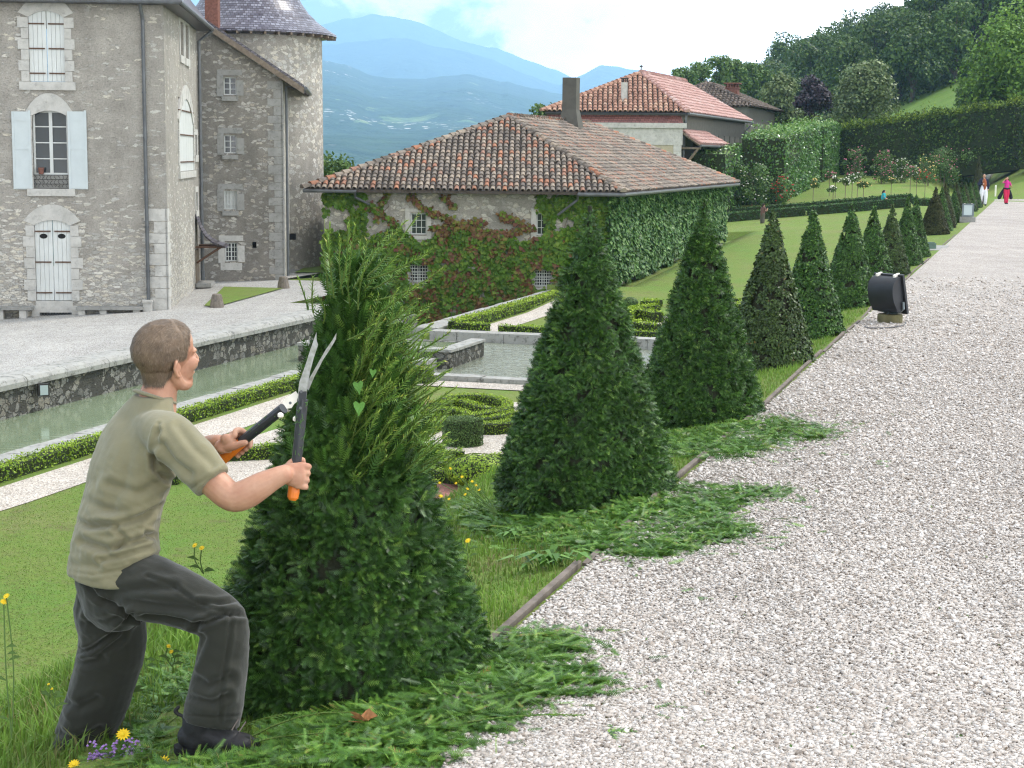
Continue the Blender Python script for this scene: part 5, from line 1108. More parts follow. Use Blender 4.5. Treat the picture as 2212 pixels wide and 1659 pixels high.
h0 = PY(1600, 300, 152); h1 = PY(1840, 300, 150); ribbon([(h0[0], h0[1]), (h1[0], h1[1])], 2.2, 4.4, 0, 85, .22, M_HORN, label='hornbeam hedge with yellow green top showing behind the laurel hedge', sd=69, zf=lambda x, y: .1, amp=.22, name='hornbeam_hedge', topfuzz=220)
# ---------- roses ----------
M_ROSEL = leafm('rose_leaf', [(0, (.04, .09, .02)), (.6, (.08, .16, .035)), (1, (.14, .22, .05))], .2, .45, .3, 1, .2)
def petals(nm, c): return plain(nm, c, .6, .15, 20, bump=0)
PW, PP, PR_, PYl = petals('white_petals', (.8, .76, .68)), petals('pink_petals', (.62, .2, .28)), petals('red_petals', (.5, .03, .03)), petals('yellow_petals', (.75, .55, .2))
def rose(label, p, H_, Rc, pet, sd, stems=1, group='standard roses on the rose garden lawn', nl=420, nf=16):
    t = thing('rose_tree' if stems == 1 else 'rose_bush', label, 'rose', p, group); r = np.random.RandomState(sd); p = np.array(p, float)
    mb = MB(); top = H_-Rc*1.2
    for k in range(stems): a = r.rand()*6.28; q = (stems > 1)*.2; mb.tube([p+np.array((q*math.cos(a), q*math.sin(a), -.05)), p+np.array((q*math.cos(a)*1.5, q*math.sin(a)*1.5, top))], .022, 5)
    for k in range(5): a = r.rand()*6.28; mb.tube([p+np.array((0, 0, top-.05)), p+np.array((Rc*.6*math.cos(a), Rc*.6*math.sin(a), top+Rc*.7))], .012, 4)
    mb.build('stem', M_WOOD, t)
    nc = 9 if stems == 1 else 26; cs = [p+np.array((r.normal(0, Rc*.45), r.normal(0, Rc*.45), top+Rc*(.3+.8*r.rand()) if stems == 1 else r.uniform(.12, .92)*H_)) for _ in range(nc)]; d = nrm(r.normal(0, 1, (nl, 3)))
    P = np.array([cs[i % nc] for i in range(nl)])+d*Rc*.42*np.cbrt(r.rand(nl))[:, None]; V, Fc = leaves(P, d+np.array((0, 0, .4)), .11 if stems == 1 else .15, .6, .5, 0, .05, sd); mk('foliage', V, Fc, M_ROSEL, t, rnd=r.rand(nl))
    mb = MB()
    for k in range(nf):
        q = cs[k % nc]+nrm(r.normal(0, 1, 3)+np.array((0, -.4, .6)))*Rc*.45; mb.lathe(q, [(.01, -.03), (.045, -.01), (.05, .02), (.02, .04)], 6)
    mb.build('blossoms', pet, t); return t
zv = lambda x, y: (1491+.326*x, 271+.326*y)
RT = [(920, 470, 1.65, .36, PP, 'pale pink standard rose nearest the laurel hedge'), (960, 482, 1.4, .3, PW, 'small whitish standard rose beside the pale pink one'), (945, 512, 1.0, .26, PW, 'shortest standard rose by the low hedge'), (1025, 512, 1.5, .36, PW, 'green standard rose with few white blooms'), (1070, 500, 1.6, .33, PW, 'slim standard rose in the middle of the group'),
      (1105, 497, 1.75, .4, PW, 'taller full standard rose in the middle of the group'), (1145, 517, 1.35, .34, PYl, 'cream yellow standard rose in front of the group'), (812, 532, 1.6, .4, PYl, 'cream rose tree standing alone left of the group'), (1455, 468, 1.95, .5, PP, 'tall rose tree with pink blooms left of the red and yellow one'), (1497, 468, 1.5, .36, PW, 'white rose tree half hidden behind the red and yellow one'), (1553, 487, 1.75, .62, PR_, 'broad rose tree with red and yellow blooms nearest the yew row'), (1330, 462, 1.2, .35, PYl, 'cream rose tree behind the stooping visitor')]
for i, (x, y, H_, Rc, pt_, lb) in enumerate(RT): rose(lb, HIT(*zv(x, y)), H_, Rc, pt_, 200+i)
RB = [(1095, 372, 2.6, .8, PP, 'pink climbing rose bush in front of the dark hedge'), (1280, 385, 2.5, .8, PP, 'pink rose bush right of centre in front of the dark hedge'), (420, 560, 2.9, 1.15, PW, 'big white rose bush beside the ivy covered outbuilding'), (590, 545, 2.0, .75, PR_, 'scarlet rose bush at the foot of the laurel hedge'), (1660, 420, 3.2, 1.3, PP, 'large pink and white rose bush, left part of the thicket by the yew row'), (1760, 415, 3.4, 1.4, PW, 'large loose rose bush, middle of the thicket by the yew row'), (1840, 400, 3.0, 1.2, PR_, 'large rose bush with red blooms, right part of the thicket by the yew row'), (1560, 400, 2.2, .8, PYl, 'yellowish rose bush left of the thicket'), (1400, 380, 1.8, .7, PW, 'low pale rose bush at the foot of the dark hedge')]
for i, (x, y, H_, Rc, pt_, lb) in enumerate(RB): rose(lb, HIT(*zv(x, y)), H_, Rc, pt_, 230+i, 4, 'rose bushes', 3000 if Rc > .9 else 1100, 60)
# ---------- trees ----------
M_BARK = plain('bark', (.07, .058, .045), .95, .3, 4, bump=.8, bsc=20, bd=.05)
def crown_pts(blobs, n_, r, shell=.75):
    w_ = np.array([b[3]**2 for b in blobs]); w_ = w_/w_.sum(); k = r.choice(len(blobs), n_, p=w_); B = np.array(blobs)[k]; d = nrm(r.normal(0, 1, (n_, 3))); rad = B[:, 3]*np.where(r.rand(n_) < shell, r.uniform(.85, 1.08, n_), np.cbrt(r.rand(n_)))
    nzz = fbm(B[:, :3]+d*3, .9, 2, 3); rad = rad*(.75+.5*nzz)
    return B[:, :3]+d*rad[:, None]*np.array((1, 1, .8)), d
def tree(label, p, H_, Rc, mat, n_, ls, sd, group=None, form='broad', name='tree', nb=16, shell=.75, trunk=.22, cat='tree'):
    r = np.random.RandomState(sd); p = np.array(p, float); t = thing(name, label, cat, p, group); blobs = []
    for i in range(nb):
        if form == 'broad': h = r.uniform(.34, .93); q = math.sin(PI*min(1, max(.12, (h-.18)/.86)))**.7
        elif form == 'round': h = r.uniform(.2, .95); q = math.sqrt(max(.02, 1-((h-.52)/.5)**2))
        elif form == 'ovate': h = r.uniform(.12, .95); q = max(.12, (1-h)**.7*1.25)
        elif form == 'tall': h = r.uniform(.35, .97); q = .75*math.sin(PI*min(1, max(.15, (h-.25)/.8)))**.5
        a = r.rand()*6.28; rr = Rc*q*math.sqrt(r.uniform(.15, 1)); b = Rc*r.uniform(.26, .42)*(1 if form != 'tall' else .75); blobs.append((rr*math.cos(a)*.85, rr*math.sin(a)*.85, h*H_, b))
    blobs.append((0, 0, H_*.93, Rc*.25)); blobs.append((0, 0, H_*.6, Rc*.5))
    mb = MB(); mb.tube([p+np.array((0, 0, -.5)), p+np.array((.02*H_, 0, H_*.3)), p+np.array((0, .01*H_, H_*.62)), p+np.array((0, 0, H_*.88))], [trunk*H_/10, trunk*.8*H_/10, trunk*.5*H_/10, .03], 7)
    for b in blobs[:nb]: h0 = min(b[2]*.6, H_*.6); mb.tube([p+np.array((0, 0, h0)), p+np.array((b[0]*.5, b[1]*.5, (h0+b[2])/2)), p+np.array(b[:3])], [trunk*.35*H_/10, trunk*.22*H_/10, .02], 5)
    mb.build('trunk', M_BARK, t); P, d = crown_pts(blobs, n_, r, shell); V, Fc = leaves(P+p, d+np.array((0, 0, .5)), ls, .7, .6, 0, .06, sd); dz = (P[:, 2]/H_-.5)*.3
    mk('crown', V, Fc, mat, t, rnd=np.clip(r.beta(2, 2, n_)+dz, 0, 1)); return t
M_OAK = leafm('woodland_leaf', [(0, (.022, .05, .014)), (.5, (.055, .108, .025)), (.85, (.11, .185, .038)), (1, (.17, .25, .06))], .18, .5, .2, .12, .3)
M_OAK2 = leafm('light_woodland_leaf', [(0, (.035, .075, .02)), (.5, (.085, .16, .035)), (1, (.17, .26, .06))], .2, .5, .2, .12, .3)
M_LIME = leafm('lime_tree_leaf', [(0, (.05, .09, .03)), (.5, (.12, .175, .06)), (1, (.25, .31, .13))], .22, .45, .3, .5, .25)
M_PURP = leafm('purple_leaf', [(0, (.012, .008, .012)), (.6, (.035, .02, .03)), (1, (.09, .06, .08))], .1, .4, .35, .5, .25)
M_BRIGHT = leafm('bright_tree_leaf', [(0, (.05, .11, .018)), (.5, (.12, .23, .032)), (1, (.22, .35, .055))], .25, .5, .2, .3, .25)
tp_ = lambda u, v, Y: PY(u, v, Y)
def at_px(u, vtop, vbase, Y): a = PY(u, vbase, Y); b = PY(u, vtop, Y); return a, b[2]-a[2]
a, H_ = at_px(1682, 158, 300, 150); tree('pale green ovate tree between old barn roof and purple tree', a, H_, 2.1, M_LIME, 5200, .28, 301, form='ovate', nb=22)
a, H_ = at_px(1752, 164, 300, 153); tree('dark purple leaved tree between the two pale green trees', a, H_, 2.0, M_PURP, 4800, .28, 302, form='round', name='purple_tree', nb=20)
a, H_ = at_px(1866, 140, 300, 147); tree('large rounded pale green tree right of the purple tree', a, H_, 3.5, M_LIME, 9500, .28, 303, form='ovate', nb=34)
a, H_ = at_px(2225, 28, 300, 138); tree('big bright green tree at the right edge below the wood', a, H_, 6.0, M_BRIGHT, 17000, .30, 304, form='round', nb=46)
a, H_ = at_px(2120, 185, 290, 142); tree('low bright green bushy tree above the end of the hornbeam hedge', a, H_+.5, 2.6, M_OAK2, 5200, .28, 305, form='round', nb=16)
for i, (u, vt, w_) in enumerate([(1475, 152, 2.7), (1510, 138, 2.9), (1545, 120, 3.3), (1580, 126, 3.1), (1612, 136, 2.9), (1640, 146, 2.6)]):
    a, H_ = at_px(u, vt, 270, 215+i*3); tree('tall thin airy tree of the row behind the farm roofs', a, H_, w_, M_OAK2, 2300, .42, 310+i, 'airy trees in a row behind the farm roofs', 'tall', nb=22, shell=.9, trunk=.16)
a, H_ = at_px(1192, 229, 300, 110); tree('small green treetop just left of the tall grey chimney', a, H_, 1.4, M_OAK2, 1600, .22, 320, form='round')
a, H_ = at_px(715, 366, 420, 80); tree('green bush showing between the round tower and the old roof', a, H_+.6, 1.3, M_OAK2, 1500, .2, 321, form='round', name='bush', cat='bush')
# the wood: four prototypes, copied
pr_t = []
GW = 'trees of the wood on the hillside'; LWd = 'leafy tree of the dense dark wood covering the hillside'
r = np.random.RandomState(8); spots = []
tries = 0
while len(spots) < 185 and tries < 20000:
    tries += 1; y = r.uniform(205, 430); az = r.uniform(.125, .36); x = az*y
    if y < 226+r.normal(0, 2) or (az > .26 and y < 235): continue
    if az < .19 and y < 250: continue
    if any((x-a)**2+(y-b)**2 < (4.6+y*.008)**2 for a, b in spots): continue
    spots.append((x, y))
spots.sort(key=lambda q: q[1])
zhill = lambda x, y: float(gheight(np.array(x), np.array(y)))
for i, (x, y) in enumerate(spots):
    z = max(zhill(x, y), -2+.0*y)-.8-6*float(sstep(150, 420, y)*sstep(30, -40, x)); s_ = r.uniform(.85, 1.2)
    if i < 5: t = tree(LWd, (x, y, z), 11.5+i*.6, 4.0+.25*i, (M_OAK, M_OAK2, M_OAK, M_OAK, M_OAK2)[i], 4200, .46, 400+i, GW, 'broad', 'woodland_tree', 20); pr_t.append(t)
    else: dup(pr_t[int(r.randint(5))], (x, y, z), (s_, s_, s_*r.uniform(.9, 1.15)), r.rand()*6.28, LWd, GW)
# undergrowth on the slope closing the wood's lower edge
M_UNDER = M_OAK
n_ = 9000; y = r.uniform(224, 300, n_); az = r.uniform(.12, .36, n_); x = az*y; k = ~((az > .26) & (y < 233)) & ~((az < .19) & (y < 248)); x, y = x[k], y[k]; z = np.array(gheight(x, y))-.5+np.abs(r.normal(0, 1.3, len(x)))
V, Fc = leaves(np.stack([x, y, z], -1), r.normal(0, 1, (len(x), 3))+np.array((0, -.5, .6)), .7, .7, .5, 0, .05, 9); mk('undergrowth', V, Fc, M_UNDER, rnd=r.rand(len(x))*.6, kind='stuff', label='dark undergrowth below the trees of the wood')
# ---------- organic modelling: closed tubes and ellipsoids fused by a voxel remesh ----------
def catm(P, k=4):
    P = np.array(P, float); Q = np.vstack([2*P[0]-P[1], P, 2*P[-1]-P[-2]]); out = []
    for i in range(1, len(Q)-2):
        for t in np.linspace(0, 1, k, endpoint=False):
            a, b, c, d = Q[i-1], Q[i], Q[i+1], Q[i+2]; out.append(.5*((2*b)+(-a+c)*t+(2*a-5*b+4*c-d)*t*t+(-a+3*b-3*c+d)*t**3))
    out.append(P[-1]); return np.array(out)
class Sculpt:
    def __init__(s): s.mb = MB()
    def tube(s, rows, axis=None, n=16, flat0=False, flat1=False, k=4, frame=None):
        """rows: (point, ra[, rb]); ra along axis, rb across it"""
        A = np.array([list(r[0])+[r[1], r[2] if len(r) > 2 else r[1]] for r in rows], float); A = catm(A, k) if len(A) > 2 else A
        P, ra, rb = A[:, :3], A[:, 3], A[:, 4]; T = nrm(np.gradient(P, axis=0)); C = []; prev = None
        for i in range(len(P)):
            if frame is not None: e1, e2 = frame
            else:
                ax = np.array(axis if axis is not None else ((0, 0, 1.) if prev is None and abs(T[i][2]) < .9 else ((1., 0, 0) if prev is None else prev)), float)
                e1 = ax-T[i]*np.dot(ax, T[i]); e1 = nrm(e1); prev = e1; e2 = np.cross(T[i], e1)
            C.append((P[i], T[i], np.array(e1, float), np.array(e2, float), ra[i], rb[i]))
        rings = []
        if not flat0:
            p, t, a, b, x, y = C[0]; m_ = min(x, y)
            for o, sc in ((-.98, .15), (-.85, .5), (-.5, .85)): rings.append((p+t*o*m_, a, b, x*sc, y*sc))
        for p, t, a, b, x, y in C: rings.append((p, a, b, x, y))
        if not flat1:
            p, t, a, b, x, y = C[-1]; m_ = min(x, y)
            for o, sc in ((.5, .85), (.85, .5), (.98, .15)): rings.append((p+t*o*m_, a, b, x*sc, y*sc))
        V = [p+a*x*math.cos(q)+b*y*math.sin(q) for p, a, b, x, y in rings for q in np.arange(n)*2*PI/n]; m_ = len(rings)
        s.mb.add(V, [(i*n+k_, i*n+(k_+1) % n, (i+1)*n+(k_+1) % n, (i+1)*n+k_) for i in range(m_-1) for k_ in range(n)]+[tuple(range(n))[::-1], tuple((m_-1)*n+k_ for k_ in range(n))]); return s
    def ell(s, c, r, fr=None):
        fr = np.eye(3) if fr is None else np.array(fr); n, m_ = 16, 9; V = []
        for i in range(1, m_):
            th = PI*i/m_
            for k in range(n): q = 2*PI*k/n; V.append(np.array(c)+fr[0]*r[0]*math.sin(th)*math.cos(q)+fr[1]*r[1]*math.sin(th)*math.sin(q)+fr[2]*r[2]*math.cos(th))
        Fc = [(i*n+k, (i+1)*n+k, (i+1)*n+(k+1) % n, i*n+(k+1) % n) for i in range(m_-2) for k in range(n)]+[tuple(range(n)), tuple((m_-2)*n+k for k in range(n))[::-1]]
        s.mb.add(V, Fc); return s
    def mesh(s, voxel, smooth=4, sf=.5):
        me = bpy.data.meshes.new('tmp'); V = np.concatenate(s.mb.V); o0 = V.mean(0); me.from_pydata([tuple(v-o0) for v in V], [], s.mb.F); me.update()
        o = bpy.data.objects.new('tmp', me); COL.objects.link(o); md = o.modifiers.new('r', 'REMESH'); md.mode = 'VOXEL'; md.voxel_size = voxel; md.adaptivity = 0
        if smooth: sm = o.modifiers.new('s', 'SMOOTH'); sm.factor = sf; sm.iterations = smooth
        dg = bpy.context.evaluated_depsgraph_get(); ev = o.evaluated_get(dg); m2 = ev.to_mesh(); nv = len(m2.vertices); co = np.empty(nv*3, dtype=np.float32); m2.vertices.foreach_get('co', co)
        no = np.empty(nv*3, dtype=np.float32); m2.vertices.foreach_get('normal', no); nl = len(m2.loops); li = np.empty(nl, dtype=np.int32); m2.loops.foreach_get('vertex_index', li); npoly = len(m2.polygons); ok = nl == npoly*4
        Fq = li.reshape(-1, 4).copy() if ok else [tuple(p.vertices) for p in m2.polygons]
        ev.to_mesh_clear(); bpy.data.objects.remove(o); bpy.data.meshes.remove(me); return co.reshape(-1, 3).astype(float)+o0, Fq, no.reshape(-1, 3).astype(float)
def projv(V):
    z = V[:, 2]-EYE; c = V[:, 1]*math.cos(PIT)-z*math.sin(PIT); b = (V[:, 1]*math.sin(PIT)+z*math.cos(PIT))/c; a = V[:, 0]/c
    return CU+(a*cr_+b*sr_)*F_, CV-(-a*sr_+b*cr_)*F_
def folds(V, N_, L, side=-1):
    """press creases into a garment: each fold is (points, width, depth)"""
    u, v = projv(V); view = nrm(-V+np.array((0, 0, EYE))); face = np.clip(np.sum(N_*view, 1)*1.6, 0, 1); d = np.zeros(len(V))
    for pts, w, a in L:
        D = seg(u, v, pts); d -= 1.5*a*np.exp(-(D/w)**2); d += a*.8*np.exp(-((D-w*2.0)/(w*1.1))**2)
    return V+N_*(d*face)[:, None]
def m_cloth(name, c, rough=.9, st=.25, sc=500, var=.1):
    m, n = newmat(name); co = n.co(); f = n.ramp(n.noise(9, 5, co, .6), [(.3, tuple(x*(1-var) for x in c)), (.7, tuple(x*(1+var) for x in c))])
    h = n.math('ADD', n.math('MULTIPLY', n.noise(sc, 2, co), .25), n.noise(26, 4, co, .6)); n.pr(f, rough, n.bump(h, st, .006), .12, **{'Sheen Weight': .25}); return m
M_SHIRT = m_cloth('khaki_cotton', (.205, .188, .115)); M_TROU = m_cloth('dark_grey_cotton', (.027, .028, .022), .85, .3, 500, .12)
M_SKIN, n = newmat('fair_skin'); co = n.co(); f = n.noise(14, 4, co, .6)
cs = n.ramp(f, [(.3, (.40, .19, .12)), (.55, (.48, .265, .175)), (.75, (.54, .32, .22))]); cs = n.mix(n.ramp(n.noise(220, 2, co), [(.62, 0), (.72, .35)]), cs, (.38, .19, .12))
n.pr(cs, .52, n.bump(n.noise(160, 3, co), .12, .002), .35, **{'Subsurface Weight': .12, 'Subsurface Radius': (.02, .008, .004), 'Subsurface Scale': .5})
M_HAIR = plain('light_brown_hair', (.15, .105, .07), .6, .25, 30, bump=.4, bsc=300, bd=.002, spec=.35)
GL = PC(250, 1640, 5.25); man = thing('person', 'gardener in khaki t-shirt and dark trousers lunging forward with hedge shears', 'person', GL)
LV = nrm(np.array((-.57, .82, 0))); FV = nrm(np.array((.82, .57, 0)))
k_ = 5.2/3600
def ring(u, v, h, zc, lat=1.6, sc=1.0): af = h*k_/math.sqrt(.672+.325*lat*lat)*sc; return (PC(u, v, zc), af, af*lat)
TOR = [(245, 1243, 108, 5.20, 1.45), (246, 1180, 102, 5.2, 1.5), (256, 1115, 96, 5.2, 1.55), (272, 1062, 98, 5.2, 1.6), (286, 1012, 101, 5.2, 1.65), (298, 966, 101, 5.2, 1.75), (308, 924, 90, 5.2, 2.0), (316, 893, 72, 5.2, 2.2), (326, 868, 55, 5.2, 1.8), (333, 852, 45, 5.2, 1.25)]
S = Sculpt(); S.tube([ring(*q) for q in TOR], frame=(FV, LV), n=28, flat0=True, flat1=True)
S.tube([(PC(318, 925, 5.14), .055, .055), (PC(365, 943, 5.035), .074, .074), (PC(412, 985, 4.97), .069, .069), (PC(440, 1018, 4.95), .065, .064), (PC(461, 1043, 4.94), .066, .060)], n=20, flat1=True)
S.tube([(PC(300, 915, 5.3), .075), (PC(330, 925, 5.38), .07), (PC(375, 965, 5.42), .062), (PC(402, 985, 5.42), .06)], n=18, flat1=True)
V, Fq, N_ = S.mesh(.0058, 9)
Zx = lambda x, y: (67.8+x*.612, 643.8+y*.612)
FL_ = [([(135, 775), (200, 805), (300, 800), (400, 770), (460, 735)], 7, .011), ([(150, 690), (250, 745), (330, 760)], 9, .006), ([(180, 860), (270, 890), (360, 862), (440, 838)], 8, .011), ([(250, 925), (330, 905), (410, 880), (455, 862)], 6, .008), ([(150, 940), (230, 950)], 9, .006),
       ([(300, 815), (330, 850), (300, 880)], 6, .008), ([(432, 560), (440, 610), (480, 640), (515, 655)], 6, .010), ([(500, 660), (470, 740), (450, 800), (440, 860)], 8, .007), ([(460, 520), (500, 580), (560, 620)], 8, .007), ([(450, 470), (435, 540), (430, 600)], 5, .006), ([(520, 455), (575, 530), (640, 590)], 9, .004),
       ([(240, 400), (235, 520), (215, 640)], 12, .005), ([(330, 430), (345, 540), (330, 640), (280, 740)], 14, .005), ([(280, 660), (380, 690), (470, 640)], 9, .006), ([(600, 668), (640, 640), (690, 610)], 4, .003), ([(400, 830), (445, 845), (468, 880)], 5, .009), ([(118, 962), (216, 978), (330, 958), (453, 896)], 3.5, .003), ([(688, 597), (563, 672)], 3.5, .003), ([(452, 448), (432, 500), (424, 560)], 3.5, .003)]
V = folds(V, N_, [([Zx(*p) for p in L], w_, a) for L, w_, a in FL_])
V = V+N_*((fbm(V, 9, 3, 2)-.5)*.012+(np.abs(fbm(V@np.array([[1, 0, .5], [0, 1, 0], [-.5, 0, 1]])*np.array((.6, 1, 2.2)), 11, 3, 6)-.5)-.1)*-.022*sstep(PC(300, 900, 5.2)[2], PC(300, 1120, 5.2)[2], V[:, 2]))[:, None]; sh_ = mk('tshirt', V, Fq, M_SHIRT, man, smooth=True)
S = Sculpt(); cpt = []
for q in np.linspace(0, 2*PI, 25): cpt.append((PC(334, 856, 5.2)+FV*.057*math.cos(q)+LV*.071*math.sin(q)+np.array((0, 0, -.022*math.cos(q)-.002)), .006, .011))
S.tube(cpt, axis=(0, 0, 1), n=8, k=1, flat0=True, flat1=True); V, Fq, N_ = S.mesh(.003, 1); mk('collar', V, Fq, M_SHIRT, sh_, smooth=True)
# trousers
S = Sculpt(); S.tube([ring(247, 1190, 80, 5.2, 1.4), ring(246, 1235, 90, 5.2, 1.42), ring(248, 1290, 82, 5.2, 1.35)], frame=(FV, LV), n=24, flat0=True)
kk = 1.41e-3
S.tube([(PC(278, 1250, 5.13), .090, .090), (PC(330, 1272, 5.09), .100, .096), (PC(385, 1290, 5.06), .091, .085), (PC(440, 1315, 5.03), .082, .074), (PC(482, 1345, 5.02), .076, .072), (PC(484, 1382, 5.02), .074, .074), (PC(478, 1430, 5.03), .080, .076), (PC(470, 1490, 5.04), .085, .080), (PC(461, 1535, 5.05), .087, .082), (PC(456, 1562, 5.05), .087, .082)], n=22, flat1=True)
S.tube([(PC(236, 1262, 5.27), .088), (PC(234, 1310, 5.29), .107), (PC(243, 1370, 5.32), .107, .10), (PC(240, 1410, 5.34), .104), (PC(226, 1460, 5.36), .101), (PC(211, 1510, 5.38), .100), (PC(193, 1560, 5.40), .097), (PC(178, 1605, 5.41), .094), (PC(172, 1632, 5.41), .091)], n=22, flat1=True)
V, Fq, N_ = S.mesh(.0065, 3)
Zy = lambda x, y: (x*.326, 1118.2+y*.326)
FT = [([(820, 600), (900, 640), (1100, 660), (1300, 700), (1330, 690)], 6, .010), ([(560, 420), (640, 520), (760, 580), (860, 620)], 5, .008), ([(1300, 720), (1400, 680), (1500, 640), (1640, 640)], 6, .011), ([(1330, 560), (1450, 570), (1560, 545)], 5, .007), ([(900, 620), (760, 760), (620, 860), (490, 905)], 6, .012), ([(880, 640), (800, 790), (660, 900)], 6, .007),
      ([(980, 390), (1150, 450), (1300, 560), (1480, 630)], 4, .004), ([(760, 500), (950, 470), (1150, 460)], 9, .006), ([(700, 560), (900, 560), (1120, 590), (1350, 600)], 9, .006), ([(1290, 720), (1340, 800), (1300, 900), (1260, 1000)], 8, .007), ([(1530, 640), (1520, 800), (1470, 1100), (1450, 1340)], 4, .004), ([(1230, 1180), (1400, 1230), (1500, 1180)], 8, .008), ([(1260, 1030), (1380, 1120), (1520, 1060)], 9, .007),
      ([(480, 905), (450, 1000), (400, 1200), (370, 1400)], 14, .008), ([(430, 940), (560, 960), (680, 930)], 8, .008), ([(400, 1200), (520, 1260), (640, 1200)], 10, .008), ([(360, 1420), (500, 1470), (660, 1400)], 10, .009), ([(1210, 1300), (1400, 1320), (1590, 1310)], 3, .003), ([(520, 560), (500, 700), (500, 850)], 10, .006), ([(560, 700), (700, 690), (850, 640)], 9, .006)]
V = folds(V, N_, [([Zy(*p) for p in L], w_, a) for L, w_, a in FT]); V = V+N_*((fbm(V, 8, 3, 5)-.5)*.010-(np.abs(fbm(V@np.array([[1, 0, .6], [0, 1, 0], [-.6, 0, 1]])*np.array((.7, 1, 2.0)), 9, 3, 7)-.5)-.1)*.014)[:, None]; tr_ = mk('trousers', V, Fq, M_TROU, man, smooth=True)
mb = MB(); mb.tube([PC(u, v, zc) for u, v, zc in ((395, 1218, 4.985), (430, 1252, 4.965), (470, 1290, 4.95), (505, 1318, 4.95))], .0016, 5, cap=False)
# body: head, neck, arms and hands, core under the clothes
hf = nrm(np.array((.75, .66, 0))); up_ = np.array((0, 0, 1.)); hl = np.cross(up_, hf)
ph = R(9); f1 = hf*math.cos(ph)+up_*math.sin(ph); u1 = up_*math.cos(ph)-hf*math.sin(ph)
ro = R(9); u2 = u1*math.cos(ro)-hl*math.sin(ro)*1.0; l2 = hl*math.cos(ro)+u1*math.sin(ro); HFm = np.array([f1, l2, u2]); HC = PC(361, 769, 5.19)
def hp(x, y, z): return HC+f1*x+l2*y+u2*z
B = Sculpt()
def he(c, r): B.ell(hp(*c), r, HFm)
he((-.014, 0, .030), (.100, .078, .086)); he((.02, 0, .034), (.066, .070, .076)); he((.034, 0, -.030), (.055, .056, .082)); he((.058, 0, -.004), (.028, .044, .050)); he((.065, 0, -.096), (.018, .019, .018)); he((.052, 0, -.085), (.028, .034, .026))
for sg in (-1, 1):
    B.tube([(hp(-.012, sg*.058, -.045), .020), (hp(.006, sg*.052, -.078), .019), (hp(.036, sg*.034, -.096), .018), (hp(.060, sg*.012, -.102), .016)], n=10)
    he((.073, sg*.026, .010), (.014, .024, .009)); he((.057, sg*.041, -.028), (.026, .018, .024)); he((.072, sg*.031, -.010), (.011, .012, .010))
    B.tube([(hp(-.010, sg*.074, .008), .0055), (hp(-.020, sg*.086, .004), .0055), (hp(-.026, sg*.088, -.014), .0055), (hp(-.020, sg*.084, -.036), .0055), (hp(-.010, sg*.077, -.045), .006), (hp(-.004, sg*.074, -.040), .006)], n=8)
    B.ell(hp(-.014, sg*.079, -.018), (.014, .0055, .022), HFm); B.ell(hp(-.004, sg*.076, -.020), (.005, .006, .007), HFm)
B.tube([(hp(.083, 0, .004), .007, .008), (hp(.095, 0, -.016), .008, .009), (hp(.103, 0, -.033), .010, .010)], n=10); he((.098, .010, -.038), (.009, .008, .007)); he((.098, -.010, -.038), (.009, .008, .007))
he((.082, 0, -.060), (.009, .020, .006)); he((.081, 0, -.071), (.009, .018, .007)); he((.078, 0, -.052), (.014, .022, .010))
B.tube([(hp(-.030, 0, -.020), .058, .055), (hp(-.028, 0, -.075), .054, .055), (PC(343, 850, 5.20), .056, .060), (PC(335, 885, 5.2), .066, .075), (PC(325, 920, 5.2), .08, .10)], axis=FV, n=18)
B.tube([ring(q[0], q[1], q[2], q[3], q[4]*.95, .74) for q in TOR[:8]], frame=(FV, LV), n=20)
for rows in ([(PC(270, 1255, 5.13), .05), (PC(400, 1298, 5.05), .045), (PC(478, 1345, 5.02), .04), (PC(472, 1470, 5.04), .035), (PC(452, 1590, 5.05), .035)], [(PC(246, 1265, 5.27), .05), (PC(240, 1400, 5.33), .045), (PC(205, 1520, 5.38), .04), (PC(175, 1635, 5.41), .04)]): B.tube(rows, n=12)
# right arm (near) and its fist
B.tube([(PC(365, 950, 5.05), .058), (PC(412, 990, 4.97), .053), (PC(462, 1042, 4.94), .047, .045), (PC(500, 1073, 4.93), .0445, .043), (PC(530, 1068, 4.925), .045, .042), (PC(562, 1050, 4.925), .041, .038), (PC(592, 1034, 4.93), .033, .032), (PC(614, 1024, 4.935), .028, .030)], n=18)
B.ell(PC(497, 1084, 4.94), (.03, .03, .024))
hx0, hx1 = PC(632, 1078, 4.985), PC(646, 985, 4.985); hd = nrm(hx1-hx0); camd = nrm(np.array((0, 0, EYE))-hx1); rgt = nrm(np.cross(hd, camd)); rgt = rgt if rgt[0] > 0 else -rgt
def hand_pt(o, a, b, c): return o+hd*a+rgt*b+camd*c
o = hx0+hd*np.linalg.norm(PC(638, 1026, 4.985)-hx0)
B.tube([(hand_pt(o, .0, -.032, .016), .030, .026), (hand_pt(o, .0, -.012, .026), .036, .021), (hand_pt(o, .002, .012, .026), .038, .018)], axis=hd, n=16)
for i in range(4):
    a = .031-.0205*i; rr = .0102-.0006*(i == 3)-.0003*(i == 0)
    B.tube([(hand_pt(o, a, .006, .027), rr*1.05), (hand_pt(o, a, .024, .022), rr*1.08), (hand_pt(o, a-.001, .033, .004), rr), (hand_pt(o, a-.001, .027, -.018), rr*.98), (hand_pt(o, a, .008, -.026), rr*.95), (hand_pt(o, a, -.008, -.022), rr*.85)], n=10)
B.tube([(hand_pt(o, .010, -.030, .012), .014), (hand_pt(o, .030, -.022, .002), .0125), (hand_pt(o, .044, -.006, -.012), .0115), (hand_pt(o, .046, .012, -.022), .0105)], n=10)
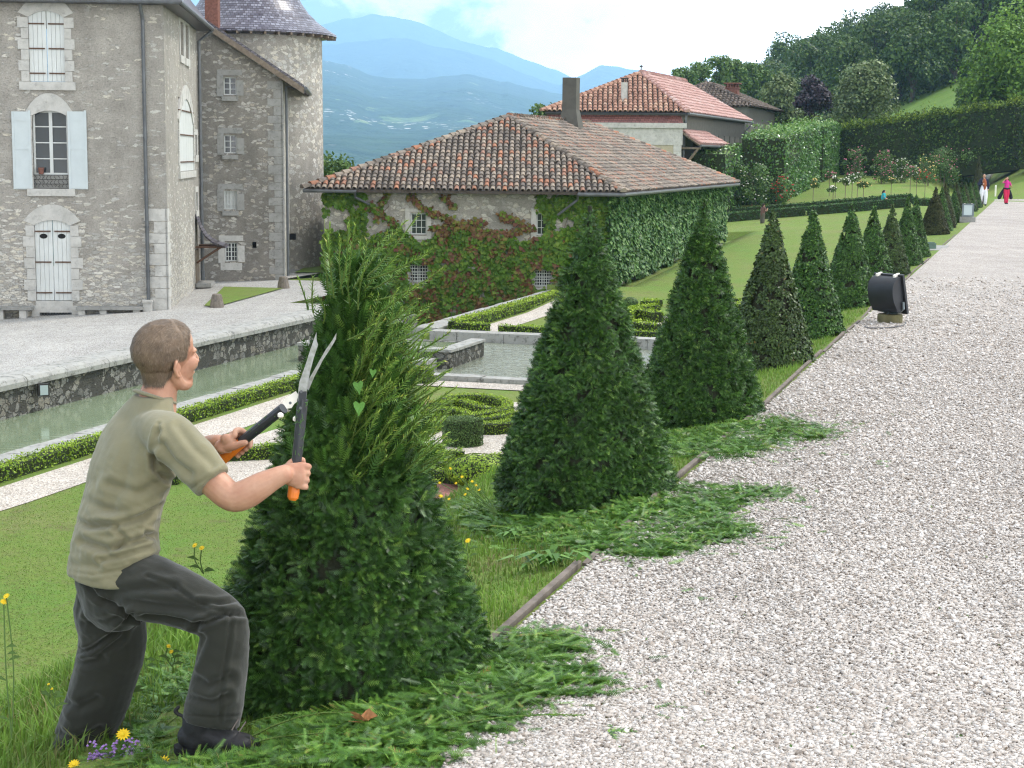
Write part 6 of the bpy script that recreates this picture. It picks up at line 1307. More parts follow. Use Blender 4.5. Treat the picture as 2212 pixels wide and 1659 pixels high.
# left arm (far) and hand on the other handle
B.tube([(PC(315, 925, 5.36), .055), (PC(372, 968, 5.43), .047), (PC(405, 985, 5.42), .043), (PC(432, 975, 5.36), .042, .040), (PC(455, 962, 5.29), .034, .032), (PC(474, 957, 5.24), .027, .029)], n=16)
gx0, gx1 = PC(470, 1001, 5.22), PC(612, 882, 5.08); gd = nrm(gx1-gx0); g_c = nrm(np.array((0, 0, EYE))-gx0); gu = nrm(np.cross(g_c, gd)); gu = gu if gu[2] > 0 else -gu; gc = np.cross(gd, gu); gc = gc if np.dot(gc, g_c) > 0 else -gc
o2 = PC(512, 962, 5.18)
def hp2(a, b, c): return o2+gd*a+gu*b+gc*c
B.tube([(hp2(-.042, .028, .012), .026, .022), (hp2(-.020, .026, .018), .032, .019), (hp2(.004, .022, .017), .033, .017)], axis=gd, n=16)
B.tube([(hp2(-.018, .016, .026), .015), (hp2(.008, .004, .030), .0125), (hp2(.030, -.003, .027), .0115), (hp2(.046, -.010, .024), .0105)], n=10)
for i in range(4):
    a = .026-.0195*i; B.tube([(hp2(a, .028, .014), .0105), (hp2(a+.004, .036, -.004), .0105), (hp2(a+.006, .026, -.024), .0102), (hp2(a+.006, .004, -.029), .010), (hp2(a+.006, -.016, -.022), .0098), (hp2(a+.005, -.027, -.006), .0092)], n=10)
V, Fq, N_ = B.mesh(.0034, 3, .5)
def headloc(V): D = V-HC; return D@f1, D@l2, D@u2
x_, y_, z_ = headloc(V); near = (np.abs(x_) < .13) & (np.abs(y_) < .1) & (z_ > -.13) & (z_ < .13)
mouth = near & (x_ > .07); V[mouth] -= N_[mouth]*(.0035*np.exp(-((z_[mouth]+.0655)/.0022)**2)*(np.abs(y_[mouth]) < .022))[:, None]
sock = near*np.exp(-(((x_-.088)/.02)**2+((np.abs(y_)-.030)/.014)**2+((z_+.001)/.006)**2))*.003; V = V-N_*sock[:, None]
bod = mk('body', V, Fq, M_SKIN, man, smooth=True)
# hair: cap lifted off the scalp plus short strands
x_, y_, z_ = headloc(V); Fq = np.array(Fq); fc = V[Fq].mean(1); fx, fy, fz = headloc(fc); ay = np.abs(fy)
def hairline(fx, ay, V_):
    nz = (fbm(V_, 120, 2, 4)-.5)*.008
    lim = np.interp(fx, [-.12, -.05, -.028, -.012, .012, .030, .040, .060, .085], [-.078, -.072, -.045, .012, .004, .006, .030, .062, .085]); return lim+nz+np.where(fx > .03, .012*(ay > .035), 0)
isr = (fz > hairline(fx, ay, fc)) & (fx > -.13) & (fx < .1) & (ay < .105) & (fz < .14) & ~((ay > .0775) & (fz < .02) & (fx > -.04))
hfc = Fq[isr]; idx, inv = np.unique(hfc.ravel(), return_inverse=True); hv = V[idx]+N_[idx]*(.0025+.003*fbm(V[idx], 90, 3, 2))[:, None]; hz = headloc(V[idx]); edge = sstep(0, .012, hz[2]-hairline(hz[0], np.abs(hz[1]), V[idx])); hv = V[idx]+(hv-V[idx])*(.25+.75*edge)[:, None]
hair = mk('hair', hv, inv.reshape(-1, 4), M_HAIR, man, smooth=True)
r = np.random.RandomState(3); pick = r.choice(np.where(isr)[0], 22000); P = fc[pick]+r.normal(0, .0012, (len(pick), 3)); NN = N_[Fq[pick, 0]]; lx, ly, lz = headloc(P)
flow = -u2*1.0-f1*(.25+.9*(lz > .06)[:, None]); flow = flow+f1*(1.2*(lx > .02)*(lz > .07))[:, None]
D = nrm(nrm(flow-NN*np.sum(flow*NN, 1, keepdims=True))+NN*.22+r.normal(0, .09, P.shape)); l = r.uniform(.009, .016, (len(P), 1)); sdv = nrm(np.cross(D, NN))*.00055
Vs = np.stack([P+NN*.002-sdv, P+NN*.002+sdv, P+NN*.002+D*l], 1).reshape(-1, 3)
M_STR = leafm('hair_strands', [(0, (.08, .052, .034)), (.5, (.17, .12, .08)), (1, (.30, .225, .155))], 0, .5, .35, 30, .15); mk('hair_strands', Vs, np.arange(len(Vs)).reshape(-1, 3), M_STR, hair, rnd=r.rand(len(P)))
# boots
M_BOOT = plain('black_boot_leather', (.022, .022, .025), .6, .3, 30, bump=.3); M_SOLE = plain('boot_sole', (.012, .012, .012), .8, .2, bump=0)
def boot(heel, toe, top, zc, name='boot'):
    S = Sculpt(); hP, tP, aP = PC(*heel, zc), PC(*toe, zc-.02), PC(*top, zc); d = nrm(tP-hP); w_ = nrm(np.cross(d, (0, 0, 1))); L = np.linalg.norm(tP-hP); q = lambda a, b, c=0: hP+d*a+np.array((0, 0, b))+w_*c
    S.tube([(q(.03, .040), .036, .040), (q(L*.35, .042), .040, .043), (q(L*.62, .032), .046, .034), (q(L*.85, .026), .042, .028), (q(L*.95, .022), .034, .022)], axis=w_, n=18)
    S.tube([(q(.055, .03), .040, .045), (q(.062, .09), .042, .050), (aP, .044, .050)], axis=w_, n=18, flat1=True); S.tube([(q(.085, .10), .03), (q(.15, .06), .03)], n=10)
    S.tube([(q(.02, .098), .006), (q(-.012, .112), .006), (q(.0, .13), .006)], n=8)
    V, Fq, N_ = S.mesh(.005, 3); V = V+N_*((fbm(V, 30, 3, 1)-.5)*.004)[:, None]; b = mk(name, V, Fq, M_BOOT, man, smooth=True)
    mb = MB(); out = [(-.005, .03), (.02, .040), (.10, .036), (.18, .047), (.24, .044), (L+.0, .022), (L+.008, .0)]; pts = [(a, c) for a, c in out]+[(a, -c) for a, c in out[::-1][1:]]+[(-.018, 0)]
    nn = len(pts); mb.add([q(a, -.014, c) for a, c in pts]+[q(a, .010, c) for a, c in pts], [tuple(range(nn))[::-1], tuple(range(nn, 2*nn))]+[(i, (i+1) % nn, (i+1) % nn+nn, i+nn) for i in range(nn)]); mb.build('sole', M_SOLE, b)
    mb = MB()
    for i in range(5): t_ = .105+.022*i; mb.tube([q(t_, .105-.2*(t_-.1)-.012, -.036), q(t_+.012, .128-.36*(t_-.1), 0), q(t_, .105-.2*(t_-.1)-.012, .036)], .0022, 5)
    mb.build('laces', plain('boot_lace', (.12, .10, .09), .8, .2, bump=0) if 'boot_lace' not in bpy.data.materials else bpy.data.materials['boot_lace'], b)
    mb = MB()
    for i in range(3): mb.tube([q(.035+.012*i, .062+.012*i, -.0445), q(.055+.012*i, .098, -.0475)], .0022, 4)
    mb.build('reflective_stripes', PW, b)
boot((388, 1616), (556, 1626), (438, 1560), 5.05)
boot((165, 1660), (285, 1668), (180, 1630), 5.41)
# hedge shears
M_GRIP = plain('orange_grip', (.78, .20, .02), .4, .06, 10, bump=0, spec=.5); M_TUBE = plain('black_handle_tube', (.028, .031, .036), .4, .15, 20, spec=.5, bump=0)
M_BLADE, n = newmat('steel_blade'); f = n.noise(60, 4, n.co()); n.pr(n.ramp(f, [(.4, (.55, .56, .57)), (.7, (.36, .38, .34))]), .35, n.bump(f, .1, .002), .5, .75)
shr = thing('hedge_shears', 'long hedge shears with orange grips and black handles held by the gardener', 'shears', PC(648, 850, 4.97))
pv = PC(651, 832, 4.965)
mb = MB(); h1 = PC(654, 862, 4.97); mb.tube([PC(640, 1000, 4.985), PC(645, 960, 4.98), h1], [.0150, .0155, .0165], 12); mb.build('handle_tube', M_TUBE, shr)
mb = MB(); mb.tube([hx0-hd*.004, hx0+hd*.004, hx0+hd*.02, PC(640, 1002, 4.985)], [.010, .0165, .0178, .0165], 14); mb.build('grip', M_GRIP, shr)
mb = MB(); mb.tube([PC(522, 954, 5.17), gx1], [.0165, .0165], 12); mb.build('handle_tube', M_TUBE, shr)
mb = MB(); mb.tube([gx0-gd*.002, gx0+gd*.006, gx0+gd*.02, PC(523, 955, 5.168)], [.010, .0165, .0178, .0168], 14); mb.build('grip', M_GRIP, shr)
def plate(name, poly, zc0, zc1, th, mat, par):   # flat metal plate: outline in reference frame, depth running from first to last
    mb = MB(); n_ = len(poly); ys = [p[1] for p in poly]; y0, y1 = min(ys), max(ys); f = lambda v: zc1+(zc0-zc1)*(v-y0)/(y1-y0)
    A = [PC(u, v, f(v)) for u, v in poly]; Bq = [PC(u, v, f(v)+th) for u, v in poly]; mb.add(A+Bq, [tuple(range(n_)), tuple(range(n_, 2*n_))[::-1]]+[(i, i+n_, (i+1) % n_+n_, (i+1) % n_) for i in range(n_)]); return mb.build(name, mat, par)
zt2 = lambda x, y: (380/1.4756+x*.30648, 950/1.4756+y*.30648)
Zp = lambda L: [zt2(*p) for p in L]
plate('blade', Zp([(1322, 640), (1335, 575), (1395, 470), (1455, 365), (1500, 300), (1532, 245), (1528, 290), (1490, 355), (1440, 430), (1375, 555), (1335, 650)]), 4.975, 4.93, .004, M_BLADE, shr)
plate('blade', Zp([(1262, 650), (1270, 590), (1310, 480), (1345, 370), (1390, 240), (1392, 300), (1402, 330), (1372, 420), (1345, 520), (1325, 640), (1310, 800), (1262, 800)]), 4.965, 4.92, .004, M_BLADE, shr)
plate('cover_plate', Zp([(1262, 800), (1266, 640), (1290, 545), (1318, 540), (1322, 640), (1312, 805)]), 4.958, 4.95, .004, M_TUBE, shr)
plate('gear_plate', Zp([(1150, 735), (1180, 700), (1245, 655), (1262, 680), (1255, 730), (1235, 745), (1215, 775), (1180, 780)]), 4.975, 4.97, .005, PW, shr)
for (x, y) in ((1283, 660), (1278, 775), (1205, 740)):
    p = PC(*zt2(x, y), 4.95); mb = MB(); mb.tube([p, p-ray(*zt2(x, y))*.006], .0045, 8); mb.build('bolt', M_PIPE, shr)
for (u, v, z) in ((606, 897, 5.0), (639, 905, 4.98)): mb = MB(); p = PC(u, v, z); mb.lathe(p, [(.004, -.008), (.009, -.004), (.009, .004), (.004, .008)], 10); mb.build('buffer', PW, shr)
# cut needles sticking to hands and handles
rr_ = np.random.RandomState(12); mb = MB()
for (p0, p1, rad, cnt) in ((PC(641, 985, 4.983), h1, .0168, 34), (PC(530, 948, 5.165), gx1, .0168, 26)):
    d0 = nrm(p1-p0)
    for i in range(cnt):
        f = rr_.rand(); c0 = p0+(p1-p0)*f; tc0 = nrm(np.array((0, 0, EYE))-c0); s0 = nrm(np.cross(d0, tc0)); a = rr_.uniform(-1.2, 1.2); nn0 = tc0*math.cos(a)+s0*math.sin(a); q = c0+nn0*(rad+.0012); dd0 = nrm(d0*rr_.normal(0, 1)+np.cross(d0, nn0)*rr_.normal(0, 1)); mb.tube([q, q+dd0*rr_.uniform(.006, .014)+nn0*.001], .0009, 4)
mb.build('sticking_needles', M_CLIP0 if 'M_CLIP0' in globals() else plain('cut_needle', (.07, .17, .03), .6, .2, bump=0), shr)
# ---------- other people ----------
def figure(label, base, yaw, H_, spec, name='person'):
    """small distant figure: local frame x right of figure, y forward"""
    base = np.array(base, float); t = thing(name, label, 'person', base); c, s = math.cos(yaw), math.sin(yaw)
    def P(x, y, z): return base+np.array((x*c-y*s, x*s+y*c, z))*H_/1.75
    for nm, mt, parts, vx in spec(P, H_/1.75):
        S = Sculpt()
        for p in parts:
            if p[0] == 't': S.tube(p[1], n=12)
            else: S.ell(p[1], p[2])
        V, Fq, _ = S.mesh(vx, 2); mk(nm, V, Fq, mt, t, smooth=True)
    return t
ck = lambda nm, c: plain(nm, c, .85, .12, 8, bump=0)
def body_parts(P, k, hands, elbows, lean=0, headp=(0, 0, 1.62)):
    q = [('e', P(*headp), (.078*k, .09*k, .115*k)), ('t', [(P(0, lean*.9, 1.38), .06*k), (P(0, lean, 1.52), .05*k)]), ('t', [(P(0, 0, .95), .08*k), (P(0, lean*.6, 1.2), .09*k), (P(0, lean*.9, 1.38), .10*k)]), ('e', P(headp[0], headp[1]+.09, headp[2]-.01), (.02*k, .03*k, .03*k))]
    for sg, e, h in ((-1, elbows[0], hands[0]), (1, elbows[1], hands[1])):
        q.append(('t', [(P(sg*.19, lean*.9, 1.40), .05*k), (P(*e), .042*k), (P(*h), .03*k)])); hh = np.array(h); q.append(('e', P(*h), (.04*k, .04*k, .05*k)))
        for f in range(4): q.append(('t', [(P(h[0]-.03+.02*f, h[1], h[2]), .009*k), (P(h[0]-.03+.02*f, h[1]+.03, h[2]+.05*(1 if hh[2] > 1.3 else -1)), .008*k)]))
    for sg in (-1, 1): q.append(('t', [(P(sg*.08, 0, .92), .05*k), (P(sg*.1, 0, .5), .035*k), (P(sg*.1, 0, .08), .03*k)]))
    return q
def spec_man(P, k):
    el = ((-.27, 0, 1.13), (.26, .02, 1.14)); ha = ((-.24, .04, .88), (.08, .24, 1.20))
    yield 'body', M_SKIN, body_parts(P, k, ha, el), .014
    yield 'trousers', ck('white_trousers', (.72, .72, .78)), [('t', [(P(sg*.06, 0, 1.0), .13*k), (P(sg*.11, .03, .7), .115*k), (P(sg*.12, .05 if sg < 0 else -.02, .4), .10*k), (P(sg*.11, .03 if sg < 0 else -.05, .13), .085*k)]) for sg in (-1, 1)], .016
    yield 'jacket', ck('navy_jacket', (.02, .022, .045)), [('t', [(P(-.20, -.01, .9), .05*k), (P(-.19, -.01, 1.2), .07*k), (P(-.13, -.02, 1.44), .06*k)]), ('t', [(P(.20, -.01, .86), .05*k), (P(.19, -.01, 1.2), .07*k), (P(.13, -.02, 1.44), .06*k)]), ('t', [(P(0, -.08, .9), .13*k), (P(0, -.07, 1.2), .14*k), (P(0, -.05, 1.42), .12*k)]), ('t', [(P(-.19, 0, 1.40), .068*k), (P(-.28, 0, 1.14), .058*k), (P(-.25, .03, .95), .05*k)]), ('t', [(P(.19, 0, 1.40), .068*k), (P(.28, .02, 1.14), .058*k), (P(.14, .19, 1.19), .048*k)])], .016
    yield 'shirt', ck('rust_shirt', (.30, .09, .035)), [('t', [(P(-.03, .05, .93), .10*k), (P(-.03, .055, 1.2), .115*k), (P(-.02, .035, 1.40), .09*k)])], .014
    yield 'hair', ck('black_hair', (.015, .012, .01)), [('e', P(0, -.022, 1.655), (.083*k, .085*k, .095*k))], .014
    yield 'shoe', M_BOOT, [('t', [(P(-.12, .0, .05), .05*k), (P(-.12, .16, .04), .045*k)])], .012
    yield 'shoe', M_BOOT, [('t', [(P(.12, -.06, .05), .05*k), (P(.12, .10, .04), .045*k)])], .012
p1 = HIT(2121, 446); wm = G(2121, 446, 0)
def onpath(u, v):
    r_ = ray(u, v); k = 50.
    for _ in range(40): x, y = r_[0]*k, r_[1]*k; k = (-.01*ts(x, y)[0]-EYE)/r_[2]
    return np.array((r_[0]*k, r_[1]*k, -.01*ts(r_[0]*k, r_[1]*k)[0]))
pm = onpath(2123, 444); figure('man in navy jacket, rust shirt and white trousers walking down the path', pm, PI, 1.74*(78/75.), spec_man)
def spec_woman(P, k):
    el = ((-.30, .0, 1.12), (.30, .08, 1.38)); ha = ((-.24, .16, 1.18), (.12, .12, 1.62))
    yield 'body', M_SKIN, body_parts(P, k, ha, el), .014
    yield 'trousers', ck('crimson_trousers', (.55, .02, .075)), [('t', [(P(sg*.05, 0, 1.0), .13*k), (P(sg*.08, .02, .7), .11*k), (P(sg*.06, .02, .4), .09*k), (P(sg*.05, 0, .12), .075*k)]) for sg in (-1, 1)], .016
    yield 'blouse', ck('magenta_blouse', (.55, .03, .24)), [('t', [(P(0, .0, 1.0), .15*k), (P(0, .0, 1.2), .155*k), (P(0, 0, 1.42), .13*k)]), ('t', [(P(-.18, 0, 1.38), .062*k), (P(-.29, 0, 1.14), .05*k)]), ('t', [(P(.18, 0, 1.40), .062*k), (P(.29, .07, 1.37), .05*k)])], .014
    yield 'coat', ck('black_coat', (.012, .012, .015)), [('t', [(P(-.2, .03, 1.02), .05*k), (P(0, .13, .98), .06*k), (P(.2, .03, 1.02), .05*k)]), ('t', [(P(-.15, -.06, 1.0), .06*k), (P(-.26, -.09, .7), .10*k), (P(-.33, -.1, .42), .12*k)]), ('t', [(P(.15, -.06, 1.0), .06*k), (P(.28, -.09, .7), .11*k), (P(.42, -.1, .42), .13*k)]), ('t', [(P(0, -.12, 1.0), .10*k), (P(0, -.16, .7), .14*k), (P(0, -.18, .45), .16*k)])], .018
    yield 'hair', ck('dark_brown_hair', (.035, .02, .014)), [('e', P(0, -.025, 1.655), (.09*k, .09*k, .10*k)), ('t', [(P(-.08, -.03, 1.62), .04*k), (P(-.12, -.02, 1.44), .04*k)]), ('t', [(P(.08, -.03, 1.62), .04*k), (P(.12, -.02, 1.44), .04*k)])], .014
    yield 'shoe', M_BOOT, [('t', [(P(-.06, -.02, .05), .045*k), (P(-.06, .12, .04), .04*k)])], .012
    yield 'shoe', M_BOOT, [('t', [(P(.06, .04, .05), .045*k), (P(.06, .18, .04), .04*k)])], .012
figure('woman in magenta blouse and crimson trousers walking with black coat round her waist', onpath(2173, 441), PI, 1.66, spec_woman)
def spec_v(ctop, cbot, chair, up):
    def f(P, k):
        ha = ((-.16, .25, 1.15), (.18, .3, 1.1)) if not up else ((-.1, .2, 1.5), (.2, .25, 1.35)); el = ((-.24, .08, 1.2), (.26, .1, 1.2))
        yield 'body', M_SKIN, body_parts(P, k, ha, el, .05, (0, .07, 1.58)), .016
        yield 'top', ck('top_'+chair, ctop), [('t', [(P(0, 0, 1.0), .15*k), (P(0, .03, 1.2), .16*k), (P(0, .05, 1.4), .14*k)]), ('t', [(P(-.19, .05, 1.4), .06*k), (P(*el[0]), .05*k)]), ('t', [(P(.19, .05, 1.4), .06*k), (P(*el[1]), .05*k)])], .016
        yield 'trousers', ck('bottoms_'+chair, cbot), [('t', [(P(sg*.07, 0, 1.0), .12*k), (P(sg*.1, 0, .5), .09*k), (P(sg*.1, 0, .1), .07*k)]) for sg in (-1, 1)], .018
        yield 'hair', ck('hair_'+chair, (.03, .02, .015)), [('e', P(0, .05, 1.62), (.09*k, .10*k, .10*k)), ('t', [(P(0, -.02, 1.6), .05*k), (P(0, -.04, 1.44), .05*k)])], .014
    return f
def vis(u, vtop, Y, H_, label, sp, yaw):
    p = PY(u, vtop, Y); figure(label, (p[0], Y, p[2]-H_), yaw, H_, sp)
vis(1908, 409, 98.2, 1.55, 'visitor in teal and red top standing behind the low hedge among the roses', spec_v((.03, .34, .38), (.03, .03, .05), 'teal', False), R(-100))
vis(1648, 438, 95.5, 1.5, 'visitor in brown top partly hidden behind the tip of a yew cone', spec_v((.13, .07, .06), (.10, .09, .07), 'brown', True), R(-60))
# ---------- small things ----------
def ghit(u, v): p = HIT(u, v); return p
def inpoly(u, v, L):
    c = np.zeros(len(u), bool); j = len(L)-1
    for i in range(len(L)):
        xi, yi = L[i]; xj, yj = L[j]; c ^= ((yi > v) != (yj > v)) & (u < (xj-xi)*(v-yi)/(yj-yi+1e-9)+xi); j = i
    return c
def hitmany(u, v):
    r_ = np.array([ray(a, b) for a, b in zip(u, v)]); lo = np.full(len(u), 2.5); hi = np.full(len(u), 60.)
    ks = np.arange(2.5, 60, .12); best = np.full(len(u), np.nan)
    for k in ks:
        m_ = np.isnan(best); 
        if not m_.any(): break
        g = gheight(r_[m_, 0]*k, r_[m_, 1]*k); z = EYE+r_[m_, 2]*k; w_ = np.where(m_)[0][z <= g]; best[w_] = k
    best = np.where(np.isnan(best), 30, best); P = r_*best[:, None]; P[:, 2] = gheight(P[:, 0], P[:, 1]); return P
# wooden edging boards between grass and gravel
M_BOARD = plain('weathered_board', (.15, .125, .105), .95, .4, 7, bump=.6, bsc=40)
t_ = 4.75; i = 0; r = np.random.RandomState(14)
LB = ['nearest edging board beside the foot of the nearest yew cone', 'second edging board, between the two nearest yew cones', 'edging board starting at the clippings of the second cone', 'edging board between the second and third cones', 'edging board in front of the third yew cone', 'edging board at the foot of the olive yew cone']
while t_ < 47:
    l = r.uniform(1.6, 2.2) if t_ < 30 else 4; 
    if 37.5 < t_+l and t_ < 41: t_ = 41.2; continue
    j0, j1 = r.normal(0, .012), r.normal(0, .012); a, b = W(t_, 1.70+j0), W(t_+l-.02, 1.70+j1); d = nrm(b-a); nn_ = np.array((-d[1], d[0])); mb = MB(); q = []
    for p in (a, b): q.append(p)
    z0, z1 = zp(t_), zp(t_+l); h0, h1 = .016+r.normal(0, .009), .022+r.normal(0, .009); w_ = .024
    mb.hexa([np.append(a-nn_*w_/2, z0-.06), np.append(b-nn_*w_/2, z1-.06), np.append(b+nn_*w_/2, z1-.06), np.append(a+nn_*w_/2, z0-.06)], [np.append(a-nn_*w_/2, z0+h0), np.append(b-nn_*w_/2, z1+h1), np.append(b+nn_*w_/2, z1+h1+.004), np.append(a+nn_*w_/2, z0+h0+.004)])
    mb.build('edging_board', M_BOARD, None, loc=np.append(a, z0), label=LB[i] if i < len(LB) else 'thin weathered edging board farther along the grass edge of the path', cat='edging board', group='wooden edging boards of the gravel path'); t_ += l; i += 1
mb = MB(); tsb(mb, 38.6, 40.8, 1.55, 2.2, -.44, -.385); tsb(mb, 38.9, 40.6, 2.22, 3.2, -.7, -.5); mb.build('stone_step', M_GREYST, None, loc=np.append(W(39.7, 1.9), -.45), label='grey stone threshold in the gap between the yew cones', cat='step')
# gravel chips near the camera
r = np.random.RandomState(31); n_ = 240000; u = r.uniform(960, 2260, n_*2); v = 1700-(1700-600)*r.rand(n_*2)**1.1; rr_ = np.array([0]); dx = (u-CU)/F_; dy = -(v-CV)/F_
a_ = dx*cr_-dy*sr_; b_ = dx*sr_+dy*cr_; ry = math.cos(PIT)+b_*math.sin(PIT); rz_ = -math.sin(PIT)+b_*math.cos(PIT); k = (-.01*5-EYE)/rz_; X, Y = a_*k, ry*k
for _ in range(4): k = (-.01*(X*AX[0]+Y*AX[1])-EYE)/rz_; X, Y = a_*k, ry*k
tS, sS = ts(X, Y); ok = (sS < 1.66) & (Y < 14+16*r.rand(len(Y))); X, Y, tS = X[ok][:n_], Y[ok][:n_], tS[ok][:n_]; n_ = len(X)
sz = np.clip(r.lognormal(-5.25, .36, n_), .003, .0145)*(1+np.clip(Y-7, 0, 20)*.07); base8 = np.array([(x, y, z) for z in (-1, 1) for y in (-1, 1) for x in (-1, 1)], float)
Q = base8[None]*r.uniform(.45, 1.0, (n_, 8, 3))*np.stack([np.ones(n_), r.uniform(.55, .95, n_), r.uniform(.3, .55, n_)], -1)[:, None, :]*sz[:, None, None]
an = r.rand(n_)*2*PI; tl = np.clip(r.normal(0, .3, n_), -.8, .8); ca, sa = np.cos(an)[:, None], np.sin(an)[:, None]; Q[:, :, 2] += Q[:, :, 0]*np.tan(tl)[:, None]; qx = Q[:, :, 0]*ca-Q[:, :, 1]*sa; qy = Q[:, :, 0]*sa+Q[:, :, 1]*ca
V = np.stack([qx+X[:, None], qy+Y[:, None], Q[:, :, 2]+(-.01*tS+.010+sz*.25+r.rand(n_)*.006)[:, None]], -1).reshape(-1, 3)
f6 = np.array([(0, 2, 3, 1), (4, 5, 7, 6), (0, 1, 5, 4), (1, 3, 7, 5), (3, 2, 6, 7), (2, 0, 4, 6)]); Fc = (f6[None]+np.arange(n_)[:, None, None]*8).reshape(-1, 4)
m, n = newmat('gravel_chips'); c = n.ramp(n.attr(), [(0, (.29, .245, .21)), (.08, (.40, .345, .30)), (.35, (.50, .45, .405)), (.75, (.58, .535, .495)), (1, (.66, .625, .595))])
c = n.mix(1, c, n.ramp(n.noise(1.2, 5, n.co(), .65), [(.3, .93), (.7, 1.04)]), 'MULTIPLY'); c = n.mix(1, c, n.ramp(n.noise(1.6, 4, n.n('ShaderNodeMapping', {'Vector': n.n('ShaderNodeTexCoord').outputs['Object'], 'Rotation': (0, 0, AZ), 'Scale': (1, .10, 1)}).outputs[0], .6), [(.35, .94), (.6, 1.03)]), 'MULTIPLY'); c = n.mix(1, c, n.ramp(n.noise(180, 3, n.co()), [(.3, .85), (.7, 1.08)]), 'MULTIPLY'); n.pr(c, .75, None, .25)
mk('gravel_chips', V, Fc, m, rnd=np.repeat(r.rand(n_), 6), kind='stuff')
# grass blades
def blades(name, t0, t1, s0, s1, n_, h, sd, dens=None, cols=None, label=None, wdt=.0032):
    r = np.random.RandomState(sd); T, S_ = r.uniform(t0, t1, n_), r.uniform(s0, s1, n_); X = AX[0]*T+NX[0]*S_; Y = AX[1]*T+NX[1]*S_
    if dens is not None: k = r.rand(n_) < dens(T, S_, X, Y); X, Y, T, S_ = X[k], Y[k], T[k], S_[k]
    m_ = len(X); hh = (h(T, S_) if callable(h) else h)*r.uniform(.45, 1.3, m_); Z = np.array(gheight(X, Y))-.01; P = np.stack([X, Y, Z], -1); P[:, 2] += .0
    d = r.normal(0, 1, (m_, 3)); d[:, 2] = 0; d = nrm(d); lean = r.uniform(.05, .7, m_)[:, None]; w_ = np.cross(d, (0, 0, 1))*wdt*r.uniform(.6, 1.3, (m_, 1)); up = np.array((0, 0, 1.))
    mid = P+up*hh[:, None]*.6+d*lean*hh[:, None]*.25; tip = P+up*hh[:, None]*(1-.25*lean)+d*lean*hh[:, None]
    V = np.stack([P-w_, P+w_, mid+w_*.8, mid-w_*.8, tip], 1).reshape(-1, 3); i0 = np.arange(m_)[:, None]*5; q1 = i0+np.array([0, 1, 2]); q2 = i0+np.array([0, 2, 3]); q3 = i0+np.array([3, 2, 4])
    Fc = np.stack([q1, q2, q3], 1).reshape(-1, 3); return mk(name, V, Fc, cols, rnd=np.repeat(np.clip(r.beta(2, 2, m_)+(fbm(P, 2.5, 2, sd)-.5)*.8, 0, 1), 3), kind='stuff', label=label)
M_GRASS = leafm('grass_blades', [(0, (.26, .23, .10)), (.12, (.18, .23, .06)), (.5, (.135, .25, .038)), (.85, (.20, .34, .05)), (1, (.27, .40, .08))], .3, .5, .2, 1.2, .2)
blades('strip_grass', 1.0, 24, 1.74, 4.3, 190000, lambda T, S_: .035+.03*fbm(np.stack([T, S_, 0*T], -1), 1.5, 2, 3)+.05*sstep(2.7, 3.9, S_)*(1-.7*sstep(6, 8, T)), 51, lambda T, S_, X, Y: np.clip(1.15-.04*T, .25, 1), M_GRASS)
blades('tall_grass', 3.0, 8.2, 2.7, 5.2, 42000, .105, 52, lambda T, S_, X, Y: np.clip((fbm(np.stack([T, S_, 0*T], -1), 1.1, 3, 9)-.38)*4, 0, 1), M_GRASS, wdt=.004)
blades('lawn_grass_blades', 9.5, 23.5, 6.3, 13.1, 260000, .022, 53, lambda T, S_, X, Y: (X/Y < -.02)*(1.1-.03*T), M_GRASS, wdt=.0055)
# yew clippings
def clip_patch(polys, n_, sd, height, size=.075, tp=TP9, name='yew_clippings', hz=1.0):
    r = np.random.RandomState(sd); us, vs = [], []
    for L, wgt in polys:
        L = np.array(L, float); k = int(n_*wgt*6); u = r.uniform(L[:, 0].min(), L[:, 0].max(), k); v = r.uniform(L[:, 1].min(), L[:, 1].max(), k); m_ = inpoly(u, v, L); u, v = u[m_], v[m_]; q = fbm(np.stack([u, v*2.2, 0*u], -1), 1/45., 4, sd); kk_ = (q > .40) & ~((u > 360) & (u < 585) & (v > 1530) & (v < 1668)); u, v = u[kk_][:int(n_*wgt)], v[kk_][:int(n_*wgt)]; us.append(u); vs.append(v)
    u, v = np.concatenate(us), np.concatenate(vs); sc_ = r.rand(len(u)) < .12; u = u+r.normal(0, 14, len(u))+sc_*r.normal(0, 70, len(u)); v = v+r.normal(0, 4, len(u))+sc_*r.normal(0, 14, len(u)); sc_ = (u > 360) & (u < 585) & (v > 1530) & (v < 1668); u, v = u[~sc_], v[~sc_]; P = hitmany(u, v); m_ = len(P); P[:, 2] += .008+height*r.rand(m_)*fbm(P, 3, 2, sd); a = r.rand(m_)*2*PI; T = np.stack([np.cos(a), np.sin(a), r.normal(0, .22, m_)], -1); NN = np.array((0, 0, 1.))+r.normal(0, .6, (m_, 3))
    V, Fc = sprigs(P, T, NN, size, tp, sd=sd); k = len(tp)//3; rn = np.clip(np.repeat(r.beta(2, 2, m_), k)+r.normal(0, .08, m_*k), 0, 1); return V, Fc, rn
M_CLIP = leafm('cut_yew_needles', [(0, (.03, .08, .014)), (.4, (.07, .17, .026)), (.75, (.14, .28, .042)), (.95, (.24, .38, .065)), (1, (.34, .26, .08))], .15, .42, .3, 3, .25)
TPL = template(17, .19, .032)
def clippings(label, polys, n1, n2, sd, hgt):
    V1, F1, r1 = clip_patch(polys, n1, sd, hgt, .050, TP9 if sd < 64 else TP6); V2, F2, r2 = clip_patch(polys, n2, sd+1, hgt*1.3, .078, TPL); mk('yew_clippings', np.vstack([V1, V2]), np.vstack([F1, F2+len(V1)]), M_CLIP, rnd=np.concatenate([r1, r2]), kind='stuff', label=label)
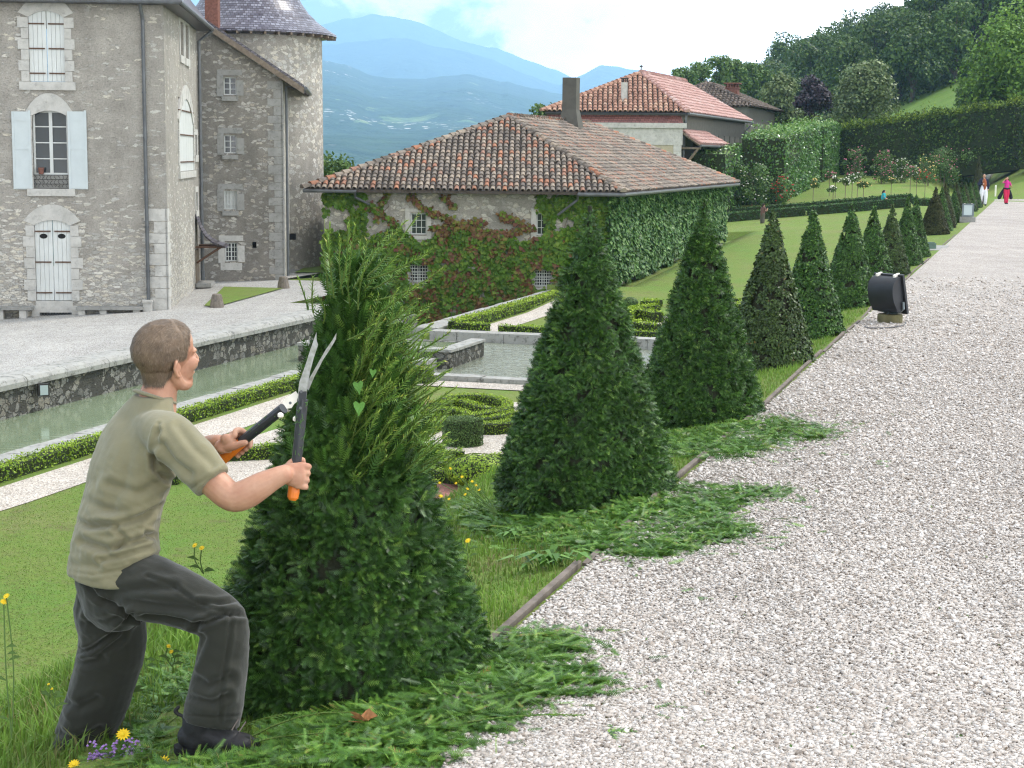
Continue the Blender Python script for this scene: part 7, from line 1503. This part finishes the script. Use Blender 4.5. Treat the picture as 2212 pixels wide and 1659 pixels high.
clippings('cut yew sprigs strewn round the nearest cone and onto the gravel', [([(230, 1520), (420, 1420), (560, 1480), (820, 1540), (1020, 1440), (1130, 1400), (1220, 1400), (1240, 1440), (1160, 1480), (1300, 1490), (1310, 1515), (1160, 1540), (1080, 1600), (960, 1665), (560, 1700), (240, 1670)], 1.0), ([(1060, 1420), (1200, 1395), (1240, 1420), (1130, 1450), (1290, 1480), (1100, 1520)], .28)], 10500, 3200, 61, .045)
clippings('cut yew sprigs strewn round the second cone and onto the gravel', [([(990, 1090), (1100, 1100), (1250, 1130), (1460, 1060), (1560, 1065), (1720, 1068), (1600, 1100), (1560, 1150), (1640, 1160), (1520, 1200), (1380, 1225), (1260, 1200), (1120, 1180), (1020, 1150)], 1.0)], 7500, 2200, 63, .05)
clippings('cut yew sprigs strewn round the third cone and onto the gravel', [([(1420, 950), (1620, 920), (1700, 915), (1790, 935), (1780, 958), (1690, 965), (1600, 1000), (1490, 995), (1430, 975)], 1.0)], 4200, 800, 65, .045)
# small stray sprigs on the gravel
stray = [(1320, 1600), (1370, 1245), (1740, 1100), (1835, 925), (1615, 1060), (1290, 1385), (1440, 1560), (1680, 1180), (1500, 1300), (1900, 1010)]
P = hitmany(np.array([float(a)+d for a, b in stray for d in (0, 12, -9, 5)]), np.array([float(b)+d for a, b in stray for d in (0, 4, -3, 7)])); P[:, 2] += .022; a = r.rand(len(P))*6.28
V, Fc = sprigs(P, np.stack([np.cos(a), np.sin(a), 0*a], -1), np.array((0, 0, 1.))+r.normal(0, .2, P.shape), .055, TP6, sd=4); mk('stray_sprigs', V, Fc, M_CLIP, rnd=r.rand(len(Fc)), kind='stuff')
n_ = 700; uu = r.uniform(1050, 2212, n_); vv = 1659-(1659-620)*r.rand(n_)**1.2; P = hitmany(uu, vv); t2, s2 = ts(P[:, 0], P[:, 1]); P = P[s2 < 1.6]; P[:, 2] += .02; n_ = len(P); a = r.rand(n_)*6.28
V, Fc = leaves(P, np.tile((0, 0, 1.), (n_, 1))+r.normal(0, .3, (n_, 3)), .014, .5, .3, 0, .1, 4); mk('gravel_debris', V, Fc, leafm('debris', [(0, (.05, .035, .02)), (.5, (.11, .075, .045)), (.55, (.05, .11, .02)), (1, (.10, .18, .04))], 0), rnd=r.rand(n_), kind='stuff')
# long loose branch in front of the cone, dead leaf
lines = [(PC(545, 1590, 5.0), PC(800, 1545, 4.95), np.array((0, 0, .07))), (PC(560, 1600, 4.9), PC(800, 1590, 4.85), np.array((0, 0, .03))), (PC(1010, 1560, 4.9), PC(1260, 1545, 5.0), np.array((0, 0, .02))), (PC(480, 1590, 5.1), PC(640, 1540, 5.1), np.array((0, 0, .03)))]
br = thing('cut_yew_branches', 'long cut yew shoots lying in front of the nearest cone', 'branches', PC(700, 1590, 4.95))
for i_, ln_ in enumerate(lines): V, Fc, rn, mb = shoot_mesh([ln_], 8+i_, .028, .006); tw_ = mb.build('twig', bpy.data.materials['green_twig'], br); mk('needles', V, Fc, M_CLIP, tw_, rnd=rn)
M_DEAD = plain('dead_leaf', (.36, .17, .07), .8, .35, 60, bump=.3); c = PC(783, 1560, 4.93); mb = MB(); o_ = []
for k in range(14): a = 2*PI*k/14; q = .034*(1+.35*math.cos(5*a)); o_.append(c+np.array((q*math.cos(a), q*math.sin(a)*.6, .012+.016*math.sin(a*2+.5)+.018*abs(math.sin(a)))))
mb.add(o_+[c], [(14, k, (k+1) % 14) for k in range(14)]); mb.tube([c, c+np.array((-.04, -.01, .006))], .0015, 5); mb.build('fallen_leaf', M_DEAD, None, loc=c, label='curled brown plane leaf lying on the clippings before the nearest cone', cat='leaf')
# wild flowers
M_STEM = plain('green_stem', (.10, .17, .045), .7, .2, bump=0); M_YF = plain('yellow_flower', (.80, .56, .02), .6, .1, bump=0); M_VF = plain('violet_flower', (.32, .19, .45), .7, .3, 50, bump=0)
def daisy(mb, c, rd, nrm_, n_=13):
    nrm_ = nrm(np.array(nrm_, float)); a = nrm(np.cross(nrm_, (0, 1, .1))); b = np.cross(nrm_, a); c = np.array(c)
    for k in range(n_): q = 2*PI*k/n_; d = a*math.cos(q)+b*math.sin(q); e = np.cross(nrm_, d); mb.add([c, c+d*rd*.6+e*rd*.17+nrm_*rd*.15, c+d*rd+nrm_*rd*.08, c+d*rd*.6-e*rd*.17+nrm_*rd*.15], [(0, 1, 2, 3)])
    mb.lathe(c, [(rd*.3, -.002), (rd*.32, .002), (rd*.1, rd*.25)], 8)
def flower(label, base_uv, heads, zc, hs=.012, group='yellow wild flowers', leaf=True):
    b = PC(*base_uv, zc); t = thing('wild_flower', label, 'flower', b, group); mb = MB(); mf = MB(); rr = random.Random(int(base_uv[0]))
    for i, (u, v) in enumerate(heads):
        h = PC(u, v, zc-.01); m1 = b*.5+h*.5+np.array((rr.uniform(-.02, .02), 0, 0)); mb.tube(list(catm([b, m1, h], 4)), .0022, 5); daisy(mf, h, hs, (rr.uniform(-.5, .5), -.6, .8))
    L = np.linalg.norm(PC(*heads[0], zc)-b)
    if leaf:
        for k in range(5):
            f = rr.uniform(.05, .7); p = b*(1-f)+PC(*heads[0], zc)*f; d = nrm(np.array((rr.choice((-1, 1)), rr.uniform(-.6, .6), .5))); l = .05; mb.add([p, p+d*l*.5+np.array((0, 0, .006)), p+d*l-np.array((0, 0, .012)), p+d*l*.5-np.array((0, 0, .006))], [(0, 1, 2, 3)])
    mb.build('stem', M_STEM, t); mf.build('blossom', M_YF, t)
flower('tall leafy weed with a yellow head at the left photo edge', (25, 1595), [(8, 1300), (14, 1288)], 5.1, .012)
flower('tall thin yellow hawkweed growing between gardener and cone', (440, 1240), [(421, 1178), (436, 1184)], 5.6, .011)
flower('tall leafy weed seen between the gardeners legs', (314, 1445), [(315, 1340)], 5.75, .004)
flower('wilted weed stalk left of the gardeners rear leg', (118, 1530), [(105, 1478), (112, 1488)], 5.2, .005)
flower('small yellow hawkweed behind the front trouser leg', (372, 1440), [(364, 1396), (370, 1408)], 5.6, .009)
flower('low yellow flower between the two boots', (284, 1500), [(281, 1467)], 5.4, .012)
flower('bright yellow flower above the violet flowers', (268, 1610), [(266, 1587)], 5.15, .024, leaf=False)
flower('yellow flower at the bottom photo edge between the boots', (352, 1668), [(351, 1649)], 5.0, .028, leaf=False)
flower('yellow flower at the bottom left corner near the rear boot', (163, 1672), [(160, 1652)], 5.1, .02, leaf=False)
flower('sheaf of yellow hawkweed arching beside the second cone', (1075, 1110), [(973, 1012), (998, 1030), (1020, 1040), (1028, 1048), (985, 1044), (1010, 1056), (1035, 1058), (1005, 1068), (950, 1043), (970, 1078)], 8.4, .009)
flower('single large yellow hawkweed in front of the brick bed', (975, 1120), [(952, 1072)], 7.5, .012)
flower('yellow dandelion on the grass strip between the two nearest cones', (1012, 1205), [(1011, 1168)], 7.0, .014)
vt = thing('violet_flowers', 'clump of violet wild flowers beside the gardeners rear boot', 'flower', PC(250, 1640, 5.1)); mb = MB(); mf = MB(); r = np.random.RandomState(5)
for k in range(34):
    u, v = r.uniform(195, 300), r.uniform(1602, 1650); p = PC(u, v, 5.12); b = p-np.array((r.uniform(-.02, .02), 0, .05)); mb.tube([b, p], .0016, 4)
    for q in range(7): c = p+r.normal(0, .008, 3)+np.array((0, 0, .004)); mf.lathe(c, [(.0012, -.003), (.0052, 0), (.0015, .004)], 5)
mb.build('stem', M_STEM, vt); mf.build('blossom', M_VF, vt)
# broad leaved weeds
M_WEED = leafm('weed_leaf', [(0, (.06, .14, .03)), (.6, (.11, .24, .045)), (1, (.18, .33, .07))], .25, .45, .3, 2, .15)
def weed(label, uv, zc, n_, L, sd):
    r = np.random.RandomState(sd); p = HIT(*uv); mb = MB()
    for k in range(n_):
        a = r.rand()*6.28; d = np.array((math.cos(a), math.sin(a), 0)); e = np.array((-d[1], d[0], 0)); l = L*r.uniform(.6, 1.2); w_ = l*.13; o = p+r.normal(0, L*.35, 3)*np.array((1, 1, 0)); o[2] = float(gheight(o[0], o[1])); m1 = o+d*l*.45+np.array((0, 0, l*.55)); t1 = o+d*l+np.array((0, 0, l*.4))
        mb.add([o, m1+e*w_, t1, m1-e*w_], [(0, 1, 2, 3)], r.rand())
    mb.build('weed', M_WEED, None, loc=p, label=label, cat='weed')
weed('broad leaved plantain clump on the grass strip before the second cone', (1190, 1225), 7, 34, .12, 1); weed('low clover patch at the bottom photo edge before the nearest cone', (740, 1640), 5, 40, .05, 2); weed('small leafy weed at the bottom photo edge right of the boots', (640, 1650), 5, 26, .05, 3); weed('pale leafy weed left of the plantain clump', (1110, 1165), 7, 22, .08, 4)
# floodlights
def hexp(mb, P4a, P4b): mb.hexa(P4a, P4b)
def floodlight(lab, c, yaw, sc, tilt, blk=True, front=False):
    """c: top centre of the base block; yaw: direction the back of the lamp faces"""
    t = thing('floodlight', lab, 'floodlight', c); bx = np.array((math.cos(yaw), math.sin(yaw), 0)); by = np.array((-math.sin(yaw), math.cos(yaw), 0)); up = np.array((0, 0, 1.)); T1 = up*math.cos(tilt)-by*math.sin(tilt); T2 = by*math.cos(tilt)+up*math.sin(tilt); o = np.array(c)+up*.17*sc
    def q(x, y, z): return o+(bx*x+T2*y+T1*z)*sc
    M_LB = bpy.data.materials.get('lamp_black') or plain('lamp_black', (.022, .024, .028), .45, .15, 8, bump=.05)
    M_LG = bpy.data.materials.get('lamp_grey') or plain('lamp_grey', (.16, .19, .20), .45, .1, 8, metal=.3, bump=0)
    mb = MB(); pr_ = [(0, -.12), (-.02, .20)]; arc = [(-.02+.0-.19*math.sin(PI*k/10)**.9, .20-.32*k/10.*1.0+.0) for k in range(11)]
    prof = [(.0, .235), (-.06, .232), (-.12, .20), (-.155, .14), (-.165, .06), (-.15, -.02), (-.125, -.08), (-.11, -.12), (.0, -.12)]; prof = [tuple(p) for p in catm(prof, 4)]; n_ = len(prof); A = [q(-.16, y, z) for y, z in prof]; Bq = [q(.16, y, z) for y, z in prof]
    mb.add(A+Bq, [tuple(range(n_))[::-1], tuple(range(n_, 2*n_))]+[(i, (i+1) % n_, (i+1) % n_+n_, i+n_) for i in range(n_)]); h = mb.build('housing', M_LB, t)
    mb = MB()
    for (x0, x1, z0, z1) in ((-.185, .185, .20, .25), (-.185, .185, -.17, -.12), (-.185, -.13, -.12, .20), (.13, .185, -.12, .20)): mb.hexa([q(x0, .0, z0), q(x1, .0, z0), q(x1, .03, z0), q(x0, .03, z0)], [q(x0, .0, z1), q(x1, .0, z1), q(x1, .03, z1), q(x0, .03, z1)])
    mb.build('front_frame', M_LG if front else M_LB, t); mb = MB(); mb.hexa([q(-.13, .012, -.12), q(.13, .012, -.12), q(.13, .02, -.12), q(-.13, .02, -.12)], [q(-.13, .012, .2), q(.13, .012, .2), q(.13, .02, .2), q(-.13, .02, .2)]); mb.build('glass', bpy.data.materials['lamp_glass'], t)
    for x in (-.11, .11): mb = MB(); mb.hexa([q(x-.012, -.05, .235), q(x+.012, -.05, .235), q(x+.012, .035, .235), q(x-.012, .035, .235)], [q(x-.012, -.05, .26), q(x+.012, -.05, .26), q(x+.012, .035, .26), q(x-.012, .035, .26)]); mb.build('clip', PW, t)
    mb = MB(); c0 = np.array(c)+up*.01; mb.tube([q(-.175, -.03, -.03), q(-.18, -.04, -.1), c0-bx*.13*sc+up*.02, c0-bx*.06*sc, c0+bx*.06*sc, c0+bx*.13*sc+up*.02, q(.18, -.04, -.1), q(.175, -.03, -.03)], .013*sc, 6); mb.build('bracket', bpy.data.materials['lamp_grey'] if 'lamp_grey' in bpy.data.materials else M_PIPE, t)
    mb = MB(); mb.tube([q(0, -.1, -.12), q(0, -.11, -.15), c0+bx*.05*sc-by*.06*sc], .006, 6); mb.build('cable_end', M_LB, t)
M_LOG = plain('mossy_wood_block', (.12, .11, .055), .95, .4, 9, bump=.6)
pb = onpath(1922, 698); pb[2] = zp(ts(pb[0], pb[1])[0]); kb = pb[1]/F_
bh = 20*kb*1.0
mb = MB(); mb.lathe(pb, [(27*kb, -.02), (27*kb, bh*.95), (25*kb, bh)], 22); mb.build('wood_block', M_LOG, None, loc=pb, label='mossy round wooden block carrying the black floodlight', cat='wood block')
floodlight('black floodlight with curved back on a wooden block beside the gravel path', pb+np.array((.0, 0, bh+.004)), R(-50), 1.08, R(14))
mb = MB(); cz_ = .022; L = [pb+np.array((.15, -.12, .02)), onpath(1955, 705), onpath(1948, 708), onpath(1920, 712), onpath(1880, 713), onpath(1868, 709)]
L = [np.array((p[0], p[1], zp(ts(p[0], p[1])[0])+cz_)) for p in L]; mb.tube(list(catm(L, 6)), .007, 6); mb.build('cable', M_TUBE, None, loc=L[0], label='thin black cable looping over the gravel in front of the wooden block', cat='cable')
pf = onpath(2090, 480); kb = pf[1]/F_; pf[2] = zp(ts(pf[0], pf[1])[0]); mb = MB(); mb.box(pf+np.array((0, 0, .09)), (.55, .4, .2), -AZ); mb.build('concrete_base', M_GREYST, None, loc=pf, label='low dark base block under the far grey floodlight', cat='base block')
floodlight('grey framed floodlight facing the camera at the far end of the path', pf+np.array((0, 0, .2)), R(180-18), 1.12, R(8), front=True)
gp = HIT(2005, 540); mb = MB(); mb.box(gp+np.array((0, 0, .08)), (.3, .18, .16), .2); mb.box(gp+np.array((0, 0, .17)), (.24, .14, .02), .2); mb.build('ground_socket', plain('green_box', (.08, .13, .10), .6, .2), None, loc=gp, label='small grey green socket box in the grass by the stone threshold', cat='socket box')
# white posts and stone balustrade on the far bank
for (u, v0, v1, lab, cat_) in ((2150, 400, 424, 'short white post on the grass between the two walkers', 'post'), (1978.6, 357, 372, 'slim white marker before the dark hedge above the roses', 'marker')):
    p = HIT(u, v1) if cat_ == 'post' else PY(u, v1, 133); k = p[1]/F_; hh = (v1-v0)*k; mb = MB(); mb.lathe(p, [(.06, -.05), (.06, hh*.9), (.03, hh)], 10); mb.build('white_'+cat_, PW, None, loc=p, label=lab, cat=cat_)
L = [(2128, 402), (2138, 380), (2146, 362), (2155, 345), (2164, 330)]; bl = thing('stone_stair_wall', 'weathered stone stair wall climbing the grass bank behind the walkers', 'wall', HIT(2128, 402)); pts = [HIT(*q) for q in L]; mb = MB()
for a, b in zip(pts[:-1], pts[1:]):
    d = nrm((b-a)*np.array((1, 1, 0))); e = np.array((-d[1], d[0], 0))*.22; mb.hexa([a-e-up_*.5, b-e-up_*.5, b+e-up_*.5, a+e-up_*.5], [a-e+up_*.45, b-e+up_*.45, b+e+up_*.45, a+e+up_*.45])
mb.build('wall', M_GREYST, bl)
for i, p in enumerate(pts[1::2]): mb = MB(); mb.lathe(p+np.array((0, 0, .45)), [(.25, 0), (.25, .1), (.12, .2), (.2, .45), (.26, .7), (.12, .85), (.16, 1.0), (.05, 1.1)], 12); mb.build('stone_urn', M_GREYST, None, loc=p+np.array((0, 0, .45)), label=('lower' if i == 0 else 'upper')+' weathered stone urn on the stair wall above the walkers', cat='urn')
tspoly('garden_path', [(98.3, 10.0), (98.3, 14.6), (98.9, 14.6), (98.9, 10.0)], -2.0, M_GPATH)
